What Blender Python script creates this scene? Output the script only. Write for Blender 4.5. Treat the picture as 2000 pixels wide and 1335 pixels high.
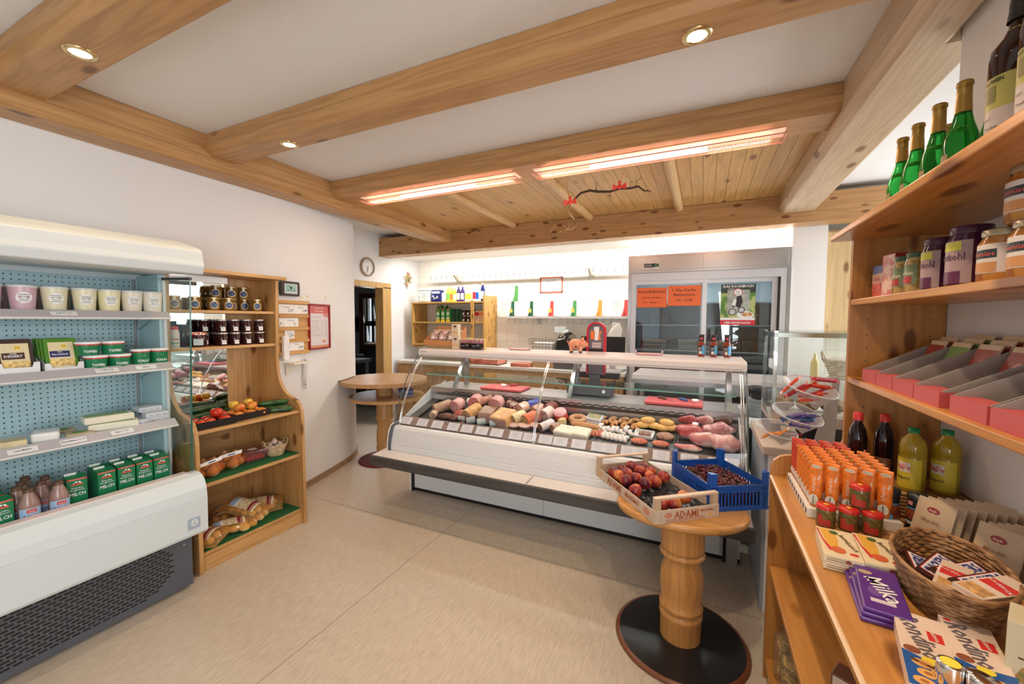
import bpy, math, random
from mathutils import Matrix, Vector
random.seed(7)
PI = math.pi
for o in list(bpy.data.objects): bpy.data.objects.remove(o)
S = bpy.context.scene
C = S.collection

# ---------- camera, world, main lights, exposure ----------
cam = bpy.data.cameras.new('camera'); co = bpy.data.objects.new('camera', cam); C.objects.link(co)
cam.sensor_width = 36; cam.lens = 14.256; cam.clip_start = 0.02
right, up, back = (.9050, .4253, .0052), (-.0279, .0458, .9986), (.4245, -.9039, .0537)
co.matrix_world = Matrix(((right[0], up[0], back[0], 0), (right[1], up[1], back[1], 0), (right[2], up[2], back[2], 1.55), (0, 0, 0, 1)))
S.camera = co
S.view_settings.view_transform = 'Standard'; S.view_settings.look = 'None'
S.view_settings.gamma = 1; S.view_settings.exposure = 0.28
w = bpy.data.worlds.new('sky'); S.world = w; w.use_nodes = True
w.node_tree.nodes['Background'].inputs[0].default_value = (.86, .93, 1, 1)
w.node_tree.nodes['Background'].inputs[1].default_value = .8

def area(name, loc, target, sx, sy, power, col):
    l = bpy.data.lights.new(name, 'AREA'); l.shape = 'RECTANGLE'; l.size = sx; l.size_y = sy
    l.energy = power; l.color = col
    o = bpy.data.objects.new(name, l); C.objects.link(o); o.location = loc
    o.rotation_euler = (Vector(target) - Vector(loc)).to_track_quat('-Z', 'Y').to_euler()
    return o
# daylight at the shop windows behind the camera, and at the window of the far right room
area('window_daylight', (.77, -1.1, 1.58), (-3, .9, 1.1), 1.6, 1.4, 62, (.97, .98, 1))
area('window_daylight', (-1.9, -1.93, 1.6), (-2.2, 3, 1.5), 1.8, 1.4, 2, (.97, .98, 1))
area('window_daylight', (2.9, 3.9, 1.6), (-1, 3.9, 1.5), 1.9, 1.4, 60, (.95, .97, 1))
area('window_daylight', (-6.0, 6.35, 1.5), (-5.2, 4, 1), .6, .9, 14, (.9, .96, 1))
# tubes behind the rear beam, tube under the top of the meat counter
area('fluorescent_tube', (-1.6, 4.85, 2.47), (-1.6, 5.25, 0), 4.6, .08, 54, (1, .97, .92))
area('counter_tube', (-1.05, 3.22, 1.205), (-1.05, 2.9, .6), 2.4, .03, 9, (1, .88, .85))
area('fridge_fill', (-.02, 4.82, 1.96), (-.02, 5.1, 1.0), 1.3, .04, 5, (.93, .97, 1))  # added fill light to brighten the fridge interior, no fitting behind it
# infrared bars in the third beam
area('heater_light', (-2.02, 2.80, 2.60), (-2.02, 2.80, 0), 1.4, .05, 13, (1, .80, .62))
area('heater_light', (-.38, 2.80, 2.60), (-.38, 2.80, 0), 1.4, .05, 16, (1, .80, .62))
for x, y, e_ in ((-2.33, .80, 14), (-2.35, 1.74, 17), (-.05, 1.74, 26), (-.05, .80, 38)):  # the last spot is out of view, added to warm the rack worktop
    l = bpy.data.lights.new('spot_light', 'SPOT'); l.energy = e_; l.color = (1, .76, .48); l.spot_size = 2.0; l.spot_blend = .8; l.shadow_soft_size = .03
    o = bpy.data.objects.new('spot_light', l); C.objects.link(o); o.location = (x, y, 2.60)

# ---------- materials ----------
def new_mat(n):
    m = bpy.data.materials.new(n); m.use_nodes = True
    return m, m.node_tree.nodes, m.node_tree.links, m.node_tree.nodes['Principled BSDF']
MC = {}
def pm(col, rough=.5, metal=0, emit=0, bump=0, bscale=80, coat=0, var=0, sss=0):
    """procedural plastic / paint / paper: colour with a little noise variation and bump"""
    k = (col, rough, metal, emit, bump, bscale, coat, var, sss)
    if k in MC: return MC[k]
    m, N, L, p = new_mat('finish'); c = (*col, 1)
    p.inputs['Base Color'].default_value = c; p.inputs['Roughness'].default_value = rough; p.inputs['Metallic'].default_value = metal
    if coat: p.inputs['Coat Weight'].default_value = coat
    if emit: p.inputs['Emission Color'].default_value = c; p.inputs['Emission Strength'].default_value = emit
    if bump or var:
        t = N.new('ShaderNodeTexCoord'); n = N.new('ShaderNodeTexNoise'); n.inputs['Scale'].default_value = bscale; n.inputs['Detail'].default_value = 4
        L.new(t.outputs['Object'], n.inputs['Vector'])
        if bump:
            b = N.new('ShaderNodeBump'); b.inputs['Strength'].default_value = bump; b.inputs['Distance'].default_value = .003
            L.new(n.outputs['Fac'], b.inputs['Height']); L.new(b.outputs['Normal'], p.inputs['Normal'])
        if var:
            r = N.new('ShaderNodeValToRGB'); r.color_ramp.elements[0].position = .35; r.color_ramp.elements[1].position = .65
            r.color_ramp.elements[0].color = (col[0]*(1-var), col[1]*(1-var), col[2]*(1-var), 1)
            r.color_ramp.elements[1].color = (min(1, col[0]*(1+var*.6)), min(1, col[1]*(1+var*.6)), min(1, col[2]*(1+var*.6)), 1)
            L.new(n.outputs['Fac'], r.inputs['Fac']); L.new(r.outputs['Color'], p.inputs['Base Color'])
    MC[k] = m; return m
def two(c1, c2, scale=8, rough=.4, lo=.45, hi=.55, stretch=(1, 1, 1), bump=0):
    """two-colour mottling (meat, fruit, bread)"""
    k = ('two', c1, c2, scale, rough, lo, hi, stretch, bump)
    if k in MC: return MC[k]
    m, N, L, p = new_mat('mottled'); t = N.new('ShaderNodeTexCoord'); mp = N.new('ShaderNodeMapping'); mp.inputs['Scale'].default_value = stretch
    n = N.new('ShaderNodeTexNoise'); n.inputs['Scale'].default_value = scale; n.inputs['Detail'].default_value = 3
    r = N.new('ShaderNodeValToRGB'); r.color_ramp.elements[0].position = lo; r.color_ramp.elements[1].position = hi
    r.color_ramp.elements[0].color = (*c1, 1); r.color_ramp.elements[1].color = (*c2, 1)
    L.new(t.outputs['Object'], mp.inputs['Vector']); L.new(mp.outputs['Vector'], n.inputs['Vector']); L.new(n.outputs['Fac'], r.inputs['Fac']); L.new(r.outputs['Color'], p.inputs['Base Color'])
    if bump:
        b = N.new('ShaderNodeBump'); b.inputs['Strength'].default_value = bump; b.inputs['Distance'].default_value = .004
        L.new(n.outputs['Fac'], b.inputs['Height']); L.new(b.outputs['Normal'], p.inputs['Normal'])
    p.inputs['Roughness'].default_value = rough
    MC[k] = m; return m
def wood(axis='y', base=(.62, .35, .15), dark=(.42, .21, .075), knots=True, rough=.42, seed=0, grain=1.0):
    k = ('wood', axis, base, dark, knots, rough, seed, grain)
    if k in MC: return MC[k]
    m, N, L, p = new_mat('pine_wood'); t = N.new('ShaderNodeTexCoord')
    i = 'xyz'.index(axis); sc = [9.0, 9.0, 9.0]; sc[i] = .55; kn = [4.2, 4.2, 4.2]; kn[i] = 1.7
    mp = N.new('ShaderNodeMapping'); mp.inputs['Scale'].default_value = sc; mp.inputs['Location'].default_value = (seed*3.1, seed*1.7, seed)
    n = N.new('ShaderNodeTexNoise'); n.inputs['Scale'].default_value = 1.5; n.inputs['Detail'].default_value = 2
    L.new(t.outputs['Object'], mp.inputs['Vector']); L.new(mp.outputs['Vector'], n.inputs['Vector'])
    mu = N.new('ShaderNodeMath'); mu.operation = 'MULTIPLY'; mu.inputs[1].default_value = 11; L.new(n.outputs['Fac'], mu.inputs[0])
    fr = N.new('ShaderNodeMath'); fr.operation = 'PINGPONG'; fr.inputs[1].default_value = 1; L.new(mu.outputs[0], fr.inputs[0])
    r = N.new('ShaderNodeValToRGB'); r.color_ramp.elements[0].position = .0; r.color_ramp.elements[1].position = .75
    mid = tuple(base[j]*(1-.55*grain) + dark[j]*.55*grain for j in range(3))
    r.color_ramp.elements[0].color = (*mid, 1); r.color_ramp.elements[1].color = (*base, 1); L.new(fr.outputs[0], r.inputs['Fac'])
    f2 = N.new('ShaderNodeTexNoise'); f2.inputs['Scale'].default_value = 14; f2.inputs['Detail'].default_value = 5; L.new(mp.outputs['Vector'], f2.inputs['Vector'])
    mx = N.new('ShaderNodeMixRGB'); mx.blend_type = 'MULTIPLY'; mx.inputs['Fac'].default_value = .25; L.new(r.outputs['Color'], mx.inputs['Color1']); L.new(f2.outputs['Fac'], mx.inputs['Color2'])
    out = mx.outputs['Color']
    if knots:
        m2 = N.new('ShaderNodeMapping'); m2.inputs['Scale'].default_value = kn; m2.inputs['Location'].default_value = (seed*1.3+.2, seed*.7, seed*2.1)
        v = N.new('ShaderNodeTexVoronoi'); v.inputs['Scale'].default_value = 1.3*float(knots)
        L.new(t.outputs['Object'], m2.inputs['Vector']); L.new(m2.outputs['Vector'], v.inputs['Vector'])
        kr = N.new('ShaderNodeValToRGB'); kr.color_ramp.elements[0].position = .08 if knots is True else .17; kr.color_ramp.elements[1].position = .15 if knots is True else .27
        kr.color_ramp.elements[0].color = (.30, .18, .10, 1); kr.color_ramp.elements[1].color = (1, 1, 1, 1); L.new(v.outputs['Distance'], kr.inputs['Fac'])
        m3 = N.new('ShaderNodeMixRGB'); m3.blend_type = 'MULTIPLY'; m3.inputs['Fac'].default_value = .85; L.new(out, m3.inputs['Color1']); L.new(kr.outputs['Color'], m3.inputs['Color2']); out = m3.outputs['Color']
    L.new(out, p.inputs['Base Color']); p.inputs['Roughness'].default_value = rough
    MC[k] = m; return m
def glass(tint=(1, 1, 1), refl=1.0, rough=.0, body=None, amt=.0):
    """thin clear sheet: transparent, fresnel reflections; optional milky body"""
    k = ('glass', tint, refl, rough, body, amt)
    if k in MC: return MC[k]
    m = bpy.data.materials.new('clear_sheet'); m.use_nodes = True; N = m.node_tree.nodes; L = m.node_tree.links; N.clear()
    o = N.new('ShaderNodeOutputMaterial'); t = N.new('ShaderNodeBsdfTransparent'); t.inputs[0].default_value = (*tint, 1)
    g = N.new('ShaderNodeBsdfGlossy'); g.inputs['Roughness'].default_value = rough; f = N.new('ShaderNodeLayerWeight'); f.inputs['Blend'].default_value = .5
    pw = N.new('ShaderNodeMath'); pw.operation = 'POWER'; pw.inputs[1].default_value = 4; L.new(f.outputs['Facing'], pw.inputs[0])
    mu = N.new('ShaderNodeMath'); mu.operation = 'MULTIPLY_ADD'; mu.inputs[1].default_value = .8*refl; mu.inputs[2].default_value = .045*refl; mu.use_clamp = True; L.new(pw.outputs[0], mu.inputs[0])
    mx = N.new('ShaderNodeMixShader'); L.new(mu.outputs[0], mx.inputs[0]); L.new(t.outputs[0], mx.inputs[1]); L.new(g.outputs[0], mx.inputs[2]); last = mx
    if body:
        d = N.new('ShaderNodeBsdfDiffuse'); d.inputs[0].default_value = (*body, 1); m2 = N.new('ShaderNodeMixShader'); m2.inputs[0].default_value = amt
        L.new(mx.outputs[0], m2.inputs[1]); L.new(d.outputs[0], m2.inputs[2]); last = m2
    L.new(last.outputs[0], o.inputs[0]); MC[k] = m; return m

WHITE = pm((.80, .80, .80), .35); PLASTER = pm((.79, .785, .775), .9, bump=.25, bscale=140); CEIL = pm((.79, .785, .775), .9, bump=.5, bscale=90)
BLACK = pm((.012, .012, .014), .35); DARK = pm((.05, .052, .058), .5); STEEL = pm((.56, .56, .57), .32, 1, bump=.03, bscale=30); CHROME = pm((.8, .8, .8), .12, 1)
GREY = pm((.30, .30, .31), .4); LGREY = pm((.55, .56, .57), .4); RED = pm((.62, .03, .03), .35); PAPER = pm((.82, .82, .80), .7)
GREEN = pm((.010, .19, .07), .35); DGREEN = pm((.008, .10, .04), .4); YEL = pm((.85, .62, .04), .4); NAVY = pm((.012, .02, .13), .3); INK = pm((.03, .03, .035), .6)
CREAM = pm((.78, .72, .60), .5); ORANGE = pm((.85, .20, .03), .4); BLUE = pm((.015, .10, .50), .35); SKY = pm((.18, .42, .72), .4); PINK = pm((.72, .30, .30), .4)
GREYINK = pm((.35, .35, .37), .7); GOLD = pm((.42, .27, .07), .35, .8); BROWN = pm((.10, .045, .02), .4); CARD = pm((.78, .78, .78), .75); KRAFT = pm((.45, .30, .15), .8)
WY, WX, WZ = wood('y'), wood('x'), wood('z')
BEAM_Y = wood('y', (.57, .315, .125), (.36, .18, .065), seed=2); BEAM_X = wood('x', (.57, .315, .125), (.36, .18, .065), seed=1)
PINE_Z = wood('z', (.64, .35, .125), (.42, .20, .065), 1.7, seed=3); PINE_X = wood('x', (.66, .375, .14), (.45, .23, .08), seed=4); PINE_Y = wood('y', (.66, .375, .14), (.45, .23, .08), seed=5)
WARM_Z = wood('z', (.64, .31, .095), (.42, .18, .05), seed=6, rough=.35); WARM_Y = wood('y', (.64, .31, .095), (.42, .18, .05), seed=7, rough=.35)
GLASS = glass((.93, .97, .95)); CLEAR = glass((.96, .97, .97), .8)

# ---------- mesh helpers ----------
_txt = {}
def text_data(s, bold=False):
    bold = s.isupper()
    if s in _txt: return _txt[s]
    cu = bpy.data.curves.new('t', 'FONT'); cu.body = s; cu.size = 1; cu.resolution_u = 1; cu.align_x = 'CENTER'
    cu.offset = .025 if bold else .012
    o = bpy.data.objects.new('t', cu); C.objects.link(o)
    dg = bpy.context.evaluated_depsgraph_get(); me = bpy.data.meshes.new_from_object(o.evaluated_get(dg))
    v = [tuple(x.co) for x in me.vertices]; f = [tuple(p.vertices) for p in me.polygons]
    bpy.data.objects.remove(o); bpy.data.curves.remove(cu); bpy.data.meshes.remove(me)
    if v:
        xs = [a[0] for a in v]; ys = [a[1] for a in v]; cx = (min(xs)+max(xs))/2; wd = max(xs)-min(xs); cy = (min(ys)+max(ys))/2; ht = max(ys)-min(ys)
        v = [(a[0]-cx, a[1]-cy) for a in v]
    else: wd = ht = 1
    _txt[s] = (v, f, wd, ht); return _txt[s]
def R(ax, deg): return Matrix.Rotation(math.radians(deg), 4, ax)
def T(x, y, z): return Matrix.Translation((x, y, z))
class B:
    def __init__(s): s.v = []; s.f = []; s.m = []; s.s = []; s.mats = []
    def mi(s, mat):
        if mat not in s.mats: s.mats.append(mat)
        return s.mats.index(mat)
    def add(s, vs, fs, mat, M=None, smooth=False):
        b = len(s.v)
        if M is not None: vs = [tuple(M @ Vector(v)) for v in vs]
        s.v += [tuple(v) for v in vs]; k = s.mi(mat)
        for f in fs: s.f.append(tuple(b+i for i in f)); s.m.append(k); s.s.append(smooth)
        return s
    def box(s, x0, x1, y0, y1, z0, z1, mat, M=None):
        return s.add([(x0,y0,z0),(x1,y0,z0),(x1,y1,z0),(x0,y1,z0),(x0,y0,z1),(x1,y0,z1),(x1,y1,z1),(x0,y1,z1)],
                     [(0,3,2,1),(4,5,6,7),(0,1,5,4),(1,2,6,5),(2,3,7,6),(3,0,4,7)], mat, M)
    def lathe(s, prof, mat, M=None, n=20, a0=0, a1=2*PI, smooth=True, cap=True, sx=1, sy=1):
        full = abs(a1-a0-2*PI) < 1e-6; k = n if full else n+1; vs = []; fs = []
        for r, z in prof:
            for j in range(k):
                a = a0+(a1-a0)*j/n; vs.append((r*math.sin(a)*sx, -r*math.cos(a)*sy, z))
        for i in range(len(prof)-1):
            for j in range(n):
                j2 = (j+1) % k; fs.append((i*k+j, i*k+j2, (i+1)*k+j2, (i+1)*k+j))
        s.add(vs, fs, mat, M, smooth)
        if cap and full:
            if prof[0][0] > 1e-6: s.add([vs[j] for j in range(k)], [tuple(range(k))[::-1]], mat, M)
            if prof[-1][0] > 1e-6: s.add([vs[(len(prof)-1)*k+j] for j in range(k)], [tuple(range(k))], mat, M)
        return s
    def cyl(s, x, y, z0, z1, r, mat, n=16, M=None, r2=None):
        MM = T(x, y, 0) if M is None else M @ T(x, y, 0)
        return s.lathe([(r, z0), (r if r2 is None else r2, z1)], mat, MM, n)
    def ball(s, c, r, mat, n=14, h=9, M=None):
        r = (r, r, r) if not isinstance(r, tuple) else r
        MM = T(*c) @ Matrix.Diagonal((r[0], r[1], r[2], 1)); MM = MM if M is None else M @ MM
        return s.lathe([(max(1e-7, math.sin(PI*i/h)), -math.cos(PI*i/h)) for i in range(h+1)], mat, MM, n, cap=False)
    def tube(s, pts, r, mat, n=6, M=None, closed=False):
        pts = [Vector(p) for p in pts]; rs = r if isinstance(r, (list, tuple)) else [r]*len(pts); vs = []; fs = []; N = len(pts)
        for i, p in enumerate(pts):
            a = pts[(i-1) % N] if (closed or i) else p; b = pts[(i+1) % N] if (closed or i < N-1) else p
            d = (b-a).normalized(); u = d.cross(Vector((0, 0, 1)))
            if u.length < .05: u = d.cross(Vector((0, 1, 0)))
            u.normalize(); w_ = d.cross(u)
            for j in range(n):
                t = 2*PI*j/n; vs.append(p+(u*math.cos(t)+w_*math.sin(t))*rs[i])
        for i in range(N if closed else N-1):
            for j in range(n): fs.append((i*n+j, i*n+(j+1) % n, ((i+1) % N)*n+(j+1) % n, ((i+1) % N)*n+j))
        if not closed: fs += [tuple(range(n))[::-1], tuple(range((N-1)*n, N*n))]
        return s.add(vs, fs, mat, M, True)
    def prism(s, poly, ax, a, b, mat, M=None, smooth=False):
        n = len(poly); f3 = {'x': lambda p, t: (t, p[0], p[1]), 'y': lambda p, t: (p[0], t, p[1]), 'z': lambda p, t: (p[0], p[1], t)}[ax]
        vs = [f3(p, a) for p in poly]+[f3(p, b) for p in poly]
        s.add(vs, [tuple(range(n))[::-1], tuple(range(n, 2*n))], mat, M)
        return s.add(vs, [(i, (i+1) % n, n+(i+1) % n, n+i) for i in range(n)], mat, M, smooth)
    def rect(s, x0, x1, z0, z1, mat, y=0, M=None, t=.0004):    # a sticker / print field facing -Y
        return s.box(x0, x1, y-t, y, z0, z1, mat, M)
    def poly(s, pts, mat, y=0, M=None, t=.0004): return s.prism(pts, 'y', y-t, y, mat, M)
    def disc(s, x, z, rx, rz, mat, y=0, M=None, n=18, t=.0005): return s.poly([(x+rx*math.cos(2*PI*i/n), z+rz*math.sin(2*PI*i/n)) for i in range(n)], mat, y, M, t)
    def text(s, st, x, z, h, mat, y=0, M=None, wmax=None, rot=0, t=.0009):   # on a plane facing -Y
        v, f, wd, ht = text_data(st); sc = h/max(ht, .3); sx = sc if not wmax else min(sc, wmax/wd)
        c, n_ = math.cos(math.radians(rot)), math.sin(math.radians(rot))
        return s.add([(x+a*sx*c-b*sc*n_, y-t, z+a*sx*n_+b*sc*c) for a, b in v], f, mat, M)
    def wtext(s, st, z, h, r, mat, a=0, wmax=None, M=None, t=.0008):         # round a cylinder of radius r
        v, f, wd, ht = text_data(st); sc = h/max(ht, .3); sx = sc if not wmax else min(sc, wmax/wd); r += t
        return s.add([(r*math.sin(a+p*sx/r), -r*math.cos(a+p*sx/r), z+q*sc) for p, q in v], f, mat, M)
    def wrap(s, z0, z1, r, mat, a=0, half=.8, n=8, M=None, r2=None):         # label patch round a cylinder
        return s.lathe([(r, z0), (r if r2 is None else r2, z1)], mat, M, n, a-half, a+half, True, False)
    def build(s, name, parent=None, loc=(0, 0, 0), rot=(0, 0, 0), bev=0, seg=2, sub=0):
        me = bpy.data.meshes.new(name); me.from_pydata(s.v, [], s.f)
        for m in s.mats: me.materials.append(m)
        me.polygons.foreach_set('material_index', s.m); me.polygons.foreach_set('use_smooth', s.s); me.update()
        o = bpy.data.objects.new(name, me); C.objects.link(o); o.location = loc; o.rotation_euler = rot
        if parent: o.parent = parent
        if bev:
            d = o.modifiers.new('bevel', 'BEVEL'); d.width = bev; d.segments = seg; d.limit_method = 'ANGLE'; d.angle_limit = math.radians(40)
        if sub: d = o.modifiers.new('sub', 'SUBSURF'); d.levels = d.render_levels = sub
        return o
def tag(o, label=None, cat=None, group=None, kind=None):
    if label: o['label'] = label
    if cat: o['category'] = cat
    if group: o['group'] = group
    if kind: o['kind'] = kind
    return o
def struct(b, name, **k): return tag(b.build(name, **k), kind='structure')
def thing(name, label, cat, loc=(0, 0, 0), rz=0, group=None, rot=None):
    o = bpy.data.objects.new(name, None); C.objects.link(o); o.empty_display_size = .05
    o.location = loc; o.rotation_euler = rot if rot else (0, 0, math.radians(rz)); return tag(o, label, cat, group)
def place(o, loc, rz=None, label=None, rot=None, scale=None):
    o.location = loc
    if rz is not None: o.rotation_euler = (0, 0, math.radians(rz))
    if rot is not None: o.rotation_euler = rot
    if scale: o.scale = scale
    if label: o['label'] = label
    return o
def dup(root, loc=None, rz=None, label=None, rot=None, scale=None):
    r = root.copy(); C.objects.link(r)
    for ch in root.children:
        c = ch.copy(); C.objects.link(c); c.parent = r
        for g in ch.children:
            d = g.copy(); C.objects.link(d); d.parent = c
    return place(r, loc if loc is not None else root.location, rz, label, rot, scale)
class Series:            # first call moves the prototype, later calls copy it
    def __init__(s, proto): s.p = proto; s.used = False
    def __call__(s, *a, **k):
        if not s.used: s.used = True; return place(s.p, *a, **k)
        return dup(s.p, *a, **k)
ORD = ['first', 'second', 'third', 'fourth', 'fifth', 'sixth', 'seventh', 'eighth', 'ninth', 'tenth', 'eleventh', 'twelfth', 'thirteenth', 'fourteenth', 'fifteenth', 'sixteenth', 'seventeenth', 'eighteenth', 'nineteenth', 'twentieth']
def one(b, name, label, cat, loc=(0, 0, 0), rz=0, group=None, rot=None, **k):
    o = b.build(name, None, loc, rot if rot else (0, 0, math.radians(rz)), **k); return tag(o, label, cat, group)
# ---------- floor ----------
m, N, L, p = new_mat('linoleum'); t = N.new('ShaderNodeTexCoord')
mp = N.new('ShaderNodeMapping'); mp.inputs['Scale'].default_value = (60, 9, 10); mp.inputs['Rotation'].default_value = (0, 0, .15)
n1 = N.new('ShaderNodeTexNoise'); n1.inputs['Scale'].default_value = 1.6; n1.inputs['Detail'].default_value = 4
L.new(t.outputs['Object'], mp.inputs['Vector']); L.new(mp.outputs['Vector'], n1.inputs['Vector'])
r = N.new('ShaderNodeValToRGB'); r.color_ramp.elements[0].position = .3; r.color_ramp.elements[1].position = .7
r.color_ramp.elements[0].color = (.46, .385, .30, 1); r.color_ramp.elements[1].color = (.58, .505, .41, 1); L.new(n1.outputs['Fac'], r.inputs['Fac'])
v = N.new('ShaderNodeTexVoronoi'); v.inputs['Scale'].default_value = 1.1
m2 = N.new('ShaderNodeMapping'); m2.inputs['Scale'].default_value = (16, 8, 10); L.new(t.outputs['Object'], m2.inputs['Vector']); L.new(m2.outputs['Vector'], v.inputs['Vector'])
r2 = N.new('ShaderNodeValToRGB'); r2.color_ramp.elements[0].position = .03; r2.color_ramp.elements[1].position = .07; r2.color_ramp.elements[0].color = (.6, .5, .42, 1); r2.color_ramp.elements[1].color = (1, 1, 1, 1)
L.new(v.outputs['Distance'], r2.inputs['Fac']); mx = N.new('ShaderNodeMixRGB'); mx.blend_type = 'MULTIPLY'; mx.inputs['Fac'].default_value = .6
L.new(r.outputs['Color'], mx.inputs['Color1']); L.new(r2.outputs['Color'], mx.inputs['Color2']); L.new(mx.outputs['Color'], p.inputs['Base Color']); p.inputs['Roughness'].default_value = .38
LINO = m; SEAM = pm((.25, .19, .14), .6)
b = B().box(-7.6, 4, -2.3, 7, -.06, 0, LINO)
for y in (2.40, .35): b.box(-3.2, 3, y-.0015, y+.0015, 0, .0006, SEAM)
for x in (-1.675, .35): b.box(x-.0015, x+.0015, -2, 2.85, 0, .0006, SEAM)
struct(b, 'floor')
# ---------- walls ----------
curve = [(-3.22, 2.1), (-3.25, 2.4), (-3.30, 2.65), (-3.37, 2.9), (-3.45, 3.15), (-3.53, 3.32), (-3.62, 3.45), (-3.74, 3.55), (-3.90, 3.61), (-4.23, 3.64)]
def catmull(pts, n=5):
    out = []
    for i in range(len(pts)-1):
        p0, p1, p2, p3 = pts[max(0, i-1)], pts[i], pts[i+1], pts[min(len(pts)-1, i+2)]
        for k in range(n):
            t = k/n; out.append(tuple(.5*((2*p1[j])+(-p0[j]+p2[j])*t+(2*p0[j]-5*p1[j]+4*p2[j]-p3[j])*t*t+(-p0[j]+3*p1[j]-3*p2[j]+p3[j])*t**3) for j in range(2)))
    return out+[pts[-1]]
CV = catmull(curve)
def wall_at(y):      # x and heading of the curved wall at a given y
    for a, b_ in zip(CV, CV[1:]):
        if a[1] <= y <= b_[1]:
            u = (y-a[1])/(b_[1]-a[1]); return a[0]+(b_[0]-a[0])*u, math.degrees(math.atan2(b_[1]-a[1], b_[0]-a[0]))
    return -3.22, 90
b = B(); b.prism([(-3.22, -2.1)]+CV+[(-4.35, 3.64), (-4.35, -2.1)], 'z', 0, 2.765, PLASTER, smooth=False); o = struct(b, 'wall_left')
for pl in o.data.polygons:
    if abs(pl.normal.z) < .5: pl.use_smooth = False
CZ = 2.765
b = B(); b.box(-4.35, -4.23, 4.62, 5.49, 0, CZ, PLASTER).box(-4.35, -4.23, 3.64, 4.62, 2.05, CZ, PLASTER).box(-4.35, -4.23, 3.64, 3.72, 0, 2.05, PLASTER); struct(b, 'wall_clock')
# tiled rear wall
m, N, L, p = new_mat('cream_tiles'); t = N.new('ShaderNodeTexCoord'); sp = N.new('ShaderNodeSeparateXYZ'); cb = N.new('ShaderNodeCombineXYZ'); L.new(t.outputs['Object'], sp.inputs[0]); L.new(sp.outputs[0], cb.inputs[0]); L.new(sp.outputs[2], cb.inputs[1])
br = N.new('ShaderNodeTexBrick'); br.offset = 0; br.inputs['Scale'].default_value = 1; br.inputs['Brick Width'].default_value = .2; br.inputs['Row Height'].default_value = .25; br.inputs['Mortar Size'].default_value = .0018
br.inputs['Color1'].default_value = (.80, .765, .68, 1); br.inputs['Color2'].default_value = (.815, .78, .70, 1); br.inputs['Mortar'].default_value = (.50, .46, .40, 1)
L.new(cb.outputs[0], br.inputs['Vector']); L.new(br.outputs['Color'], p.inputs['Base Color']); p.inputs['Roughness'].default_value = .25; TILE = m
struct(B().box(-4.35, 3.2, 5.37, 5.49, 0, CZ, TILE), 'wall_back')
b = B().box(.80, .93, -.3, 2.02, 0, CZ, PLASTER).box(.80, .93, -2.1, -1.9, 0, CZ, PLASTER).box(.80, .93, -1.9, -.3, 0, .88, PLASTER).box(.80, .93, -1.9, -.3, 2.28, CZ, PLASTER); struct(b, 'wall_right')
b = B(); b.box(.76, 1.035, 4.72, 5.37, 0, 2.48, pm((.84, .83, .80), .8)); struct(b, 'wall_pier')
b = B(); y0, y1, z0, z1 = 2.95, 4.75, .9, 2.25
b.box(3.0, 3.15, -2.1, y0, 0, CZ, PLASTER).box(3.0, 3.15, y1, 5.49, 0, CZ, PLASTER).box(3.0, 3.15, y0, y1, 0, z0, PLASTER).box(3.0, 3.15, y0, y1, z1, CZ, PLASTER); struct(b, 'wall_far')
b = B(); x0, x1, z0, z1 = -2.8, -1.0, .85, 2.35
b.box(-3.35, x0, -2.15, -2.0, 0, CZ, PLASTER).box(x1, 3.15, -2.15, -2.0, 0, CZ, PLASTER).box(x0, x1, -2.15, -2.0, 0, z0, PLASTER).box(x0, x1, -2.15, -2.0, z1, CZ, PLASTER); struct(b, 'wall_front')
def window(nm, M, wd, ht, fr):
    b = B(); b.box(-wd/2, wd/2, -.04, .04, 0, .07, fr, M).box(-wd/2, wd/2, -.04, .04, ht-.07, ht, fr, M)
    k = max(2, round(wd/.9))
    for i in range(k+1):
        x = -wd/2+wd*i/k; b.box(max(-wd/2, x-.05), min(wd/2, x+.05), -.04, .04, .07, ht-.07, fr, M)
    o = struct(b, nm); g = B().box(-wd/2+.02, wd/2-.02, -.004, .004, .05, ht-.05, CLEAR, M).build('pane', o)
window('window_1', T(-1.9, -2.07, .85), 1.8, 1.5, PINE_X)
window('window_4', T(.87, -1.1, .88) @ R('Z', 90), 1.6, 1.4, PINE_X)
window('window_2', T(3.07, 3.85, .9) @ R('Z', 90), 1.8, 1.35, PINE_X)
# ceiling
struct(B().box(-7.6, 4, -2.3, 7, CZ, CZ+.08, CEIL), 'ceiling')
struct(B().box(-4.23, 1.04, 4.70, 5.37, 2.485, 2.55, pm((.84, .83, .80), .8)), 'ceiling_soffit')
# baseboard along the curved wall, and the others
def offset_strip(pts, d):
    out = []
    for i, q in enumerate(pts):
        a = pts[max(0, i-1)]; c = pts[min(len(pts)-1, i+1)]; tx, ty = c[0]-a[0], c[1]-a[1]; l = math.hypot(tx, ty); out.append((q[0]+ty/l*d, q[1]-tx/l*d))
    return out
base_pts = [(-3.22, -2.0), (-3.22, 1.9)]+CV
struct(B().prism(base_pts+offset_strip(base_pts, .014)[::-1], 'z', 0, .055, wood('y', (.40, .25, .14), (.25, .14, .07), False)), 'baseboard_left')
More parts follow.
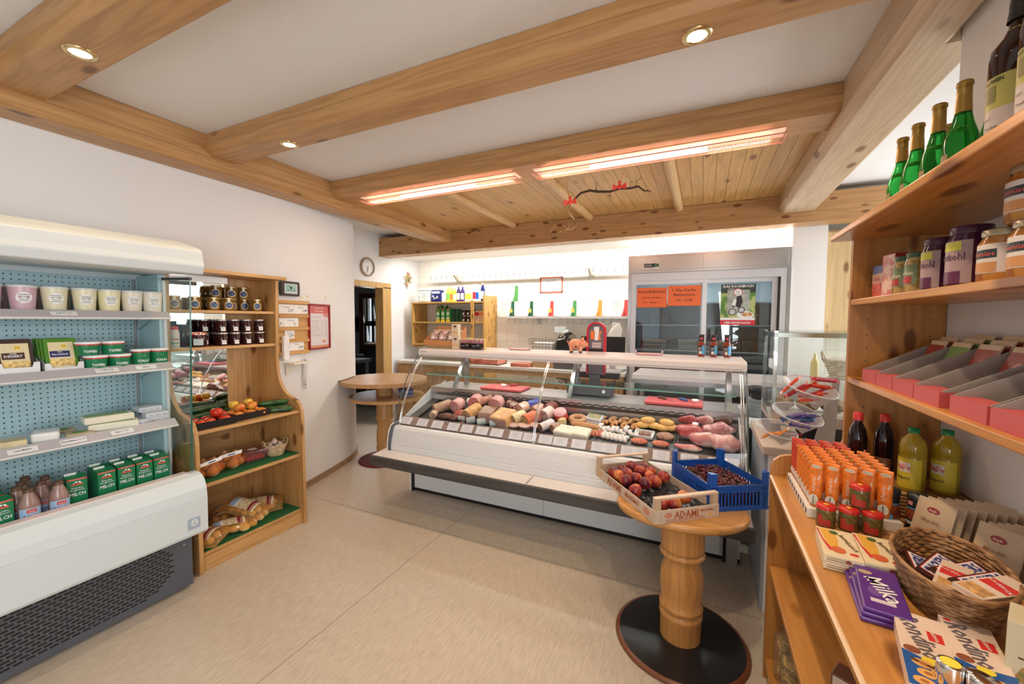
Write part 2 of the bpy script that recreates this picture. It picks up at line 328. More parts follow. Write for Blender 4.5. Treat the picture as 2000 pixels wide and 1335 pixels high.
# ---------- beams ----------
def beam(nm, poly, ax, a, b_, mat): return struct(B().prism(poly, ax, a, b_, mat), nm, bev=.004)
def prof(c0, c1, zb, zt, both=True):   # beam section with a moulded lower edge
    e = .03; l = [(c0, zt), (c0, zb+.075), (c0-.006, zb+.07), (c0-.006, zb+.045), (c0+.004, zb+.03), (c0+.016, zb+.012), (c0+e, zb)]
    r_ = [(c1-e, zb), (c1-.016, zb+.012), (c1-.004, zb+.03), (c1+.006, zb+.045), (c1+.006, zb+.07), (c1, zb+.075), (c1, zt)]
    return l+r_
beam('trim_1', prof(-3.24, -3.0, 2.55, 2.764), 'y', -1.99, 4.5, BEAM_Y)
beam('trim_2', prof(.61, .90, 2.55, 2.764), 'y', 2.03, 4.5, wood('y', (.66, .50, .33), (.50, .34, .20), seed=3))
beam('trim_3', prof(.61, .79, 2.55, 2.764), 'y', -1.99, 2.03, wood('y', (.66, .50, .33), (.50, .34, .20), seed=3))
for i, (ya, yb) in enumerate(((.70, .92), (1.62, 1.83), (2.62, 2.92), (-.3, -.08), (-1.3, -1.08))):
    beam('trim_%d' % (4+i), prof(ya, yb, 2.63, 2.764), 'x', -3.0, .61, wood('x', (.57, .315, .125), (.36, .18, .065), seed=i+2))
struct(B().box(-4.23, 1.40, 4.5, 4.70, 2.45, 2.708, wood('x', (.55, .30, .12), (.36, .18, .065), 2.6, seed=9)), 'trim_9', bev=.006)
struct(B().box(1.40, 3.0, 4.5, 4.70, 2.45, 2.70, PLASTER), 'trim_10')
# boarded ceiling field between the third beam and the rear beam
b = B(); x = -3.0; PL = wood('y', (.72, .43, .15), (.5, .27, .09), seed=8)
while x < .61: b.box(x+.0012, min(.61, x+.0888), 2.92, 4.5, 2.708, 2.72, PL); x += .09
b.box(-3.0, .61, 2.92, 4.5, 2.72, 2.75, DARK); struct(b, 'ceiling_boards')
for x in (-2.11, -1.175, -.255):
    b = B().lathe([(.042, 2.925), (.042, 4.5)], wood('z', (.74, .48, .22), (.5, .3, .12), False), R('X', -90), 14)
    o = tag(b.build('ceiling_pole', None, (x, 0, 2.70)), kind='structure'); o.name = 'trim_11'
# door frame and the dark room behind
FR = wood('z', (.66, .42, .16), (.5, .28, .1), False)
def door_frame():
    b = B(); b.box(-4.36, -4.205, 3.72, 3.80, 0, 2.05, FR).box(-4.36, -4.205, 4.55, 4.66, 0, 2.0, FR).box(-4.36, -4.205, 3.72, 4.66, 2.0, 2.06, FR)
    b.box(-4.215, -4.19, 4.53, 4.70, 0, 2.02, FR).box(-4.215, -4.19, 3.70, 4.70, 2.0, 2.08, FR); return b
struct(door_frame(), 'door_1', bev=.004)
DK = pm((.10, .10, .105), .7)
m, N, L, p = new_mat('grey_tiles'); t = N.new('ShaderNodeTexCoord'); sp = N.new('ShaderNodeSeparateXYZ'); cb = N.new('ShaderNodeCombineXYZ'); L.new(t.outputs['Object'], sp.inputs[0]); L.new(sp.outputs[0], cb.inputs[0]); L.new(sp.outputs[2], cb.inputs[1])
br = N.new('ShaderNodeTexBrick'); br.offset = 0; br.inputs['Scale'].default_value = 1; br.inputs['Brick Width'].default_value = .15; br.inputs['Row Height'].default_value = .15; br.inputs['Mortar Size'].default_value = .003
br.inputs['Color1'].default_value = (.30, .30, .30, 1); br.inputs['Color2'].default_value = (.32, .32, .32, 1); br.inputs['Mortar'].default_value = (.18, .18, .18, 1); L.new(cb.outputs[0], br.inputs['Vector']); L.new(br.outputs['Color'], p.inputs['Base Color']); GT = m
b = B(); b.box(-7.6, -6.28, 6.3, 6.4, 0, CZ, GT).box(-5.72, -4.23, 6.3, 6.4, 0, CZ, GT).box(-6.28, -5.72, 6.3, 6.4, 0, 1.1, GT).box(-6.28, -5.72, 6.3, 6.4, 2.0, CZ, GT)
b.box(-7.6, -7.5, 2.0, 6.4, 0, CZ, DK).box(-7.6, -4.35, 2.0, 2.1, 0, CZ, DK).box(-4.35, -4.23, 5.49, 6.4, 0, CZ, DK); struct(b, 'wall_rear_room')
BF = wood('z', (.09, .035, .018), (.05, .02, .01), False)
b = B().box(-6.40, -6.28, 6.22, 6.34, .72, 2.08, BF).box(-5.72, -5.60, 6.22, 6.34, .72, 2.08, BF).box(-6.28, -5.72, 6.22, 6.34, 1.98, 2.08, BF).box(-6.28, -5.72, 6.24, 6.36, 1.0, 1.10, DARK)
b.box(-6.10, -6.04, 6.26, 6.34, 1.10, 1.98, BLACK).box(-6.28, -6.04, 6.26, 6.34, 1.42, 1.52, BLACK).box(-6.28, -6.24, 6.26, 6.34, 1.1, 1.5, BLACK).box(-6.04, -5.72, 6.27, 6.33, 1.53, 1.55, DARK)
o = struct(b, 'window_3'); B().box(-6.27, -5.73, 6.335, 6.34, 1.1, 1.98, CLEAR).build('pane', o)
b = B(); pts = [(-6.02+.3*i/24, 6.30+.008*math.sin(i*1.6)) for i in range(25)]
b.prism(pts+[(x, y+.002) for x, y in pts[::-1]], 'z', 1.12, 1.96, glass((.9, .93, .95), .2, .5, (.85, .9, .95), .55)); one(b, 'curtain', 'white net curtain at the window of the dark back room', 'curtain')
t = thing('work_table', 'grey steel work table in the dark room behind the door', 'table', (-5.55, 5.1, 0))
B().box(-.75, .22, -.35, .35, .80, .86, GREY).build('table_top', t, bev=.005)
for x in (-.7, .17):
    for y in (-.3, .3): B().box(x-.02, x+.02, y-.02, y+.02, 0, .80, GREY).build('leg', t)
b = B(); 
for i in range(5): b.ball((-.12+.06*i, .02*math.sin(i*2), .03+.01*(i % 2)), (.06, .05, .03), pm((.75, .78, .82), .4), 10, 6)
one(b, 'cloth', 'crumpled white cloth on the steel table in the back room', 'cloth', (-5.55, 5.0, .86))
one(B().box(-.16, .16, -.2, .2, 0, .2, BLACK).box(-.15, .15, -.19, .19, .2, .24, pm((.35, .2, .1), .7)), 'container', 'black container with a brown top below the back room window', 'container', (-5.72, 6.0, .86), bev=.01)
one(B().box(-.5, .5, -.2, .2, 0, .86, DARK), 'base_cabinet', 'dark cabinet under the back room window', 'cabinet', (-5.75, 6.0, 0))
one(B().box(-.3, .06, -.03, 0, .0, .30, BLACK).box(-.28, .04, -.05, -.03, .02, .05, BLACK).box(-.28, .04, -.05, -.03, .25, .28, BLACK), 'wall_rack', 'small black rack on the tiles left of the back room window', 'rack', (-6.55, 6.3, 1.3))
# ---------- lights one can see, plus one added out of view ----------
RIM = pm((.75, .60, .32), .2, 1); LAMP = pm((1, .92, .72), .5, emit=9); HOT = pm((1, .80, .72), .5, emit=2.2); MESH = pm((.80, .36, .24), .4)
S1 = None
for i, (x, y, lb) in enumerate(((-2.33, .80, 'round brass recessed spotlight in the nearest beam at upper left'), (-2.35, 1.74, 'small round recessed spotlight at the left end of the second beam'), (-.05, 1.74, 'round brass recessed spotlight at the right end of the second beam'), (-.05, .80, 'unseen round brass spotlight added at the right end of the nearest beam'))):  # fourth fitting goes with the added, unseen spot over the worktop
    if not S1:
        S1 = thing('recessed_spotlight', lb, 'ceiling light', (x, y, 2.63), group='spotlights in the beams')
        B().lathe([(.034, -.001), (.036, -.006), (.046, -.008), (.055, -.003), (.055, 0)], RIM, n=28, cap=False).build('trim_ring', S1)
        B().lathe([(.0001, -.0035), (.034, -.003)], LAMP, n=24, cap=False).build('lens', S1)
    else: dup(S1, (x, y, 2.63), label=lb)
def heater(x0, x1, lb):
    t = thing('infrared_heater', lb, 'heater', ((x0+x1)/2, 2.80, 2.63), group='heaters set in the third beam'); h = (x1-x0)/2
    B().box(-h, h, -.065, .065, -.004, -.002, pm((.95, .62, .48), .5, emit=.3)).build('reflector', t)
    B().lathe([(.022, -h+.03), (.022, h-.03)], HOT, T(0, .02, -.016) @ Matrix.Diagonal((.5, 1, 1, 1)) @ R('Y', 90), 10).build('glowing_tube', t)
    b = B(); n = int(2*h/.018)
    for i in range(n+1): x = -h+2*h*i/n; b.box(x-.0008, x+.0008, -.07, .07, -.036, -.0352, MESH)
    for i in range(7): y = -.07+.14*i/6; b.box(-h, h, y-.0008, y+.0008, -.036, -.0345, MESH)
    b.box(-h, h, -.072, -.069, -.037, -.03, MESH).box(-h, h, .069, .072, -.037, -.03, MESH).box(-h-.005, -h, -.07, .07, -.037, -.03, MESH).box(h, h+.005, -.07, .07, -.037, -.03, MESH)
    b.build('wire_grille', t)
heater(-2.78, -1.27, 'left glowing infrared heater bar with orange grille under the third beam')
heater(-1.13, .39, 'right glowing infrared heater bar with orange grille, longest-looking of the two')
# ---------- open dairy cooler on the left ----------
m, N, L, p = new_mat('perforated_panel'); t = N.new('ShaderNodeTexCoord'); mp = N.new('ShaderNodeMapping'); mp.inputs['Scale'].default_value = (40, 40, 40)
L.new(t.outputs['Object'], mp.inputs['Vector']); fr = N.new('ShaderNodeVectorMath'); fr.operation = 'FRACTION'; L.new(mp.outputs[0], fr.inputs[0])
sb = N.new('ShaderNodeVectorMath'); sb.operation = 'SUBTRACT'; sb.inputs[1].default_value = (.5, .5, .5); L.new(fr.outputs[0], sb.inputs[0])
sx = N.new('ShaderNodeVectorMath'); sx.operation = 'MULTIPLY'; sx.inputs[1].default_value = (0, 1.0, 1); L.new(sb.outputs[0], sx.inputs[0]); ln = N.new('ShaderNodeVectorMath'); ln.operation = 'LENGTH'; L.new(sx.outputs[0], ln.inputs[0])
r = N.new('ShaderNodeValToRGB'); r.color_ramp.interpolation = 'CONSTANT'; r.color_ramp.elements[0].color = (.02, .035, .045, 1); r.color_ramp.elements[1].position = .14; r.color_ramp.elements[1].color = (.36, .53, .58, 1)
L.new(ln.outputs['Value'], r.inputs['Fac']); L.new(r.outputs['Color'], p.inputs['Base Color']); p.inputs['Roughness'].default_value = .45; PEG = m
TEAL = pm((.36, .53, .57), .45); RAIL = pm((.50, .47, .48), .3); CW = pm((.62, .69, .71), .3)
CX0, CX1, CY0, CY1 = -3.16, -2.55, -.62, 1.285
cool = thing('dairy_cooler', 'tall open white refrigerated dairy cabinet with grey shelves at far left', 'refrigerator', (CX0+.3, .33, 0))
def cp(b, name, par=cool, **k): o = b.build(name, None, **k); o.parent = par; o.matrix_parent_inverse = Matrix.Translation(-Vector(par.location)) if par is cool else Matrix(); return o
cp(B().box(-3.20, -3.07, CY0, CY1, .03, 1.90, CW).box(-3.07, -2.66, CY0, CY1, .34, .53, CW), 'cabinet_back')
cp(B().box(-3.07, -3.06, CY0, 1.25, .55, 1.78, PEG), 'perforated_back_panel')
cp(B().prism([(-3.07, .53), (-2.83, .53), (-2.83, 1.80), (-3.07, 1.80)], 'y', 1.25, CY1, TEAL).box(-3.06, -3.05, 1.225, 1.235, .55, 1.78, GREY), 'end_wall')
cp(B().box(-3.06, -2.64, CY0, 1.26, .565, .585, TEAL), 'bottom_tray')
b = B().prism([(-2.83, .80), (-2.83, 1.775), (-2.553, 1.765), (-2.60, .685), (-2.64, .685)], 'y', 1.272, 1.278, glass((.90, .96, .94)))
b.prism([(-2.84, 1.77), (-2.55, 1.76), (-2.55, 1.775), (-2.84, 1.785)], 'y', 1.268, 1.282, DARK).box(-2.84, -2.82, 1.268, 1.282, .7, 1.77, LGREY)
b.prism([(-2.553, 1.765), (-2.556, 1.765), (-2.603, .685), (-2.600, .685)], 'y', 1.271, 1.279, pm((.05, .16, .13), .2)); cp(b, 'side_glass')
pr = [(-2.66, .345), (-2.53, .345), (-2.522, .36), (-2.518, .545), (-2.521, .548), (-2.518, .551), (-2.525, .60), (-2.54, .64), (-2.565, .665), (-2.595, .675), (-2.64, .675), (-2.645, .55), (-2.66, .55)]
cp(B().prism(pr, 'y', CY0, CY1+.02, CW), 'front_panel')
cp(B().box(-2.648, -2.60, CY0, CY1-.03, .675, .682, pm((.72, .62, .60), .3)), 'front_rail')
b = B().rect(-.045, .045, 0, .07, pm((.35, .42, .52), .4), M=T(-2.5165, 1.235, .39) @ R('Z', 90) @ Matrix.Diagonal((.62, 1, .85, 1))); MM = T(-2.5165, 1.235, .39) @ R('Z', 90) @ Matrix.Diagonal((.62, 1, .85, 1))
b.disc(0, .04, .028, .024, CW, -.0005, MM).text('Y', 0, .04, .03, GREYINK, -.0008, MM, rot=180).disc(0, .04, .021, .018, CW, -.0004, MM); cp(b, 'maker_badge')
b = B().box(-2.66, -2.632, CY0, CY1-.01, .02, .345, pm((.085, .095, .115), .4))
cyc, czc, rr = 1.06, .185, .125
for j in range(16):
    z = .06+j*.0165
    y = CY0+.1+(j % 2)*.018
    while y < 1.2:
        if y < cyc or (y+.014-cyc)**2+(z-czc)**2 < rr*rr: b.box(-2.634, -2.6312, y, y+.028, z-.0045, z+.0045, BLACK)
        y += .036
for z in (.30, .27): b.lathe([(.004, 0), (.004, .003)], CHROME, T(-2.632, 1.235, z) @ R('Y', 90), 10)
cp(b, 'ventilation_grille')
cp(B().prism([(-3.20, 1.93), (-2.70, 1.985), (-2.50, 1.93), (-2.468, 1.912), (-2.462, 1.86), (-2.452, 1.83), (-2.47, 1.79), (-2.53, 1.785), (-2.80, 1.80), (-3.20, 1.81)], 'y', CY0, CY1+.01, pm((.66, .70, .70), .35)), 'canopy', bev=.006)
for zi, (z, xf) in enumerate(((1.58, -2.77), (1.295, -2.76), (.972, -2.74))):
    o = cp(B().box(-3.05, xf, CY0, 1.245, z-.014, z, CW).prism([(-3.05, z-.014), (-3.05, z-.1), (-2.85, z-.014)], 'y', 1.238, 1.242, TEAL), 'shelf')
    r_ = B().prism([(xf, z+.006), (xf+.006, z+.008), (xf+.045, z-.026), (xf+.040, z-.032), (xf, z-.012)], 'y', CY0, 1.262, RAIL)
    r_.prism([(xf+.045, z-.026), (xf+.048, z-.030), (xf+.040, z-.036), (xf, z-.016), (xf, z-.012), (xf+.040, z-.032)], 'y', CY0, 1.262, WHITE)
    ro = r_.build('price_rail', o)
    for yy, tx in (((.84, 'Joghurt 1.49'),), ((.98, 'Topfen 0.89'), (1.14, 'Sahne')), ((.68, 'Landkäse'), (.84, 'Frischkäse 2.19'), (1.02, 'Käse 1.99')))[zi]:
        MM = T(xf+.0268, yy, z-.008) @ R('Z', 90) @ R('X', -50)
        B().rect(-.045, .045, -.016, .012, PAPER, M=MM).text(tx, 0, 0, .010, INK, 0, MM, wmax=.08, t=.0012).build('price_ticket', o)
# --- products: canonical items face -Y, origin at base centre
def tub(body, lid, wd=.046, h=.118, txt=None):
    t = thing('yogurt_tub', 'tub', 'yogurt')
    B().lathe([(wd*.80, 0), (wd*.82, .004), (wd, h-.008), (wd, h)], body, n=24).build('cup', t)
    B().lathe([(wd+.002, h-.010), (wd+.003, h-.004), (wd+.002, h+.001), (wd-.004, h+.0015)], lid, n=24).build('lid', t)
    b = B(); r_ = wd*.93; n = 18
    rz_ = lambda z: wd*(.82+.185*z/h)+.0012
    vs = [(0, -rz_(h*.52)-.0004, h*.52)]+[(rz_(z_)*math.sin(q_), -rz_(z_)*math.cos(q_), z_) for q_, z_ in ((.026*math.cos(2*PI*i/n)/r_, h*.52+.026*math.sin(2*PI*i/n)) for i in range(n))]
    b.add(vs, [(0, i+1, (i+1) % n+1) for i in range(n)], PAPER)
    for q, (s_, z) in enumerate((('Hofmolkerei', .014), ('FRUCHT JOGHURT', .004), ('500 g  1,49', -.006), ('gekühlt lagern', -.014))): b.wtext(s_, h*.52+z, .0055, rz_(h*.52+z)+.0002, INK, wmax=.036)
    b.build('round_label', t); return t
cols = [((.62, .42, .46), 'pink berry'), ((.60, .40, .45), 'pink raspberry'), ((.74, .68, .48), 'cream coloured'), ((.76, .70, .48), 'pale yellow'), ((.78, .72, .44), 'yellow'), ((.76, .68, .56), 'beige'), ((.78, .72, .62), 'off-white')]
for i, y in enumerate((.63, .736, .838, .943, 1.037, 1.131, 1.221)):
    t = tub(pm(cols[i][0], .35), pm((.62, .64, .62), .3)); t['group'] = 'yogurt tubs on the top cooler shelf'
    t['label'] = '%s yogurt tub, %s from the left at the front of the top cooler shelf' % (cols[i][1], ORD[i]); place(t, (-2.832, y, 1.58), 82)
    if i < 6: dup(t, (-2.952, y+.05, 1.58), 82, label='rear-row yogurt tub on the top cooler shelf, behind and right of the %s front tub' % ORD[i])
def quark(txt, h=.068, r0=.044):
    t = thing('quark_tub', 'quark', 'quark tub', group='green quark and cream tubs on the second cooler shelf')
    B().lathe([(r0*.9, 0), (r0*.93, .002), (r0, h-.012)], GREEN, n=24).lathe([(r0+.0006, h-.018), (r0+.0008, h-.011)], RED, n=24, cap=False).build('cup', t)
    B().lathe([(r0+.003, h-.012), (r0+.004, h-.003), (r0+.001, h), (.001, h-.001)], WHITE, n=24, cap=False).build('lid', t)
    b = B(); b.wtext(txt, h*.28, .014, r0*.95, WHITE, wmax=.05); b.wrap(h*.48, h*.58, r0*.955, pm((.5, .05, .04), .4), half=.42, r2=r0*.96); b.wrap(h*.58, h*.70, r0*.97, WHITE, half=.2, r2=r0*.972); b.build('print', t); return t
q = Series(quark('TOPFEN')); q2 = Series(quark('SCHLAG', .088, .040))
q((-2.79, .960, 1.295), 85, 'green TOPFEN quark tub, front row left, lower of its stack'); q((-2.79, 1.052, 1.295), 85, 'green TOPFEN quark tub, front row right, lower of its stack')
q((-2.80, .935, 1.364), 85, 'green TOPFEN quark tub on top of the left stack'); q((-2.80, 1.030, 1.364), 85, 'green TOPFEN quark tub on top of the right stack')
q2((-2.79, 1.142, 1.295), 85, 'taller green cream tub standing alone right of the quark stacks'); q2((-2.79, 1.225, 1.295), 85, 'taller green cream tub at the right end of the second cooler shelf')
q((-2.89, 1.0, 1.295), 85, 'green TOPFEN quark tub half hidden behind the stacks')
def cheese_tray(label, y, lo):
    b = B(); w_, d_, h_ = .066, .10, .075; b.box(-w_, w_, -d_/2, d_, 0, .003, CARD)
    b.prism([(-w_, 0), (w_, 0), (w_, lo), (w_-.018, lo), (w_-.024, lo-.022), (-w_+.024, lo-.022), (-w_+.018, lo), (-w_, lo)], 'y', -d_/2-.0025, -d_/2, CARD)
    for x in (-w_, w_-.002): b.prism([(-d_/2, 0), (d_, 0), (d_, h_+.03), (-d_/2, lo)], 'x', x, x+.002, pm((.42, .42, .43), .7))
    b.box(-w_, w_, d_-.003, d_, 0, h_+.03, CARD); return one(b, 'cardboard_tray', label, 'tray', (-2.83, y, 1.295), 90, 'white cardboard trays of sliced cheese')
cheese_tray('white cardboard tray holding dark brown cheese packs at far left', .698, .052); cheese_tray('white cardboard tray holding green cheese packs', .845, .040)
def pack(c1, c2, title, sub):
    t = thing('cheese_pack', 'p', 'cheese pack'); B().box(-.056, .056, -.006, .006, 0, .155, c1).build('packet', t, bev=.004)
    B().rect(-.043, .043, .006, .135, pm((.72, .62, .38), .4), -.006).rect(-.040, .028, .062, .092, c2, -.0064).text(title, -.006, .076, .011, WHITE, -.007, wmax=.055).text(sub, -.006, .087, .005, WHITE, -.007).rect(-.043, .043, .02, .052, pm((.8, .55, .2), .5, var=.5, bscale=60), -.0064).build('printed_front', t)
    B().rect(-.0, .018, .108, .122, YEL, -.0068).text('1.9', .009, .115, .008, INK, -.0072).build('yellow_sticker', t); return t
pk = Series(pack(pm((.045, .022, .018), .35), pm((.06, .02, .015), .4), 'DESSERT', 'FEINER')); pg = Series(pack(pm((.07, .22, .012), .35), NAVY, 'Käse-Aufschnitt', 'BERG'))
for i in range(3): pk((-2.795-.022*i, .698, 1.30), None, 'dark brown sliced cheese pack, %s from the front in the left tray' % ORD[i], (math.radians(-14), 0, PI/2))
for i in range(4): pg((-2.795-.018*i, .845-.006*i, 1.30), None, 'green sliced cheese pack, %s from the front in the tray' % ORD[i], (math.radians(-14), 0, PI/2))
# third shelf: cheeses and packets
def soft(bx, mat, col2=None): return B().box(*bx, mat)
FETA = pm((.78, .74, .60), .45, bump=.1, bscale=20); WRAPW = pm((.76, .77, .74), .25, bump=.5, bscale=40)
one(B().box(-.05, .05, -.045, .045, 0, .032, pm((.62, .54, .32), .5, var=.15, bscale=20)), 'cheese_block', 'yellowish unwrapped cheese piece at the left end of the third cooler shelf', 'cheese', (-2.79, .66, .972), 80, bev=.006)
one(B().box(-.045, .045, -.05, .05, 0, .045, WRAPW), 'cheese_packet', 'white wrapped fresh cheese packet on the third cooler shelf', 'cheese', (-2.80, .775, .972), 72, bev=.012, seg=3)
def lbl_cheese(loc, rz, lb):
    t = thing('cheese_packet', lb, 'cheese', loc, rz, 'brown paper cheeses with green round labels'); B().box(-.048, .048, -.04, .04, 0, .014, pm((.52, .42, .26), .5, bump=.3)).build('paper_wrap', t, bev=.005)
    B().lathe([(.026, .0145), (.026, .0152), (.0001, .0153)], pm((.09, .28, .015), .4), n=24, cap=False).build('green_label', t)
lbl_cheese((-2.785, .885, .972), 75, 'brown paper cheese packet with green round label at the shelf front'); lbl_cheese((-2.93, .865, .972), 80, 'brown paper cheese packet with green round label, rear of the shelf')
def feta(loc, rz, lb):
    t = thing('feta_block', lb, 'cheese', loc, rz, 'stacked white cheese slabs'); B().box(-.095, .095, -.045, .045, 0, .036, FETA).build('slab', t, bev=.008, seg=3)
    B().box(-.085, .075, -.03, .046, .036, .0385, pm((.20, .34, .10), .35)).build('green_film', t, bev=.001)
feta((-2.80, 1.02, .972), 72, 'long white cheese slab, lower of two at the shelf middle'); feta((-2.815, 1.005, 1.0105), 80, 'long white cheese slab with green film, on top of another slab')
def sbox(loc, rz, lb, w_=.05, d_=.035, h_=.026):
    t = thing('butter_carton', lb, 'carton', loc, rz, 'small white cartons at the right end of the third cooler shelf')
    B().box(-w_, w_, -d_, d_, 0, h_, pm((.60, .63, .68), .5)).build('box', t, bev=.0015); b = B()
    for i in range(3): b.rect(-w_+.008+i*.032, -w_+.032+i*.032, .007, .010, GREYINK, -d_).rect(-w_+.008+i*.032, -w_+.028+i*.032, .013, .015, GREYINK, -d_)
    b.build('print', t)
sbox((-2.79, 1.12, .972), 88, 'small white carton right of the cheese slabs', .03, .04); sbox((-2.90, 1.135, .972), 88, 'small white carton behind the front ones', .04, .04, .03)
sbox((-2.795, 1.200, .972), 86, 'white flat carton, lowest of the stack at the right end'); sbox((-2.795, 1.198, .9985), 84, 'white flat carton, middle of the stack at the right end'); sbox((-2.86, 1.19, 1.025), 88, 'white flat carton, top of the stack at the right end', .052, .045)
# milk cartons
def milk():
    t = thing('milk_carton', 'm', 'milk carton', group='green milk cartons in the cooler tray'); w_, d_, h_ = .0345, .0345, .216
    b = B().box(-w_, w_, -d_, d_, 0, h_, GREEN); b.add([(-w_, -d_, h_), (w_, -d_, h_), (w_, d_, h_), (-w_, d_, h_), (-w_, .010, h_+.014), (w_, .010, h_+.014)], [(0, 1, 5, 4), (1, 2, 5), (2, 3, 4, 5), (3, 0, 4)], GREEN); b.build('carton_body', t)
    B().box(-w_, .006, .004, .010, h_+.012, h_+.024, pm((.68, .72, .70), .4)).build('top_fold', t)
    b = B(); y = -d_; b.rect(-w_, w_, h_-.010, h_-.001, pm((.55, .05, .04), .4), y).text('Berchtesgadener Land', 0, h_-.0055, .005, WHITE, y, wmax=.055)
    b.poly([(-.016, 0.185), (-.004, 0.201), (.003, 0.195), (.009, 0.199), (.018, 0.185)], WHITE, y).poly([(-.022, 0.177), (.022, 0.177), (.018, 0.187), (-.018, 0.187)], pm((.60, .10, .06), .4), y-.0003).disc(-.006, 0.189, .004, .004, BROWN, y-.0006).disc(.003, 0.189, .004, .004, BROWN, y-.0006)
    b.text('Frische', 0, 0.163, .010, WHITE, y).text('Bergbauern', 0, 0.150, .011, WHITE, y, wmax=.05).text('MILCH', 0, .128, .019, WHITE, y, wmax=.054)
    b.poly([(-.0345, .03), (-.02, .048), (-.006, .034), (.008, .058), (.02, .045), (.0345, .052), (.0345, .02), (-.0345, .012)], pm((.62, .72, .82), .5), y).poly([(-.0345, .0), (-.0345, .016), (.0, .03), (.0345, .022), (.0345, 0)], pm((.03, .16, .12), .5), y-.0004)
    b.build('print', t); return t
mk = Series(milk()); MS = (1, 1, .87)
for i, (y, x) in enumerate(((.955, -2.755), (1.034, -2.755), (1.11, -2.755), (1.186, -2.755))):
    mk((x, y, .586), 90, 'green MILCH carton, %s from the left in the front row of four' % ORD[i], scale=MS); mk((x-.078, y+.010, .586), 90, 'green MILCH carton in the second row, behind the %s front carton' % ORD[i], scale=MS)
mk((-2.76, .852, .586), 84, 'single green MILCH carton just right of the chocolate milk bottles', scale=MS); mk((-2.72, .600, .586), 98, 'green MILCH carton at the left edge of the picture', scale=(1, 1, .84)); mk((-2.80, .595, .586), 98, 'green MILCH carton behind the one at the left edge', scale=MS); mk((-2.88, .60, .586), 98, 'green MILCH carton, rearmost at the left edge', scale=MS)
def choco():
    t = thing('chocolate_milk_bottle', 'b', 'bottle', group='chocolate milk bottles in the cooler tray'); r_ = .034
    B().lathe([(r_-.004, 0), (r_, .006), (r_, .125), (r_-.003, .147), (.018, .180), (.014, .194)], pm((.30, .185, .15), .25), n=20).build('bottle', t)
    B().lathe([(.0165, .188), (.0165, .206), (.0001, .2065)], BROWN, n=16, cap=False).build('cap', t)
    b = B().wrap(.04, .122, r_+.0004, pm((.35, .52, .72), .4), half=1.2, n=12).wtext('Schoko', .086, .017, r_+.0004, NAVY, wmax=.052).wtext('Milch', .064, .015, r_+.0004, NAVY, wmax=.04)
    b.wrap(.102, .117, r_+.0006, RED, half=.45, n=6).wtext('Land', .1095, .008, r_+.001, WHITE).build('label', t); return t
ch = Series(choco())
for i, (x, y, lb) in enumerate(((-2.70, .685, 'front left'), (-2.70, .778, 'front right'), (-2.77, .668, 'second row left'), (-2.77, .742, 'second row middle'), (-2.84, .70, 'third row left'), (-2.84, .775, 'third row right'), (-2.91, .73, 'rearmost'))):
    ch((x, y, .586), 88, 'brown Schoko Milch bottle with light blue label, %s of the cluster' % lb)
# ---------- pine produce shelf against the left wall ----------
SH = thing('produce_shelf', 'pine produce shelf with mirror, jars, vegetables and green mats beside the cooler', 'shelf', (-2.96, 1.7, 0))
def sp(b, name, par=SH, **k):
    o = b.build(name, None, **k); o.parent = par; o.matrix_parent_inverse = Matrix.Translation(-Vector(SH.location)); return o
def side(y0, y1):
    pts = [(-3.205, 0), (-2.70, 0), (-2.70, .03), (-2.705, .80), (-2.715, .87), (-2.735, .915), (-2.765, .940), (-2.81, .955), (-2.87, .975), (-2.92, 1.02), (-2.955, 1.08), (-2.975, 1.16), (-2.98, 1.25), (-2.965, 1.845), (-3.205, 1.845)]
    return B().prism(pts, 'y', y0, y1, PINE_Z)
sp(side(2.052, 2.075), 'side_panel', bev=.004); sp(side(1.345, 1.368), 'side_panel', bev=.004)
sp(B().box(-3.205, -2.90, 1.33, 2.10, 1.845, 1.87, PINE_Y), 'top_board', bev=.004)
for z, xf, tk in ((1.607, -2.985, .02), (1.362, -2.985, .02), (.866, -2.73, .02), (.535, -2.735, .022), (.11, -2.735, .02)): sp(B().box(-3.20, xf, 1.368, 2.052, z-tk, z, PINE_Y), 'shelf_board', bev=.002)
sp(B().box(-3.205, -3.19, 1.368, 1.815, .09, .90, PINE_Y).box(-3.205, -3.19, 1.815, 2.052, .09, 1.845, PINE_Z).box(-3.19, -3.186, 1.813, 1.825, .87, 1.845, PINE_Z), 'back_panel')
sp(B().box(-2.745, -2.725, 1.368, 2.052, 0, .088, PINE_Y), 'plinth')
m, N, L, p = new_mat('mirror'); p.inputs['Base Color'].default_value = (.9, .92, .92, 1); p.inputs['Metallic'].default_value = 1; p.inputs['Roughness'].default_value = .015; MIR = m
o = sp(B().box(-3.204, -3.190, 1.368, 1.813, .875, 1.84, MIR), 'mirror')
sp(B().box(-3.02, -2.99, 1.38, 1.72, 1.79, 1.83, WHITE), 'strip_lamp')
TURF = pm((.012, .13, .035), .95, bump=1, bscale=500)
for z, nm, lb in ((.535, 'turf_mat', 'green artificial grass mat on the middle shelf under the onions'), (.11, 'turf_mat', 'green artificial grass mat on the bottom shelf under the potatoes')):
    one(B().box(-3.18, -2.742, 1.372, 2.048, 0, .007, TURF), nm, lb, 'mat', (0, 0, z))
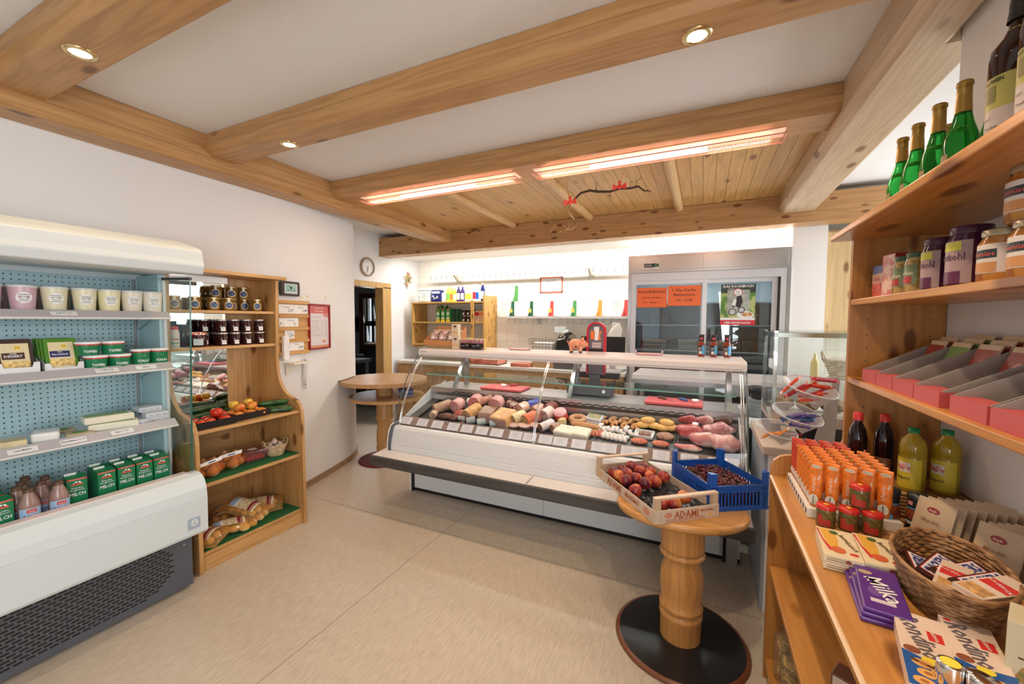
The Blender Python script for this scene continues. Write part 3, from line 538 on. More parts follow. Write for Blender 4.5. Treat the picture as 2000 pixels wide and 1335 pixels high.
# honey and jam jars
HON = two((.16, .075, .015), (.26, .14, .03), 12, .12); JAM = pm((.035, .006, .008), .12); GLID = pm((.55, .40, .16), .25, .8)
def jar(body, lid, r0, h, label=None, name='jam_jar'):
    t = thing(name, 'j', 'jar'); B().lathe([(r0-.005, 0), (r0, .005), (r0, h*.78), (r0-.006, h*.86), (r0-.006, h*.88)], body, n=20).build('glass', t)
    B().lathe([(r0-.002, h*.87), (r0-.001, h*.88), (r0-.001, h-.002), (r0-.003, h), (.0001, h)], lid, n=20, cap=False).build('lid', t); b = B()
    if label == 'honey':
        n = 18; rr_ = r0+.0006; f = lambda a, b_, q, e: (((rr_+e)*math.sin(q*math.cos(a)/rr_)), -(rr_+e)*math.cos(q*math.cos(a)/rr_), h*.42+b_*math.sin(a))
        for q, mt, e in ((.026, pm((.80, .66, .36), .4), 0), (.021, pm((.05, .08, .20), .4, var=.6, bscale=90), .0005)): b.add([(0, -rr_-e-.0002, h*.42)]+[f(2*PI*i/n, q, q, e) for i in range(n)], [(0, i+1, (i+1) % n+1) for i in range(n)], mt)
        b.wrap(h*.62, h*1.0, rr_, pm((.72, .66, .50), .4), half=.2, n=3).wtext('Honig', h*.24, .006, rr_+.001, INK)
    elif label: b.wrap(h*.12, h*.42, r0+.0005, PAPER, half=.42, n=6).wtext(label, h*.30, .005, r0+.0005, INK, wmax=.02)
    b.build('label', t); return t
hj = Series(jar(HON, GLID, .036, .088, 'honey', 'honey_jar')); hj.p['group'] = 'honey jars on the top shelf board'
k = 0
for x, y in ((-3.035, 1.42), (-3.035, 1.535), (-3.035, 1.65), (-3.035, 1.745), (-3.035, 1.945)): hj((x, y, 1.607), 70, 'honey jar with oval landscape label, %s from the left in the front row' % ORD[k]); k += 1
for j, (x, y) in enumerate(((-3.13, 1.60), (-3.13, 1.72), (-3.12, 1.82), (-3.12, 1.905))): hj((x, y, 1.607), 70, 'honey jar in the rear row of the top board, %s from the left' % ORD[j])
for j, (x, y) in enumerate(((-3.13, 1.72), (-3.12, 1.82), (-3.12, 1.905))): hj((x, y, 1.695), 60, 'honey jar stacked on the rear row near the shelf end, %s from the left' % ORD[j])
jj = Series(jar(JAM, pm((.62, .60, .55), .25, .7), .034, .092, 'Gelee')); jj.p['group'] = 'dark jam jars on the second shelf board'
for i, y in enumerate((1.70, 1.785, 1.87, 1.965)):
    jj((-3.035, y, 1.362), 80, 'dark jam jar with small white label, lower front row, %s from the left' % ORD[i]); jj((-3.035, y-.004, 1.454), 80, 'dark jam jar with small white label, upper front row, %s from the left' % ORD[i])
for i, y in enumerate((1.63, 1.72, 1.81, 1.90)): jj((-3.12, y, 1.362), 80, 'dark jam jar in the lower rear row, %s from the left' % ORD[i]); jj((-3.12, y, 1.454), 80, 'dark jam jar in the upper rear row, %s from the left' % ORD[i])
bp = jar(JAM, BLACK, .048, .15, None, 'large_jar'); BJ = Series(bp); bp['group'] = 'large black jars at the left of the second board'
BJ((-3.10, 1.50, 1.362), 80, 'large dark preserve jar at the left, behind the clip jar'); BJ((-3.12, 1.42, 1.362), 80, 'large dark preserve jar at the left end of the second board', scale=(1, 1, 1.15))
t = thing('clip_jar', 'wide dark preserving jar with wire clip and red checked lid', 'jar', (-3.055, 1.60-.05, 1.362), 75)
B().lathe([(.05, 0), (.055, .006), (.055, .07), (.05, .078)], JAM, n=24).build('glass', t)
B().lathe([(.053, .079), (.054, .096), (.0001, .099)], two((.6, .05, .04), (.75, .7, .65), 60, .6, .49, .51), n=24, cap=False).build('checked_lid', t)
B().tube([(.05, -.02, .09), (.062, -.022, .07), (.06, -.022, .04), (.056, -.02, .05)], .0014, CHROME).tube([(-.0, -.056, .09), (0, -.062, .07), (0, -.058, .05)], .0014, CHROME).build('wire_clip', t)
B().wrap(.012, .055, .0556, pm((.45, .55, .58), .4), half=.5).build('label', t)
t = thing('condiment_bottle', 'squat white bottle with red cap at the left end of the second board', 'bottle', (-3.0+.01, 1.395, 1.362), 70)
B().lathe([(.022, 0), (.026, .004), (.026, .10), (.020, .118)], pm((.70, .62, .55), .35), n=18).build('bottle', t); B().lathe([(.021, .118), (.021, .138), (.0001, .139)], RED, n=18, cap=False).build('cap', t)
B().wrap(.02, .085, .0264, pm((.72, .68, .62), .4), half=1.3).wtext('Chili', .06, .015, .027, RED).wtext('SAUCE', .035, .010, .027, GREEN).build('label', t)
# vegetables
def ztray(loc, rz, lb):
    b = B(); w_, d_, h_ = .125, .08, .048; b.box(-w_+.01, w_-.01, -d_+.01, d_-.01, 0, .003, BLACK)
    for s_ in (-1, 1):
        b.add([(-w_+.01, s_*(d_-.01), 0), (w_-.01, s_*(d_-.01), 0), (w_, s_*d_, h_), (-w_, s_*d_, h_), (-w_+.014, s_*(d_-.014), .003), (w_-.014, s_*(d_-.014), .003), (w_-.004, s_*(d_-.004), h_), (-w_+.004, s_*(d_-.004), h_)], [(0, 1, 2, 3), (4, 5, 6, 7), (3, 2, 6, 7), (0, 1, 5, 4)], BLACK)
        b.add([(s_*(w_-.01), -d_+.01, 0), (s_*(w_-.01), d_-.01, 0), (s_*w_, d_, h_), (s_*w_, -d_, h_), (s_*(w_-.014), -d_+.014, .003), (s_*(w_-.014), d_-.014, .003), (s_*(w_-.004), d_-.004, h_), (s_*(w_-.004), -d_+.004, h_)], [(0, 1, 2, 3), (4, 5, 6, 7), (3, 2, 6, 7), (0, 1, 5, 4)], BLACK)
    return one(b, 'vegetable_tray', lb, 'tray', loc, rz, 'black plastic vegetable trays')
ztray((-2.83, 1.50, .866), 90, 'black plastic tray holding red tomatoes, left'); ztray((-2.86, 1.745, .866), 93, 'black plastic tray holding yellow and red fruit, right')
def tomato(mat, stem=True, r0=.036):
    t = thing('tomato', 'v', 'tomato'); B().lathe([(.001, .006), (r0*.5, .001), (r0*.9, r0*.4), (r0, r0*.8), (r0*.85, r0*1.3), (r0*.45, r0*1.55), (r0*.12, r0*1.48), (.0001, r0*1.42)], mat, n=18, cap=False).build('fruit', t)
    if stem:
        b = B()
        for a in range(5): b.tube([(0, 0, r0*1.46), (.012*math.cos(a*1.26), .012*math.sin(a*1.26), r0*1.6), (.02*math.cos(a*1.26), .02*math.sin(a*1.26), r0*1.5)], .0013, DGREEN, 4)
        b.tube([(0, 0, r0*1.4), (.002, 0, r0*1.75)], .002, DGREEN, 5).build('stem', t)
    return t
tm = Series(tomato(two((.58, .035, .012), (.72, .10, .02), 6, .18))); tm.p['group'] = 'red tomatoes in the left black tray'
for i, (x, y, z, lb) in enumerate(((-2.795, 1.475, .87, 'front left'), (-2.795, 1.565, .87, 'front right'), (-2.79, 1.412, .87, 'front corner next to the cooler'), (-2.87, 1.50, .87, 'rear middle'), (-2.87, 1.585, .885, 'rear right'), (-2.87, 1.42, .87, 'rear left'), (-2.83, 1.535, .918, 'topmost, resting on the others'))): tm((x, y, z), i*40, 'red vine tomato, %s in the left black tray' % lb)
tn = Series(tomato(two((.62, .10, .02), (.80, .42, .06), 9, .22, .4, .6), False, .034)); tn.p['group'] = 'mottled fruit in the right black tray'
FN = ['front left', 'front middle', 'front right', 'rear left', 'rear middle', 'rear right', 'upper left', 'upper right']
for i, (x, y, z) in enumerate(((-2.82, 1.665, .87), (-2.82, 1.745, .87), (-2.82, 1.822, .87), (-2.90, 1.665, .87), (-2.90, 1.745, .87), (-2.90, 1.82, .87), (-2.865, 1.70, .915), (-2.865, 1.785, .915))): tn((x, y, z), i*55, 'yellow and red mottled tomato, %s in the right black tray' % FN[i])
pe = tomato(pm((.80, .52, .06), .25, var=.2, bscale=30), False, .032); PEs = Series(pe); pe['group'] = 'yellow striped fruit'
PEs((-2.93, 1.70, .93), 0, 'yellow striped tomato at the rear of the right tray'); PEs((-2.93, 1.80, .93), 0, 'yellow tomato at the rear right of the right tray')
def zucchini():
    t = thing('zucchini', 'z', 'zucchini', group='dark green zucchini on the pine shelf'); n = 14
    B().lathe([(.001, -.10), (.012, -.097), (.019, -.085), (.022, -.04), (.021, .03), (.019, .075), (.013, .09), (.010, .094)], two((.010, .045, .008), (.03, .10, .02), 14, .3), R('X', 90), 14, cap=False).build('fruit', t)
    B().lathe([(.010, .093), (.008, .11), (.009, .116)], pm((.12, .22, .06), .6), R('X', 90), 8).build('stem_end', t); return t
zc = Series(zucchini())
for x, y, z, rz, lb in ((-2.80, 1.93, .888, -38, 'lying at the front, next to the black tray'), (-2.855, 1.945, .888, -30, 'second from the front'), (-2.91, 1.945, .888, -28, 'third from the front'), (-2.965, 1.94, .888, -22, 'at the rear, partly behind the tray'), (-2.88, 1.95, .927, -30, 'lying on top of the others')): zc((x, y, z), rz, 'dark green zucchini %s' % lb)
def cucumber(loc, rz, lb): return one(B().lathe([(.001, -.16), (.015, -.155), (.022, -.13), (.024, 0), (.021, .13), (.012, .155), (.001, .16)], two((.008, .035, .008), (.02, .07, .015), 20, .35), R('X', 90), 14, cap=False), 'cucumber', lb, 'cucumber', loc, rz, 'cucumbers in front of the mirror')
cucumber((-3.13, 1.60, .89), 8, 'long dark green cucumber nearest the mirror'); cucumber((-3.08, 1.62, .89), 12, 'long dark green cucumber in front of the mirror'); cucumber((-3.10, 1.60, .928), 6, 'dark green cucumber lying on top of two others')
def pepper(mat, loc, lb, rot):
    t = thing('bell_pepper', lb, 'pepper', loc, rot=rot, group='peppers in front of the mirror'); b = B()
    for a in range(4): b.ball((.017*math.cos(a*PI/2), .017*math.sin(a*PI/2), .035), (.024, .024, .037), mat, 12, 8)
    b.build('fruit', t); B().tube([(0, 0, .06), (.004, 0, .08), (.012, 0, .09)], .004, DGREEN, 6).build('stem', t)
pepper(DGREEN, (-3.05, 1.42, .866), 'dark green pepper in front of the mirror', (0, 0, 0)); pepper(pm((.45, .42, .06), .2), (-3.14, 1.42, .866), 'yellow green pepper close to the mirror', (0, 0, 1)); pepper(pm((.45, .02, .015), .15), (-2.96, 1.42, .866), 'red pepper behind the left tomato tray', (0, 0, 2))
# middle shelf: onion nets, punnet, garlic basket
ON = two((.36, .17, .07), (.56, .33, .17), 9, .35, stretch=(1, 1, .3)); NET = glass((1, .72, .5), .4, .3, (.62, .26, .08), .16)
def onion_net(loc, rz, lb):
    t = thing('onion_net', lb, 'onions', loc, rz, 'nets of onions on the middle shelf')
    for i, (x, y, z) in enumerate(((-.055, -.02, 0), (.02, -.03, 0), (.07, .03, 0), (-.02, .045, 0), (-.02, 0, .052), (.04, .01, .05))):
        B().lathe([(.001, 0), (.02, .003), (.036, .02), (.037, .035), (.028, .055), (.010, .066), (.004, .075)], ON, T(x, y, z) @ R('X', 20*(i % 3-1)), 14, cap=False).build('onion', t)
    B().ball((0, .005, .05), (.115, .082, .056), NET, 16, 10).build('orange_net', t)
    B().add([(-.07, -.05, .088), (.06, -.06, .10), (.065, -.055, .122), (-.065, -.045, .108)], [(0, 1, 2, 3)], PAPER).add([(-.02, -.0565, .100), (.02, -.0595, .104), (.02, -.0585, .110), (-.02, -.0555, .106)], [(0, 1, 2, 3)], NAVY).build('paper_tag', t)
onion_net((-2.84, 1.47, .542), 95, 'orange net of brown onions beside the cooler'); onion_net((-2.88, 1.625, .542), 80, 'orange net of brown onions in the middle of the shelf')
t = thing('plastic_punnet', 'clear lidded plastic punnet of small red tomatoes', 'punnet', (-2.90, 1.80, .542), 85)
B().add([(x*(.07+.02*k_), y*(.05+.015*k_), .001+.075*k_) for k_ in (0, 1) for x, y in ((-1, -1), (1, -1), (1, 1), (-1, 1))], [(0, 1, 5, 4), (1, 2, 6, 5), (2, 3, 7, 6), (3, 0, 4, 7), (0, 3, 2, 1), (4, 5, 6, 7)], glass((.85, .62, .60), 1.2, .05, (.5, .2, .2), .25)).build('punnet', t, bev=.008)
for i in range(11): B().ball((-.045+.03*(i % 4), -.03+.03*(i//4), .018), .016, pm((.55, .05, .03), .2), 10, 7).build('cherry_tomato', t)
B().box(-.025, .025, -.02, .02, .077, .0775, PAPER).build('white_label', t)
def basket(t, r0, r1, h, mat, rows=10, sx=1.0, sy=1.0, n=30, thick=.004, floor=True):
    b = B()
    for i in range(rows):
        z = thick+(h-thick)*i/(rows-1); rr_ = r0+(r1-r0)*i/(rows-1)
        b.tube([((rr_+(.0035 if (j+i) % 2 else -.0015))*math.cos(2*PI*j/n)*sx, (rr_+(.0035 if (j+i) % 2 else -.0015))*math.sin(2*PI*j/n)*sy, z) for j in range(n)], (h/rows)*.56, mat, 5, closed=True)
    b.tube([((r1+.002)*math.cos(2*PI*j/n)*sx, (r1+.002)*math.sin(2*PI*j/n)*sy, h+.004) for j in range(n)], thick*1.4, mat, 6, closed=True)
    if floor: b.lathe([(r0, 0.001), (r0, .006)], mat, Matrix.Diagonal((sx, sy, 1, 1)), n)
    b.build('woven_body', t)
WICK = two((.55, .38, .20), (.68, .52, .32), 30, .6); t = thing('wicker_basket', 'small round wicker basket with two handles full of garlic bulbs', 'basket', (-2.86, 1.945, .542), 80)
basket(t, .048, .075, .075, WICK, 9)
for s_ in (-1, 1): B().tube([(s_*.074, -.03, .07), (s_*.082, -.022, .105), (s_*.084, 0, .118), (s_*.082, .022, .105), (s_*.074, .03, .07)], .0045, WICK).build('handle', t)
gp = thing('garlic_bulb', 'g', 'garlic', group='garlic bulbs in the small wicker basket'); b = B().lathe([(.001, 0), (.017, .004), (.023, .015), (.018, .028), (.006, .038), (.003, .05)], two((.62, .48, .38), (.74, .62, .52), 12, .5), n=14, cap=False); b.build('bulb', gp); GB = Series(gp)
for i, (x, y, z) in enumerate(((-2.83, 1.93, .595), (-2.84, 1.975, .60), (-2.885, 1.92, .60), (-2.89, 1.96, .607), (-2.865, 1.943, .625))): GB((x, y, z), label='whitish garlic bulb, %s in the small wicker basket' % ['front left', 'front right', 'rear left', 'rear right', 'topmost'][i], rot=(.5*math.sin(i), .6*math.cos(i*2), i))
# bottom shelf: bags of potatoes
POT = two((.55, .36, .12), (.66, .47, .20), 10, .45); BAG = glass((1, .82, .55), 1, .15, (.80, .50, .20), .22)
def potato_bag(loc, rz, lb, tilt=0, lay=0):
    t = thing('potato_bag', lb, 'potatoes', loc, rot=(math.radians(tilt), math.radians(lay), math.radians(rz)), group='bags of potatoes on the bottom shelf'); random.seed(int(rz))
    for i in range(9): B().ball((-.075+.05*(i % 4)+.008*(i//4), -.035+.045*(i//4), .028+.012*(i % 2)), (.028, .022, .024), POT, 12, 8, R('Z', 0)).build('potato', t)
    b = B(); pts = []; nn = 12
    for j in range(nn+1):
        u = j/nn; h_ = .052*math.sin(PI*min(1, max(0, u)))**.5+.004; pts.append((u*.30-.15, h_))
    vs = []; fs = []; m_ = 7
    for x, h_ in pts:
        for kx in range(m_): v_ = kx/(m_-1)*2-1; vs.append((x+.006*math.sin(9*v_+20*x), v_*(.085+.006*math.sin(30*x)), .03+h_*math.cos(v_*PI/2)*.95+.003*math.sin(40*x+9*v_)))
    for j in range(nn):
        for kx in range(m_-1): a = j*m_+kx; fs.append((a, a+1, a+m_+1, a+m_))
    k0 = len(vs); vs += [(v_[0], v_[1], max(.001, .03-(v_[2]-.03)*.5)) for v_ in vs[:k0]]; fs += [tuple(k0+q for q in f)[::-1] for f in fs]
    b.add(vs, fs, BAG, None, True).build('clear_bag', t)
    b = B(); top = lambda x, y: (x, y, .034+(.052*math.sin(PI*(x+.15)/.30)**.5+.004)*math.cos(y/.085*PI/2)*.95+.003)
    def patch(x0, x1, y0, y1, mt, e=0):
        n_ = 5; vv = [tuple(Vector(top(x0+(x1-x0)*i/n_, y0+(y1-y0)*j/n_))+Vector((0, 0, e))) for i in range(n_+1) for j in range(n_+1)]; b.add(vv, [(i*(n_+1)+j, i*(n_+1)+j+1, (i+1)*(n_+1)+j+1, (i+1)*(n_+1)+j) for i in range(n_) for j in range(n_)], mt, None, True)
    patch(-.09, .09, -.05, .05, two((.55, .42, .22), (.72, .62, .42), 45, .5)); patch(.045, .062, -.05, .05, pm((.22, .012, .03), .4), .001); patch(.066, .072, -.05, .05, pm((.22, .012, .03), .4), .001); patch(-.088, -.05, -.045, .03, pm((.35, .48, .70), .4), .001); patch(-.05, -.035, -.045, .045, pm((.78, .76, .70), .4), .001); b.build('printed_label', t)
potato_bag((-2.90, 1.74, .185), 20, 'large potato bag with striped label lying on top of the pile', 12, 12); potato_bag((-2.85, 1.60, .117), 65, 'potato bag with orange net showing at the front middle', 0, 0)
potato_bag((-2.84, 1.46, .13), 15, 'potato bag at the left end with red striped label', 20, -6); potato_bag((-2.98, 1.90, .125), 50, 'potato bag at the rear right of the pile', 20, 0); potato_bag((-3.05, 1.68, .125), -30, 'potato bag at the rear of the pile against the back', 10, 0)
lp = thing('potato', 'potato', 'potato'); B().ball((0, 0, .024), (.034, .027, .024), two((.66, .47, .14), (.76, .58, .24), 8, .4), 14, 9).build('tuber', lp); PT = Series(lp); lp['group'] = 'loose yellow potatoes at the front of the bottom shelf'
for i, (x, y) in enumerate(((-2.79, 1.72), (-2.82, 1.785), (-2.77, 1.655), (-2.85, 1.845))): PT((x, y, .117), i*40, 'yellow loose potato on the green mat, %s from the right' % ORD[3-i] if i < 3 else 'yellow loose potato on the green mat, rightmost')
# things on the curved wall
def onwall(y, z, d=.012): x, a = wall_at(y); r_ = math.radians(a-90); return T(x+d*math.cos(r_), y+d*math.sin(r_), z) @ R('Z', a)   # local -Y faces out of the wall
def wthing(name, lb, cat, y, z, d=.012, group=None):
    t = thing(name, lb, cat, group=group); t.matrix_world = onwall(y, z, d); return t
t = wthing('weather_station', 'small black digital weather station display on the white wall', 'display', 2.36, 1.81, .002)
B().prism([(-.088, -.062), (.088, -.062), (.094, -.05), (.096, 0), (.094, .05), (.088, .062), (-.088, .062), (-.094, .05), (-.096, 0), (-.094, -.05)], 'y', -.028, 0, pm((.035, .02, .02), .35)).build('case', t, bev=.004)
B().rect(-.064, .068, -.042, .042, pm((.62, .64, .62), .4), -.028).build('bezel', t)
B().rect(-.054, .058, -.028, .034, pm((.30, .52, .45), .3), -.029).disc(0, .008, .016, .009, INK, -.0296).disc(-.028, -.012, .007, .005, INK, -.0296).disc(.002, -.012, .007, .005, INK, -.0296).disc(.034, -.012, .007, .005, INK, -.0296).text('21.5', -.02, .024, .010, INK, -.0292).build('screen', t)
t = wthing('price_board', 'slatted wooden price board with white price cards on the wall', 'price board', 2.40, 1.48, .004); PB = wood('x', (.68, .38, .13), (.5, .25, .08), seed=12)
B().box(-.16, .16, -.008, 0, -.22, .23, PB).build('back_board', t)
for z in (.215, .095, -.015, -.12, -.225): B().box(-.165, .165, -.022, -.008, z-.012, z+.016, PB).build('slat', t)
def card(x0, x1, z0, z1, tx, pr):
    b = B().rect(x0, x1, z0, z1, PAPER, -.010, t=.002); b.text(tx, (x0+x1)/2, z1-.022, .013, GREYINK, -.0122, wmax=(x1-x0)*.6).text(pr, x1-.035, z0+.025, .028, INK, -.0122, wmax=.05).build('price_card', t)
card(-.155, 0, .118, .195, 'Zwiebeln', '1,29'); card(.002, .155, .118, .195, 'Möhren', '1,49'); card(-.155, -.112, .005, .08, '', '1,9'); card(-.110, .045, .005, .08, 'Kartoffeln', '2,-'); card(-.10, .0, -.10, -.028, 'Tomaten', '2,99'); card(-.12, -.06, -.205, -.13, '', '2,49'); card(-.055, .10, -.205, -.13, 'Paprika', '2,99')
one(B().box(-.028, .028, -.03, 0, 0, .21, WHITE), 'cup_dispenser', 'narrow white dispenser below the price board at the shelf edge', 'dispenser', tuple(onwall(2.285, 1.20, .025).translation), wall_at(2.285)[1], bev=.006)
t = wthing('notice_poster', 'white poster with red heading in a dark red frame on the curved wall', 'poster', 2.70, 1.48, .012)
w_, h_ = .155, .212; b = B()
for q in ((-w_, w_, -h_, -h_+.014), (-w_, w_, h_-.014, h_), (-w_, -w_+.014, -h_, h_), (w_-.014, w_, -h_, h_)): b.box(q[0], q[1], -.022, 0, q[2], q[3], pm((.30, .012, .02), .3))
b.build('red_frame', t); b = B().rect(-w_+.012, w_-.012, -h_+.012, h_-.012, pm((.70, .66, .66), .4), -.008).rect(-w_+.014, w_-.014, .125, h_-.014, pm((.58, .14, .13), .5), -.0085).text('Sommerzeit', 0, .178, .022, pm((.8, .6, .58), .5), -.0090, wmax=.24).text('Ihr Wochentipp', 0, .146, .017, PAPER, -.0090, wmax=.2)
b.poly([(.14, .12), (.05, .13), (.06, .108), (.08, .10), (.09, .075), (.10, .095), (.14, .09)], pm((.66, .25, .22), .5), -.0086).text('Deutsche Qualität', -.04, .09, .013, GREYINK, -.0086, wmax=.14).rect(-w_+.014, w_-.014, -h_+.014, -.175, pm((.62, .30, .18), .5), -.0086).disc(.07, -.14, .026, .014, pm((.70, .30, .18), .5), -.0086)
for i in range(8): b.rect(-.11, .0+.02*math.sin(i*2), .055-.02*i, .059-.02*i, GREYINK, -.0086).rect(.03, .05, .055-.02*i, .059-.02*i, GREYINK, -.0086).rect(.08, .11, .055-.02*i, .059-.02*i, GREYINK, -.0086)
b.build('printed_sheet', t)
t = wthing('wall_ledge', 'small pale wooden ledge on the wall below the price board', 'shelf', 2.36, 1.165, .006); B().prism([(-.05, 0), (.11, 0), (.11, -.05), (-.05, -.10)], 'y', -.006, 0, CREAM).box(-.055, .11, -.10, 0, -.003, .012, CREAM).build('board', t)
t = wthing('plastic_glove', 'white plastic gloves hanging from a wall hook below the poster', 'gloves', 2.50, 1.09, .008); FL = glass((.97, .97, .97), 1, .3, (.85, .83, .80), .6); b = B()
b.tube([(0, -.012, .10), (.004, -.014, .04), (-.004, -.014, -.06), (.0, -.012, -.14)], [.006, .022, .017, .012], FL, 8).tube([(.005, -.012, .1), (.03, -.016, .075), (.055, -.014, .055)], [.005, .014, .003], FL, 6).tube([(.0, -.012, .1), (-.03, -.016, .08), (-.045, -.014, .05)], [.005, .012, .003], FL, 6)
for i in range(4): b.tube([(-.01+.007*i, -.012, -.13), (-.014+.009*i, -.012, -.17)], [.005, .003], FL, 5)
b.build('gloves', t); B().tube([(0, 0, .10), (0, -.018, .10), (0, -.02, .115)], .002, CHROME).build('hook', t)
for i, (y, z, lb) in enumerate(((2.50, 1.745, 'tiny wall hook above the price board'), (2.575, 1.76, 'tiny wall hook above the left corner of the poster'), (2.83, 1.76, 'tiny wall hook above the right corner of the poster'))):
    t = wthing('wall_hook', lb, 'hook', y, z, .0, 'hooks above the poster'); B().disc(0, 0, .008, .014, RIM, -.001, t=.002).tube([(0, -.003, .004), (0, -.012, -.006), (0, -.014, .004)], .0016, RIM, 5).build('hook', t)
# ---------- meat counter ----------
X0, X1 = -2.38, .275
DC = thing('meat_counter', 'long white refrigerated meat counter with curved glass front and dark bumper edge', 'display counter', (-1.05, 3.05, 0))
def dcp(b, name, par=None, **k):
    o = b.build(name, None, **k); o.parent = DC; o.matrix_parent_inverse = Matrix.Translation(-Vector(DC.location)); return o
CWH = pm((.74, .76, .78), .3); LAM = pm((.74, .71, .69), .35, var=.05, bscale=200); BUMP = wood('x', (.085, .08, .078), (.04, .04, .04), False, .5)
KICK = pm((.70, .73, .75), .28)
dcp(B().box(X0+.02, X1-.02, 2.90, 3.50, .03, .62, KICK), 'base_cabinet')
b = B().box(X0+.06, -1.085, 2.888, 2.90, .035, .42, KICK).box(-1.075, .14, 2.888, 2.90, .035, .42, KICK); dcp(b, 'kick_panel', bev=.002)
dcp(B().box(X0+.02, X1-.02, 2.91, 3.4, 0, .03, BLACK).box(X0+.02, X0+.045, 2.885, 2.91, .0, .45, BLACK).box(X0, X0+.02, 2.885, 3.45, 0, .45, WHITE).box(.155, .175, 2.88, 2.90, 0, .42, BLACK).box(.175, .24, 2.885, 2.9, 0, .42, STEEL), 'base_trim')
b = B().prism([(2.90, .40), (2.90, .44), (2.63, .455), (2.46, .447), (2.455, .44), (2.46, .40)], 'x', X0-.04, X1, LAM); b.box(-1.052, -1.048, 2.47, 2.60, .4465, .4568, GREY); dcp(b, 'bumper_ledge')
dcp(B().prism([(2.45, .375), (2.45, .442), (2.462, .449), (2.47, .445), (2.49, .39), (2.49, .37), (2.46, .365)], 'x', X0-.045, X1+.01, BUMP).box(X0-.045, X0-.04, 2.46, 2.6, .38, .44, BUMP), 'dark_bumper_rail')
fp = [(2.90, .44), (2.615, .455), (2.612, .50), (2.622, .503), (2.618, .507), (2.627, .56), (2.634, .562), (2.632, .566), (2.65, .63), (2.665, .648), (2.70, .652), (2.72, .60), (2.90, .60)]
b = B().prism(fp, 'x', X0+.03, X1-.02, CWH)
dcp(b, 'front_panel')
for xa, xb, c_ in ((X0, X0+.012, WHITE), (X0+.012, X0+.03, pm((.10, .12, .15), .4)), (X1-.02, X1, WHITE)):
    dcp(B().prism([(2.90, .40), (2.60, .42), (2.595, .50), (2.612, .60), (2.64, .655), (2.67, .668), (2.75, .668), (3.45, .93), (3.45, .40)], 'x', xa, xb, c_), 'end_cap')
dcp(B().prism([(2.70, .64), (2.72, .672), (3.19, .905), (3.19, .7)], 'x', X0+.031, X0+.038, WHITE).prism([(2.70, .64), (2.72, .672), (3.19, .905), (3.19, .7)], 'x', X1-.036, X1-.030, WHITE), 'inner_side_wall')
dz = lambda y: .66+(y-2.72)*.30
WST = pm((.58, .55, .55), .33, .9)
b = B().prism([(2.70, .60), (2.72, .655), (3.18, .795), (3.18, .62)], 'x', X0+.03, X1-.03, pm((.10, .095, .09), .4)); dcp(b, 'display_deck')
b = B().prism([(3.18, .62), (3.18, .84), (3.165, .87), (3.165, .915), (3.52, .92), (3.52, .62)], 'x', X0+.03, X1-.02, WST)
for i in range(62): x = -2.1+i*.0345; b.box(x, x+.024, 3.158, 3.168, .873+(i % 2)*.008, .880+(i % 2)*.008, BLACK).box(x+.024, x+.0345, 3.158, 3.168, .877, .885, BLACK)
b.box(.13, .20, 3.160, 3.166, .862, .895, GREY).box(.135, .195, 3.158, 3.161, .867, .89, WST); dcp(b, 'steel_worktop')
gp_ = [(2.69, .652), (2.735, .80), (2.80, .94), (2.89, 1.09), (3.01, 1.225)]
def sweep(pts, dd): return pts+[(y+dd, z+dd*.15) for y, z in pts[::-1]]
GC = catmull(gp_, 4)
for xa, xb in ((X0+.03, -1.092), (-1.086, X1-.01)): 
    b = B(); n = len(GC); b.add([(x, y, z) for x in (xa, xb) for y, z in GC], [(i, i+1, n+i+1, n+i) for i in range(n-1)], glass((.97, .98, .98), 1.0), None, True); dcp(b, 'curved_front_glass')
for x in (X0+.012, X1-.012):
    b = B().add([(x, y, z) for y, z in GC]+[(x, 3.45, 1.225), (x, 3.45, .92), (x, 2.76, .668)], [tuple(range(len(GC)+3))], GLASS); 
    b.tube([(x, y-.003, z) for y, z in GC], .005, pm((.10, .12, .12), .2), 6); dcp(b, 'side_glass')
for x in (X0+.06, -1.089, X1-.04):
    b = B()
    for dx in (-.006, .006): b.tube([(x+dx, y-.004, z) for y, z in GC], .004, CHROME, 6)
    dcp(b, 'chrome_strip')
sl = [(3.01, 1.222), (3.02, 1.27), (3.045, 1.282), (3.50, 1.282), (3.52, 1.27), (3.52, 1.23), (3.40, 1.222)]
b = B().prism(sl, 'x', X0+.01, X1-.015, pm((.72, .67, .66), .3)); b.prism([(3.012, 1.235), (3.008, 1.237), (3.012, 1.239)], 'x', X0+.02, X1-.03, GREY); b.box(X0+.03, X0+.09, 3.015, 3.019, 1.255, 1.262, GREY)
b.prism([(3.01, 1.205), (3.01, 1.27), (3.04, 1.284), (3.50, 1.284), (3.50, 1.222), (3.05, 1.222)], 'x', X1-.02, X1-.008, WHITE); dcp(b, 'top_board', bev=.003)
dcp(B().box(X0+.06, X1-.06, 3.20, 3.235, 1.207, 1.222, pm((1, .86, .84), .5, emit=1.0)), 'counter_lamp')
dcp(B().box(X0+.07, X1-.06, 3.05, 3.36, 1.046, 1.054, glass((.86, .96, .92), 1.1)).box(X0+.07, X1-.06, 3.047, 3.05, 1.045, 1.055, pm((.22, .50, .42), .15)), 'glass_shelf')
for x in (-2.10, -.98, .185): dcp(B().box(x-.02, x+.02, 3.40, 3.44, .92, 1.225, STEEL).prism([(3.19, .92), (3.23, .92), (3.44, 1.20), (3.40, 1.222)], 'x', x-.016, x+.016, STEEL).lathe([(.02, -.01), (.02, .01)], CREAM, T(x, 3.32, 1.07) @ R('Y', 90), 12), 'steel_bracket')
dcp(B().prism([(2.71, .657), (2.713, .655), (2.775, .715), (2.77, .717)], 'x', X0+.04, X1-.04, glass((.92, .85, .80), .8, .05, (.50, .38, .32), .45)), 'label_strip')
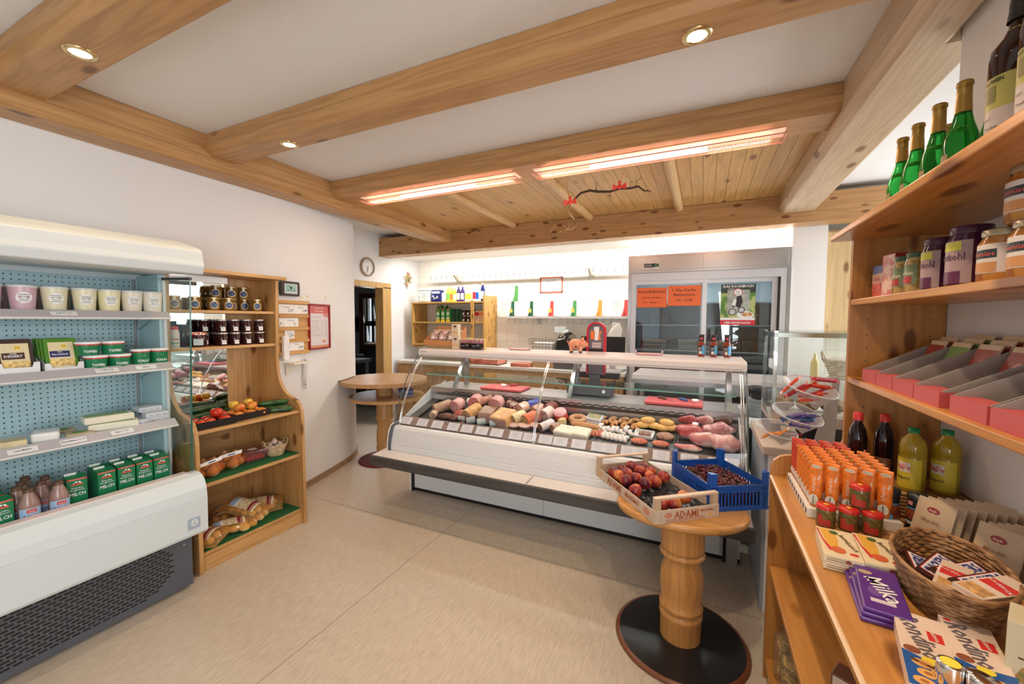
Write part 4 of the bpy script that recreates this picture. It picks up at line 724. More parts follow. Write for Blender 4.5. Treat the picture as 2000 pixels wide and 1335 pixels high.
# cards on the strip
LAVW = pm((.74, .74, .80), .5)
crd = None
for i, x in enumerate((-2.281, -2.113, -1.962, -1.806, -1.676, -1.541, -1.41, -1.25, -1.137, -1.012, -.899, -.764, -.588, -.388, -.219, -.052, .105)):
    big = i in (12, 13)
    key = 'w' if big else 'n'; w_ = .085 if big else .052
    if crd is None or key not in crd:
        b = B().rect(-w_, w_, -.005, .062, LAVW, t=.0015)
        for k_ in range(2 if big else 1):
            x_ = -.042+.085*k_ if big else 0
            for j, (tx, ww) in enumerate((('Aufschnitt fein', .07), ('Kochschinken', .055), ('Zutaten: Salz', .07), ('100 g   1,49', .06))): b.text(tx, x_, .050-j*.014, .0068, GREYINK, -.0015, wmax=ww, t=.0006)
        o = one(b, 'ingredient_card', '', 'card', group='ingredient cards along the counter front'); crd = crd or {}; crd[key] = o
    else: o = crd[key].copy(); C.objects.link(o)
    o.location = (x, 2.716, .666); o.rotation_euler = (math.radians(-44), 0, .03); o['label'] = '%s white ingredient card, %s from the left along the glass' % ('wide' if big else 'small', ORD[i])
# trays and meat: built upright in a frame lying on the sloping deck
TL = math.atan(.30)
def on(o, x, y, up=0, rz=0, label=None):
    if o.get('category') in ('sausage', 'meat', 'meat loaf'): o.scale = (1.12, 1.06, 1.12)
    o.location = (x, y, dz(y)+up+.004); o.rotation_euler = (Matrix.Rotation(TL, 3, 'X') @ Matrix.Rotation(math.radians(rz), 3, 'Z')).to_euler(); return tag(o, label)
def dtray(x0, x1, y0, y1, lb):
    w_, d_ = (x1-x0)/2, (y1-y0)/2; b = B().box(-w_, w_, -d_, d_, 0, .003, BLACK)
    for s_ in (-1, 1): b.box(-w_, w_, s_*d_-.003, s_*d_+.003, 0, .016, BLACK).box(s_*w_-.003, s_*w_+.003, -d_, d_, 0, .016, BLACK)
    o = one(b, 'serving_tray', lb, 'tray', group='black serving trays in the counter'); on(o, (x0+x1)/2, (y0+y1)/2)
for x0, x1, nm in ((-2.22, -1.66, 'first'), (-1.64, -1.25, 'second'), (-1.24, -.68, 'third'), (-.67, -.15, 'fourth'), (-.13, .22, 'fifth')): dtray(x0, x1, 2.79, 3.14, 'black serving tray in the meat counter, %s from the left' % nm)
M1 = two((.36, .20, .16), (.46, .27, .22), 14, .4); HAM = two((.62, .27, .27), (.74, .40, .38), 10, .35); RAW = two((.42, .06, .07), (.60, .17, .17), 9, .25); FAT = two((.62, .20, .20), (.84, .58, .54), 11, .3)
SAL = two((.34, .08, .07), (.66, .38, .34), 70, .4); TAN = two((.40, .25, .16), (.50, .33, .22), 6, .4); CRUST = two((.62, .30, .09), (.75, .45, .16), 20, .4); DKM = two((.10, .035, .025), (.20, .08, .055), 12, .4); SPOT = two((.14, .06, .04), (.48, .27, .18), 55, .4, .38, .46); GRSP = two((.28, .22, .08), (.50, .28, .14), 60, .4, .42, .5)
def log(x, y, r_, ln, skin, face, lb, rz=0, rim=None, nm='sausage', cat='sausage', sy=1, up=0, flat=.0):
    """a lying sausage with its cut face towards the customer"""
    t = thing(nm, lb, cat); M = T(0, 0, r_*sy) @ R('X', -90) @ Matrix.Diagonal((1, sy, 1, 1))
    B().lathe([(r_, -ln/2), (r_, ln/2-r_*.5), (r_*.8, ln/2-r_*.15), (r_*.4, ln/2)], skin, M, 24).build('casing', t)
    b = B().lathe([(r_*.97, -ln/2-.0015), (.0001, -ln/2-.0025)], rim or skin, M, 24, cap=False).lathe([(r_*(.86 if rim else .94), -ln/2-.003), (.0001, -ln/2-.0035)], face, M, 24, cap=False); b.build('cut_face', t)
    return on(t, x, y, up, rz)
log(-2.06, 2.97, .040, .16, TAN, M1, 'large tan smoked sausage roll leaning against the left end of the counter', -35, up=.005)
log(-1.93, 3.02, .050, .10, HAM, HAM, 'pink cooked ham piece behind the tan roll', -10); log(-1.79, 3.10, .055, .10, HAM, two((.70, .16, .20), (.80, .30, .32), 40, .4), 'bright pink round cooked ham at the rear left', 5)
log(-2.085, 2.865, .028, .06, two((.62, .42, .30), (.75, .58, .45), 9), two((.7, .5, .38), (.5, .3, .2), 30), 'small pale coiled sausage at the front left corner of the counter', 10)
o = one(B().ball((0, 0, .02), (.075, .035, .022), DKM), 'smoked_meat', 'dark flat smoked meat at the front left of the counter', 'meat'); on(o, -1.965, 2.87, 0, 10)
o = one(B().ball((0, 0, .022), (.055, .045, .024), two((.40, .07, .05), (.60, .22, .16), 14, .35)), 'smoked_meat', 'red smoked ham piece left of the crusted roll', 'meat'); on(o, -1.86, 2.93, 0, 30)
o = one(B().ball((0, 0, .018), (.04, .035, .02), DKM), 'smoked_meat', 'dark brown meat piece at the front beside the name tag', 'meat'); on(o, -1.885, 2.865, 0, 30)
t = thing('wrapped_sausage', 'small white wrapped packet between the two pink hams', 'sausage'); B().box(-.03, .03, -.03, .03, 0, .03, PAPER).build('paper', t, bev=.01); on(t, -1.845, 3.075, .05, 20)
log(-1.735, 2.94, .047, .16, CRUST, SPOT, 'round roll with spotted orange crust, left of the square meat loaf', -12)
def loaf(x, y, w_, h_, ln, skin, lb, rz):
    t = thing('meat_loaf', lb, 'meat loaf', group='baked meat loaves'); B().box(-w_, w_, -ln/2, ln/2, 0, h_, skin).build('crust', t, bev=.014, seg=3); B().box(-w_+.006, w_-.006, -ln/2-.0015, -ln/2+.01, .005, h_-.006, two((.40, .22, .18), (.46, .26, .21), 20, .5)).build('cut_face', t, bev=.006); on(t, x, y, 0, rz)
loaf(-1.585, 2.93, .058, .085, .14, two((.30, .15, .09), (.36, .19, .12), 12), 'square brown meat loaf left of the orange crusted loaf', 4); loaf(-1.43, 2.91, .075, .082, .17, CRUST, 'large meat loaf with orange crust in the counter middle', -8)
log(-1.565, 3.06, .052, .10, HAM, HAM, 'pale pink ham behind the square meat loaf', 0, up=.03); log(-1.70, 3.08, .030, .14, two((.45, .15, .10), (.6, .28, .2), 20), SAL, 'reddish thin sausage above the spotted crust roll', -35, up=.05)
log(-1.315, 2.95, .040, .12, pm((.78, .66, .40), .4), SPOT, 'spotted sausage with cream coloured casing', -30, rim=pm((.80, .68, .42), .4)); log(-1.215, 2.955, .042, .12, pm((.68, .15, .05), .35), GRSP, 'green spotted sausage with orange red casing', -28)
log(-1.44, 3.12, .036, .16, two((.25, .05, .04), (.66, .5, .42), 30, .4, .52, .56), SAL, 'dark salami in a white net at the rear', 60); log(-1.33, 3.08, .042, .09, two((.70, .42, .32), (.8, .55, .42), 8), two((.66, .36, .30), (.72, .42, .36), 9), 'beige ham sausage behind the cream one', -25, up=.01)
log(-1.27, 3.15, .034, .10, pm((.10, .12, .50), .3), pm((.75, .55, .42), .4), 'sausage in a blue and white wrapper at the rear', -40, up=.02); log(-1.20, 3.09, .042, .10, two((.70, .35, .25), (.78, .5, .4), 8), SAL, 'dark salami with pale rim left of the chrome strip', -30, rim=pm((.72, .40, .30), .4))
log(-1.105, 3.13, .045, .10, pm((.28, .07, .05), .3), pm((.30, .08, .06), .3), 'dark red round sausage at the rear behind the marbled one', -20); log(-1.10, 3.04, .046, .10, pm((.78, .62, .58), .4), two((.34, .16, .15), (.58, .40, .38), 40, .4), 'marbled sausage with white rim right of the chrome strip', -20, rim=pm((.80, .66, .62), .4))
t = thing('sausage', 'standing red sausage with a pink cut top', 'sausage'); B().lathe([(.040, 0), (.047, .02), (.048, .06), (.046, .085)], pm((.68, .07, .04), .3), n=24).build('casing', t); B().lathe([(.0455, .0855), (.044, .088), (.0001, .0885)], pm((.78, .42, .48), .4), n=24, cap=False).build('cut_face', t); on(t, -.99, 3.05, .0); t.rotation_euler = (.65, 0, 0)
log(-1.165, 2.985, .030, .09, pm((.45, .2, .16), .4), two((.40, .2, .18), (.5, .3, .26), 20), 'small reddish brown sausage in front of the salami', -20)
for i, (x, y) in enumerate(((-1.335, 2.865), (-1.245, 2.875), (-1.165, 2.90))):
    t = thing('ham_slice_piece', 'flat half oval bacon piece with pale top, %s from the left' % ORD[i], 'meat', group='flat ham pieces'); B().ball((0, 0, .012), (.055, .035, .016), pm((.36, .12, .08), .4)).build('meat', t); B().ball((0, -.004, .021), (.052, .032, .010), two((.76, .50, .42), (.84, .64, .56), 9, .4)).build('fat_layer', t); on(t, x, y, .004, -12)
for i, (x, c_) in enumerate(((-1.70, (.40, .46, .46)), (-1.60, (.48, .58, .54)), (-1.485, (.46, .54, .56)))):
    log(x, 2.845, .026, .07, pm(c_, .35), pm((.40, .2, .16), .4), 'small liver sausage in a pale printed casing, %s from the left' % ORD[i], -60)
t = log(-1.06, 2.905, .030, .12, two((.72, .62, .62), (.8, .72, .72), 14), pm((.26, .11, .06), .4), 'white wrapped sausage with brown cut end near the chrome strip', -35); log(-.985, 2.895, .028, .07, pm((.45, .26, .18), .4), two((.28, .14, .09), (.4, .22, .15), 20), 'brown sausage end next to the white wrapped one', -30)
log(-.965, 2.98, .030, .07, pm((.80, .60, .32), .35), pm((.8, .62, .36), .4), 'pale yellow sausage in front of the standing red one', 20)
for i, (x, w_) in enumerate(((-.905, .068), (-.785, .062))):
    t = thing('lard_block', '%s block of white bacon fat at the counter front' % ('left' if i == 0 else 'right'), 'meat', group='white fat blocks'); B().box(-w_, w_, -.055, .055, 0, .04, two((.78, .70, .56), (.84, .78, .66), 8, .35)).build('block', t, bev=.012, seg=3); on(t, x, 2.865, .003, -6)
def link(pts, r_, mat, nm, lb, x, y, up, rz, grp):
    n = len(pts); rs = [r_*(.35 if i in (0, n-1) else .85 if i in (1, n-2) else 1) for i in range(n)]
    o = one(B().tube(pts, rs, mat, 10), nm, lb, 'sausage', group=grp); return on(o, x, y, up, rz)
WI = two((.62, .30, .12), (.70, .40, .18), 8, .3)
for i, (dy, up) in enumerate(((-.035, .018), (0, .018), (-.018, .046))): link([(-.10, 0, 0), (-.085, 0, 0), (-.03, .004, 0), (.03, .004, 0), (.085, 0, 0), (.10, 0, 0)], .017, WI, 'wiener', 'long pale orange wiener, %s of three' % ('front', 'rear', 'upper')[i].replace('upper', 'topmost'), -.775, 2.95+dy, up, -4, 'three pale wieners')
o = one(B().tube([(.048*math.cos(2*PI*i/16), .040*math.sin(2*PI*i/16), .02) for i in range(16)], .021, two((.52, .26, .12), (.62, .36, .19), 8, .35), 10, closed=True), 'ring_sausage', 'brown ring sausage behind the wieners', 'sausage'); on(o, -.86, 3.05, 0, 0)
for k_ in range(2):
    t = thing('meat_salad_tub', 'white plastic tub of meat salad, %s of two stacked' % ('upper', 'lower')[1-k_], 'tub', group='two stacked salad tubs'); B().box(-.06, .06, -.042, .042, 0, .026, pm((.70, .72, .80), .3)).build('tub', t, bev=.006); B().box(-.05, .05, -.033, .033, .026, .028, two((.25, .28, .12), (.5, .3, .2), 30, .3)).build('lid', t, bev=.001); on(t, -.735+.004*k_, 3.06, .029*k_, -8)
CURV = two((.48, .20, .07), (.62, .32, .12), 12, .3); random.seed(5)
def curved(a0, a1, R0, r_, mat, nm, lb, x, y, up, rz, grp):
    pts = [(R0*math.cos(a0+(a1-a0)*i/8), R0*math.sin(a0+(a1-a0)*i/8)*.9, 0) for i in range(9)]; return link(pts, r_, mat, nm, lb, x, y, up, rz, grp)
for i in range(13):
    x = -.665+.024*i; curved(-1.3, 1.3, .045, .0125, CURV, 'curved_sausage', 'brown curved grill sausage, %s from the left in the heap' % ORD[i], x, 3.055+.02*math.sin(i*2.1), .013+.014*(i % 3 == 1), 150+25*math.sin(i*1.7), 'heap of curved brown sausages')
WS = two((.72, .66, .64), (.82, .78, .76), 9, .3)
for i in range(9): x = -.665+.031*i; curved(-1.2, 1.2, .036, .014, WS, 'white_sausage', 'white sausage, %s from the left behind the red ones' % ORD[i], x, 2.975+.008*math.sin(i*2), .014+.012*(i % 2), 200+20*math.cos(i*2.2), 'curled white sausages')
for i in range(4): x = -.685+.026*i; curved(-1.1, 1.1, .04, .014, two((.55, .14, .08), (.68, .24, .14), 10, .3), 'red_sausage', 'red curved sausage, %s of four at the front' % ORD[i], x, 2.895, .014, 170, 'red curved sausages')
for i in range(6): x = -.585+.031*i; curved(-1.1, 1.1, .04, .015, WS, 'veal_sausage', 'thick white veal sausage, %s of six at the front' % ORD[i], x, 2.885-.004*i, .015, 170, 'front row of veal sausages')
t = thing('meat_tray', 'white tray of minced brown meat in the counter', 'tray'); B().box(-.062, .062, -.04, .04, 0, .004, WHITE).box(-.066, -.058, -.045, .045, 0, .02, WHITE).box(.058, .066, -.045, .045, 0, .02, WHITE).box(-.066, .066, -.045, -.038, 0, .02, WHITE).box(-.066, .066, .038, .045, 0, .02, WHITE).build('tray', t, bev=.003); B().ball((.005, 0, .012), (.045, .028, .018), two((.22, .10, .08), (.36, .20, .17), 40, .5, bump=.8)).build('minced_meat', t); on(t, -.355, 2.965, .004, -4)
CH = two((.72, .38, .08), (.80, .50, .16), 14, .35, bump=.4)
for i, (x, y, up) in enumerate(((-.375, 3.07, .004), (-.30, 3.075, .004), (-.345, 3.085, .035), (-.245, 3.06, .004), (-.185, 3.07, .004), (-.215, 3.08, .035))): o = one(B().ball((0, 0, .018), (.048, .032, .02), CH), 'chicken_cutlet', 'yellow marinated chicken cutlet, %s of the pile' % ('left front', 'middle', 'left top', 'right front', 'right end', 'right top')[i], 'meat', group='yellow marinated cutlets'); on(o, x, y, up, 12*(-1)**i)
o = one(B().ball((0, 0, .016), (.055, .042, .018), two((.28, .13, .08), (.45, .26, .17), 25, .4, bump=.8)), 'marinated_meat', 'brown marinated meat right of the white tray', 'meat'); on(o, -.215, 2.96, .004, 0)
for i, x in enumerate((-.375, -.235)): o = one(B().ball((0, 0, .014), (.052, .03, .016), two((.55, .10, .04), (.68, .22, .12), 60, .45, bump=.9)), 'minced_meat', '%s portion of red seasoned mince at the counter front' % ('left', 'right')[i], 'meat', group='red mince portions'); on(o, x, 2.865, .004, 0)
def rawm(x, y, sx, sy, sz, mat, rz, lb, up=0):
    b = B().ball((0, 0, sz), (sx, sy, sz), mat, 22, 14); bv = []
    for v_ in b.v: k_ = 1+.10*math.sin(v_[0]*70+v_[1]*40)+.06*math.sin(v_[1]*110+v_[2]*60); bv.append((v_[0]*k_, v_[1]*k_, v_[2]*(1+.08*math.sin(v_[0]*60))))
    b.v = bv; o = one(b, 'raw_meat', lb, 'meat', group='raw meat cuts at the right end'); on(o, x, y, up, rz)
rawm(-.055, 3.02, .085, .060, .040, RAW, -8, 'dark red raw beef piece in the counter'); rawm(.115, 3.07, .095, .055, .042, two((.45, .16, .18), (.68, .42, .44), 14, .25), 15, 'raw roast in clear film at the rear right'); rawm(.03, 2.935, .080, .05, .042, FAT, -10, 'pink raw pork piece, left of the largest cut')
rawm(.15, 2.91, .088, .062, .048, two((.68, .30, .30), (.84, .58, .56), 20, .3), -15, 'largest pale pink raw pork cut at the front right'); rawm(-.06, 2.865, .075, .03, .016, FAT, -5, 'thin flat slice of raw pork at the front')
for i, (x, y, mt) in enumerate(((-.075, 3.13, RAW), (.03, 3.145, FAT), (.14, 3.15, DKM))): rawm(x, y, .055, .03, .03, mt, 0, 'raw meat piece leaning on the steel rear wall, %s from the left' % ORD[i], .03)
t = thing('name_tag', 'small white name tag on a stem in front of the crusted roll', 'sign'); B().rect(-.03, .03, .03, .058, PAPER, t=.0015).text('Bratenaufschnitt', 0, .044, .009, INK, -.0015, wmax=.05).build('tag', t); B().box(-.004, .004, -.002, .002, 0, .032, RED).build('clip', t); on(t, -1.79, 2.83, 0, 0); t.rotation_euler = (0, 0, .1)
# small trays under the label strip, right at the glass
random.seed(11)
for i in range(14):
    x = -2.25+.175*i; mt = (RAW, DKM, M1, HAM, FAT)[i % 5]; o = one(B().ball((0, 0, .008), (.05, .011, .010), mt, 12, 7), 'sliced_meat', 'sliced meat under the card strip, %s from the left' % ORD[i], 'meat', (x, 2.745, dz(2.745)+.004), 0, 'slices under the card strip')
# boards, knives, scale on the steel worktop
RB = pm((.70, .09, .10), .4)
def cboard(x0, x1, lb): return one(B().box(x0, x1, -.12, .13, 0, .018, RB), 'cutting_board', lb, 'cutting board', (0, 3.33, .9205), 0, 'red cutting boards', bev=.004)
cboard(-1.83, -1.50+.07, 'red cutting board at the left of the steel worktop'); cboard(-.39, .015, 'red cutting board with the blue handled knife at the right')
def knife(loc, rz, hm, lb, ln=.12):
    t = thing('kitchen_knife', lb, 'knife', loc, rz, 'knives on the red boards'); B().tube([(0, 0, .009), (.03, 0, .011), (.07, 0, .010), (.10, 0, .008)], [.007, .009, .009, .006], hm, 8).build('handle', t); B().prism([(-.001, .003), (-ln, .004), (-ln*.8, .022-.01), (0, .016)], 'y', -.001, .001, CHROME, R('X', 0)).build('blade', t)
knife((-.09, 3.33, .939), 130, pm((.02, .13, .45), .4), 'kitchen knife with blue handle on the right red board'); knife((-.245, 3.33, .939), 130, BROWN, 'kitchen knife with dark handle on the right red board'); knife((-1.60, 3.36, .939), 60, pm((.5, .06, .07), .4), 'kitchen knife with red handle on the left red board')
t = thing('shop_scale', 'dark grey shop scale with tall arched red display on the worktop', 'scale', (-.84, 3.40, .92)); SC = pm((.085, .09, .10), .45)
B().box(-.195, .17, -.10, .11, .012, .085, SC).build('base', t, bev=.006)
for x in (-.17, .15):
    for y in (-.08, .09): B().cyl(x, y, 0, .014, .012, BLACK, 10).build('foot', t)
B().lathe([(.014, 0), (.014, .003)], WHITE, T(.12, -.101, .05) @ R('X', 90), 12).build('round_sticker', t)
B().box(-.045, .045, .07, .10, .085, .16, SC).build('neck', t); B().box(-.20, .20, .13, .20, .125, .175, BLACK).lathe([(.012, 0), (.012, .002)], YEL, T(-.165, .13, .15) @ R('X', 90), 12).build('printer_bar', t, bev=.003)
def arch(w_, z0, z1, n=14): return [(-w_, z0)]+[(w_*math.cos(PI-PI*i/n), z1-w_+w_*math.sin(PI-PI*i/n)) for i in range(n+1)]+[(w_, z0)]
AR = arch(.082, .16, .62); AI = arch(.066, .16, .604); b = B(); n = len(AR)
b.add([(x, .10, z) for x, z in AR]+[(x, .10, z) for x, z in AI]+[(x, .16, z) for x, z in AR]+[(x, .16, z) for x, z in AI], [f for i in range(n-1) for f in ((i, i+1, n+i+1, n+i), (2*n+i, 3*n+i, 3*n+i+1, 2*n+i+1), (i, 2*n+i, 2*n+i+1, i+1), (n+i, n+i+1, 3*n+i+1, 3*n+i))], pm((.50, .01, .03), .3)); b.build('red_arch_frame', t)
B().prism(AI, 'y', .118, .15, pm((.16, .15, .17), .35)).build('display_panel', t)
b = B().poly([(-.014, .46), (.018, .46), (.026, .58), (-.022, .58)], WHITE, .118).rect(-.05, -.014, .47, .54, ORANGE, .118).poly([(.02, .465), (.045, .465), (.03, .5), (.05, .54), (.028, .54)], ORANGE, .1178).rect(-.035, .042, .395, .44, pm((.62, .52, .52), .5), .1176).text('Aktion heute', .003, .425, .009, INK, .117, wmax=.06).text('Wurst 1,99', .003, .41, .009, INK, .117, wmax=.06).rect(-.066, .066, .30, .385, BLACK, .1176); b.build('display_print', t)
# on top of the counter
t = thing('piggy_bank', 'orange pink piggy bank figurine standing on the counter top', 'figurine', (-.95, 3.30, 1.284), 12)
t.scale = (1.02, 1.15, 1.12); PG = two((.72, .28, .16), (.80, .38, .22), 20, .3); DH = pm((.03, .015, .012), .5)
b = B().ball((-.012, 0, .062), (.058, .040, .040), PG, 18, 12).ball((.045, -.004, .064), (.036, .033, .032), PG, 16, 10).lathe([(.017, 0), (.015, .022)], PG, T(.066, -.012, .060) @ R('Z', 20) @ R('Y', 90), 14); b.build('body', t, sub=0)
for x in (-.045, .03):
    for y in (-.02, .02): B().lathe([(.012, .006), (.014, .03), (.017, .05)], PG, T(x, y, 0), 12).lathe([(.013, 0), (.013, .010)], DH, T(x, y, 0), 12).build('leg', t)
for y in (-.024, .022): B().add([(.030, y, .088), (.048, y*1.3, .092), (.060, y*1.6, .118), (.040, y*1.1, .112)], [(0, 1, 2, 3), (3, 2, 1, 0)], PG).ball((.045, y*1.2, .095), (.013, .008, .010), PG, 8, 6).build('ear', t)
B().ball((.069, -.026, .072), .0035, BLACK, 8, 6).ball((.083, -.006, .072), .0035, BLACK, 8, 6).build('eyes', t); B().ball((.092, -.024, .062), .003, DH, 6, 4).ball((.095, -.016, .062), .003, DH, 6, 4).build('nostrils', t)
B().tube([(-.068, 0, .07), (-.082, .006, .078), (-.078, .012, .088), (-.072, .004, .084)], .0035, PG).build('tail', t); B().ball((-.005, -.038, .045), (.008, .004, .008), DH, 8, 6).build('spot', t)
def sauce(h_=.168):
    t = thing('sauce_bottle', 's', 'bottle', group='three red sauce bottles on the counter top'); r_ = .026
    B().lathe([(r_-.004, 0), (r_, .005), (r_, h_*.52), (r_*.72, h_*.66), (r_*.66, h_*.88)], two((.26, .035, .015), (.38, .07, .03), 30, .1), n=20).build('bottle', t)
    B().lathe([(r_*.74, h_*.9), (r_*.76, h_-.002), (.0001, h_)], BLACK, n=18, cap=False).build('cap', t)
    b = B().wrap(h_*.10, h_*.50, r_+.0004, BLACK, -.55, .6).wrap(h_*.10, h_*.50, r_+.0004, pm((.10, .40, .72), .4), .6, .55).wrap(h_*.68, h_*.90, r_*.76, BLACK, 0, 1.6, r2=r_*.71).wrap(h_*.76, h_*.86, r_*.75+.0006, pm((.6, .05, .08), .4), -.2, .5)
    b.wtext('GRILL', h_*.38, .010, r_+.0006, WHITE, -.5, wmax=.024).wtext('Sauce', h_*.30, .008, r_+.0006, WHITE, -.5, wmax=.024).wrap(h_*.12, h_*.24, r_+.0008, CREAM, -.4, .35).wtext('Zutaten', h_*.40, .005, r_+.0006, WHITE, .6); b.build('label', t); return t
ss = Series(sauce())
for i, x in enumerate((-.005, .078, .168)): ss((x, 3.40, 1.284), 8, 'red grill sauce bottle with black cap, %s on the counter top' % ('leftmost', 'middle', 'rightmost')[i])
for i, (x, lb) in enumerate(((-1.50, 'pink plate holder in clear plastic on the counter top left of the wire basket'), (-.38, 'pale pink rest plate on the counter top in front of the fridge'))):
    t = thing('change_tray', lb, 'tray', (x, 3.36, 1.284), group='small change trays on the counter top'); B().box(-.09, .09, -.05, .05, 0, .012, pm((.72, .40, .38), .35)).build('plate', t, bev=.004)
    for s_ in (-1, 1): B().lathe([(.018, -.005), (.018, .005)], glass((.95, .9, .9), 1, .1, (.8, .7, .7), .5), T(s_*.10, 0, .018) @ R('Y', 90), 12).build('side_disc', t)
# chocolate display box with packs
t = thing('display_carton', 'brown cardboard display tray of chocolate packs on the left end of the counter top', 'carton', (-2.22, 3.26, 1.284), 0); KR = pm((.55, .24, .08), .6)
B().box(-.185, .135, -.09, .02, 0, .028, KRAFT).prism([(-.20, .028), (.135, .028), (.15, .075), (-.20, .075)], 'y', -.105, -.10, KR).box(-.19, .14, -.10, .12, .028, .032, KR).box(-.19, .14, .115, .12, .03, .20, KR).build('cardboard_tray', t)
B().prism([(-.10, .03), (.12, .03), (.12, .20), (-.10, .075)], 'x', -.192, -.188, KR).prism([(-.10, .03), (.12, .03), (.12, .20), (-.10, .075)], 'x', .138, .142, KR).build('side_wall', t)
CP = two((.22, .12, .10), (.55, .42, .34), 40, .3); 
def cpack():
    t = thing('wafer_pack', 'w', 'packet', group='dark wafer packets in the display tray'); B().box(-.045, .045, -.008, .008, 0, .15, CP).build('packet', t, bev=.004)
    B().disc(.012, .118, .022, .015, pm((.78, .40, .38), .4), -.008).text('Hit', .012, .118, .010, WHITE, -.0088).poly([(-.03, .055), (.01, .05), (-.005, .095)], pm((.80, .70, .72), .4), -.008).text('WAFFEL', 0, .035, .014, pm((.10, .05, .20), .4), -.008, wmax=.07).rect(-.04, .04, .004, .02, ORANGE, -.008).build('print', t); return t
cs = Series(cpack())
for i in range(3):
    for j in range(2): cs((-2.355+.10*i+.03*j, 3.20+.028*j, 1.322+.004*j), None, 'dark wafer packet leaning in the display tray, %s row, %s from the left' % (('front', 'rear')[j], ORD[i]), (math.radians(-32), 0, math.radians(-3)))
for x, z, lb in ((-2.055, 0, 'small cream biscuit carton standing right of the display tray'), (-2.06, .115, 'small cream biscuit carton on top of another one')):
    t = thing('biscuit_carton', lb, 'carton', (x, 3.17+.0*z, 1.284+z), group='cream biscuit cartons on the counter top'); B().box(-.034, .034, -.022, .022, 0, .113, pm((.72, .62, .48), .5)).build('box', t, bev=.001); B().disc(0, .092, .018, .010, pm((.18, .06, .03), .4), -.022).poly([(-.028, .01), (.03, .01), (.026, .05), (-.01, .06), (-.025, .035)], two((.6, .35, .15), (.75, .55, .3), 60, .5), -.022).text('Gebäck', 0, .072, .008, BROWN, -.022).build('print', t)
def pjar(x, lb):
    t = thing('fruit_jar', lb, 'jar', (x, 3.18, 1.284), group='clip jars of dark fruit on the counter top'); B().box(-.05, .05, -.03, .03, 0, .058, pm((.02, .012, .018), .1)).build('glass', t, bev=.01, seg=3); B().box(-.045, .045, -.027, .027, .058, .085, glass((.8, .6, .6), 1.2, .05, (.6, .25, .28), .7)).box(-.047, .047, -.029, .029, .085, .093, glass((.9, .9, .9), 1.4, .05, (.7, .65, .6), .5)).build('lid', t, bev=.004); B().tube([(.02, -.032, .088), (.012, -.036, .06), (.016, -.034, .035), (.026, -.034, .03), (.034, -.034, .05), (.03, -.034, .085)], .0022, CHROME).build('wire_clip', t); B().rect(-.035, .0, .03, .033, LGREY, -.031).build('label', t)
pjar(-1.955, 'left clip jar of dark preserved fruit on the counter top'); pjar(-1.84, 'right clip jar of dark preserved fruit on the counter top')
one(B().box(-.034, .034, -.02, .02, 0, .10, pm((.78, .52, .12), .5)).disc(0, .06, .022, .024, BROWN, -.02), 'cocoa_carton', 'yellow carton with a brown round picture behind the clip jars', 'carton', (-1.985, 3.27, 1.284))
for i, x in enumerate((-1.90, -1.83)): one(B().box(-.022, .022, -.02, .02, 0, .095, pm((.72, .50, .16), .5)).rect(-.008, .012, .02, .085, BLACK, -.02), 'tea_carton', 'narrow yellow and black carton behind the clip jars, %s' % ('left', 'right')[i], 'carton', (x, 3.27, 1.284), 0, 'narrow yellow black cartons')
# ---------- half-round standing table at the curved wall ----------
def clipcurve(cx, cy, R_, inset=0):
    pts = []
    for i in range(72):
        a = 2*PI*i/72; r_ = R_
        while r_ > .01:
            x, y = cx+r_*math.cos(a), cy+r_*math.sin(a); xw, _ = wall_at(y)
            if x > xw+.004 or (y > 3.66): break
            r_ -= .01
        pts.append((cx+r_*math.cos(a), cy+r_*math.sin(a)))
    return pts
t = thing('standing_table', 'half-round pine standing table with shelf at the curved wall left of the counter', 'table', (-3.16, 3.42, 0)); tc = (-3.16, 3.42)
loc0 = lambda b: setattr(b, 'v', [(x-tc[0], y-tc[1], z) for x, y, z in b.v]) or b
loc0(B().prism(clipcurve(-3.16, 3.42, .46), 'z', .865, .905, wood('x', (.55, .31, .13), (.36, .18, .06), False), smooth=False)).build('table_top', t, bev=.006)
loc0(B().prism(clipcurve(-3.13, 3.44, .40), 'z', .69, .72, wood('x', (.62, .36, .15), (.40, .2, .07), False))).build('lower_shelf', t, bev=.006)
col = [(.085, .02), (.085, .12), (.092, .14), (.082, .16), (.088, .22), (.085, .32), (.072, .42), (.085, .46), (.095, .475), (.085, .49), (.086, .72), (.086, .865)]
B().lathe([(r_*1.02, z) for r_, z in col], wood('z', (.62, .34, .12), (.4, .2, .07), seed=3), n=28).build('turned_column', t)
B().lathe([(.28, 0), (.28, .012), (.26, .02), (.0001, .022)], pm((.12, .012, .015), .4), n=40, cap=False).lathe([(.11, .021), (.11, .026), (.0001, .027)], pm((.06, .06, .07), .4), n=24, cap=False).build('foot_plate', t)
ed = [q for q in CV if 2.98 < q[1] < 3.36]; b = B().tube([(x-tc[0]+.008, y-tc[1], .908) for x, y in ed], .005, BLACK, 6); b.build('rubber_edge', t)
b = B()
for i in range(4): b.box(-.07, .07, -.05, .05, .02*i, .02*i+.017, pm((.06, .10, .32) if i % 2 else (.20, .22, .45), .4), R('Z', 8*i-10))
for i in range(5): b.box(-.06+.025*i, -.052+.025*i, -.052, -.05, 0, .07, PAPER)
one(b, 'leaflet_stack', 'small stack of blue leaflets on the lower shelf of the standing table', 'leaflets', (-2.93, 3.50, .7205), -20)
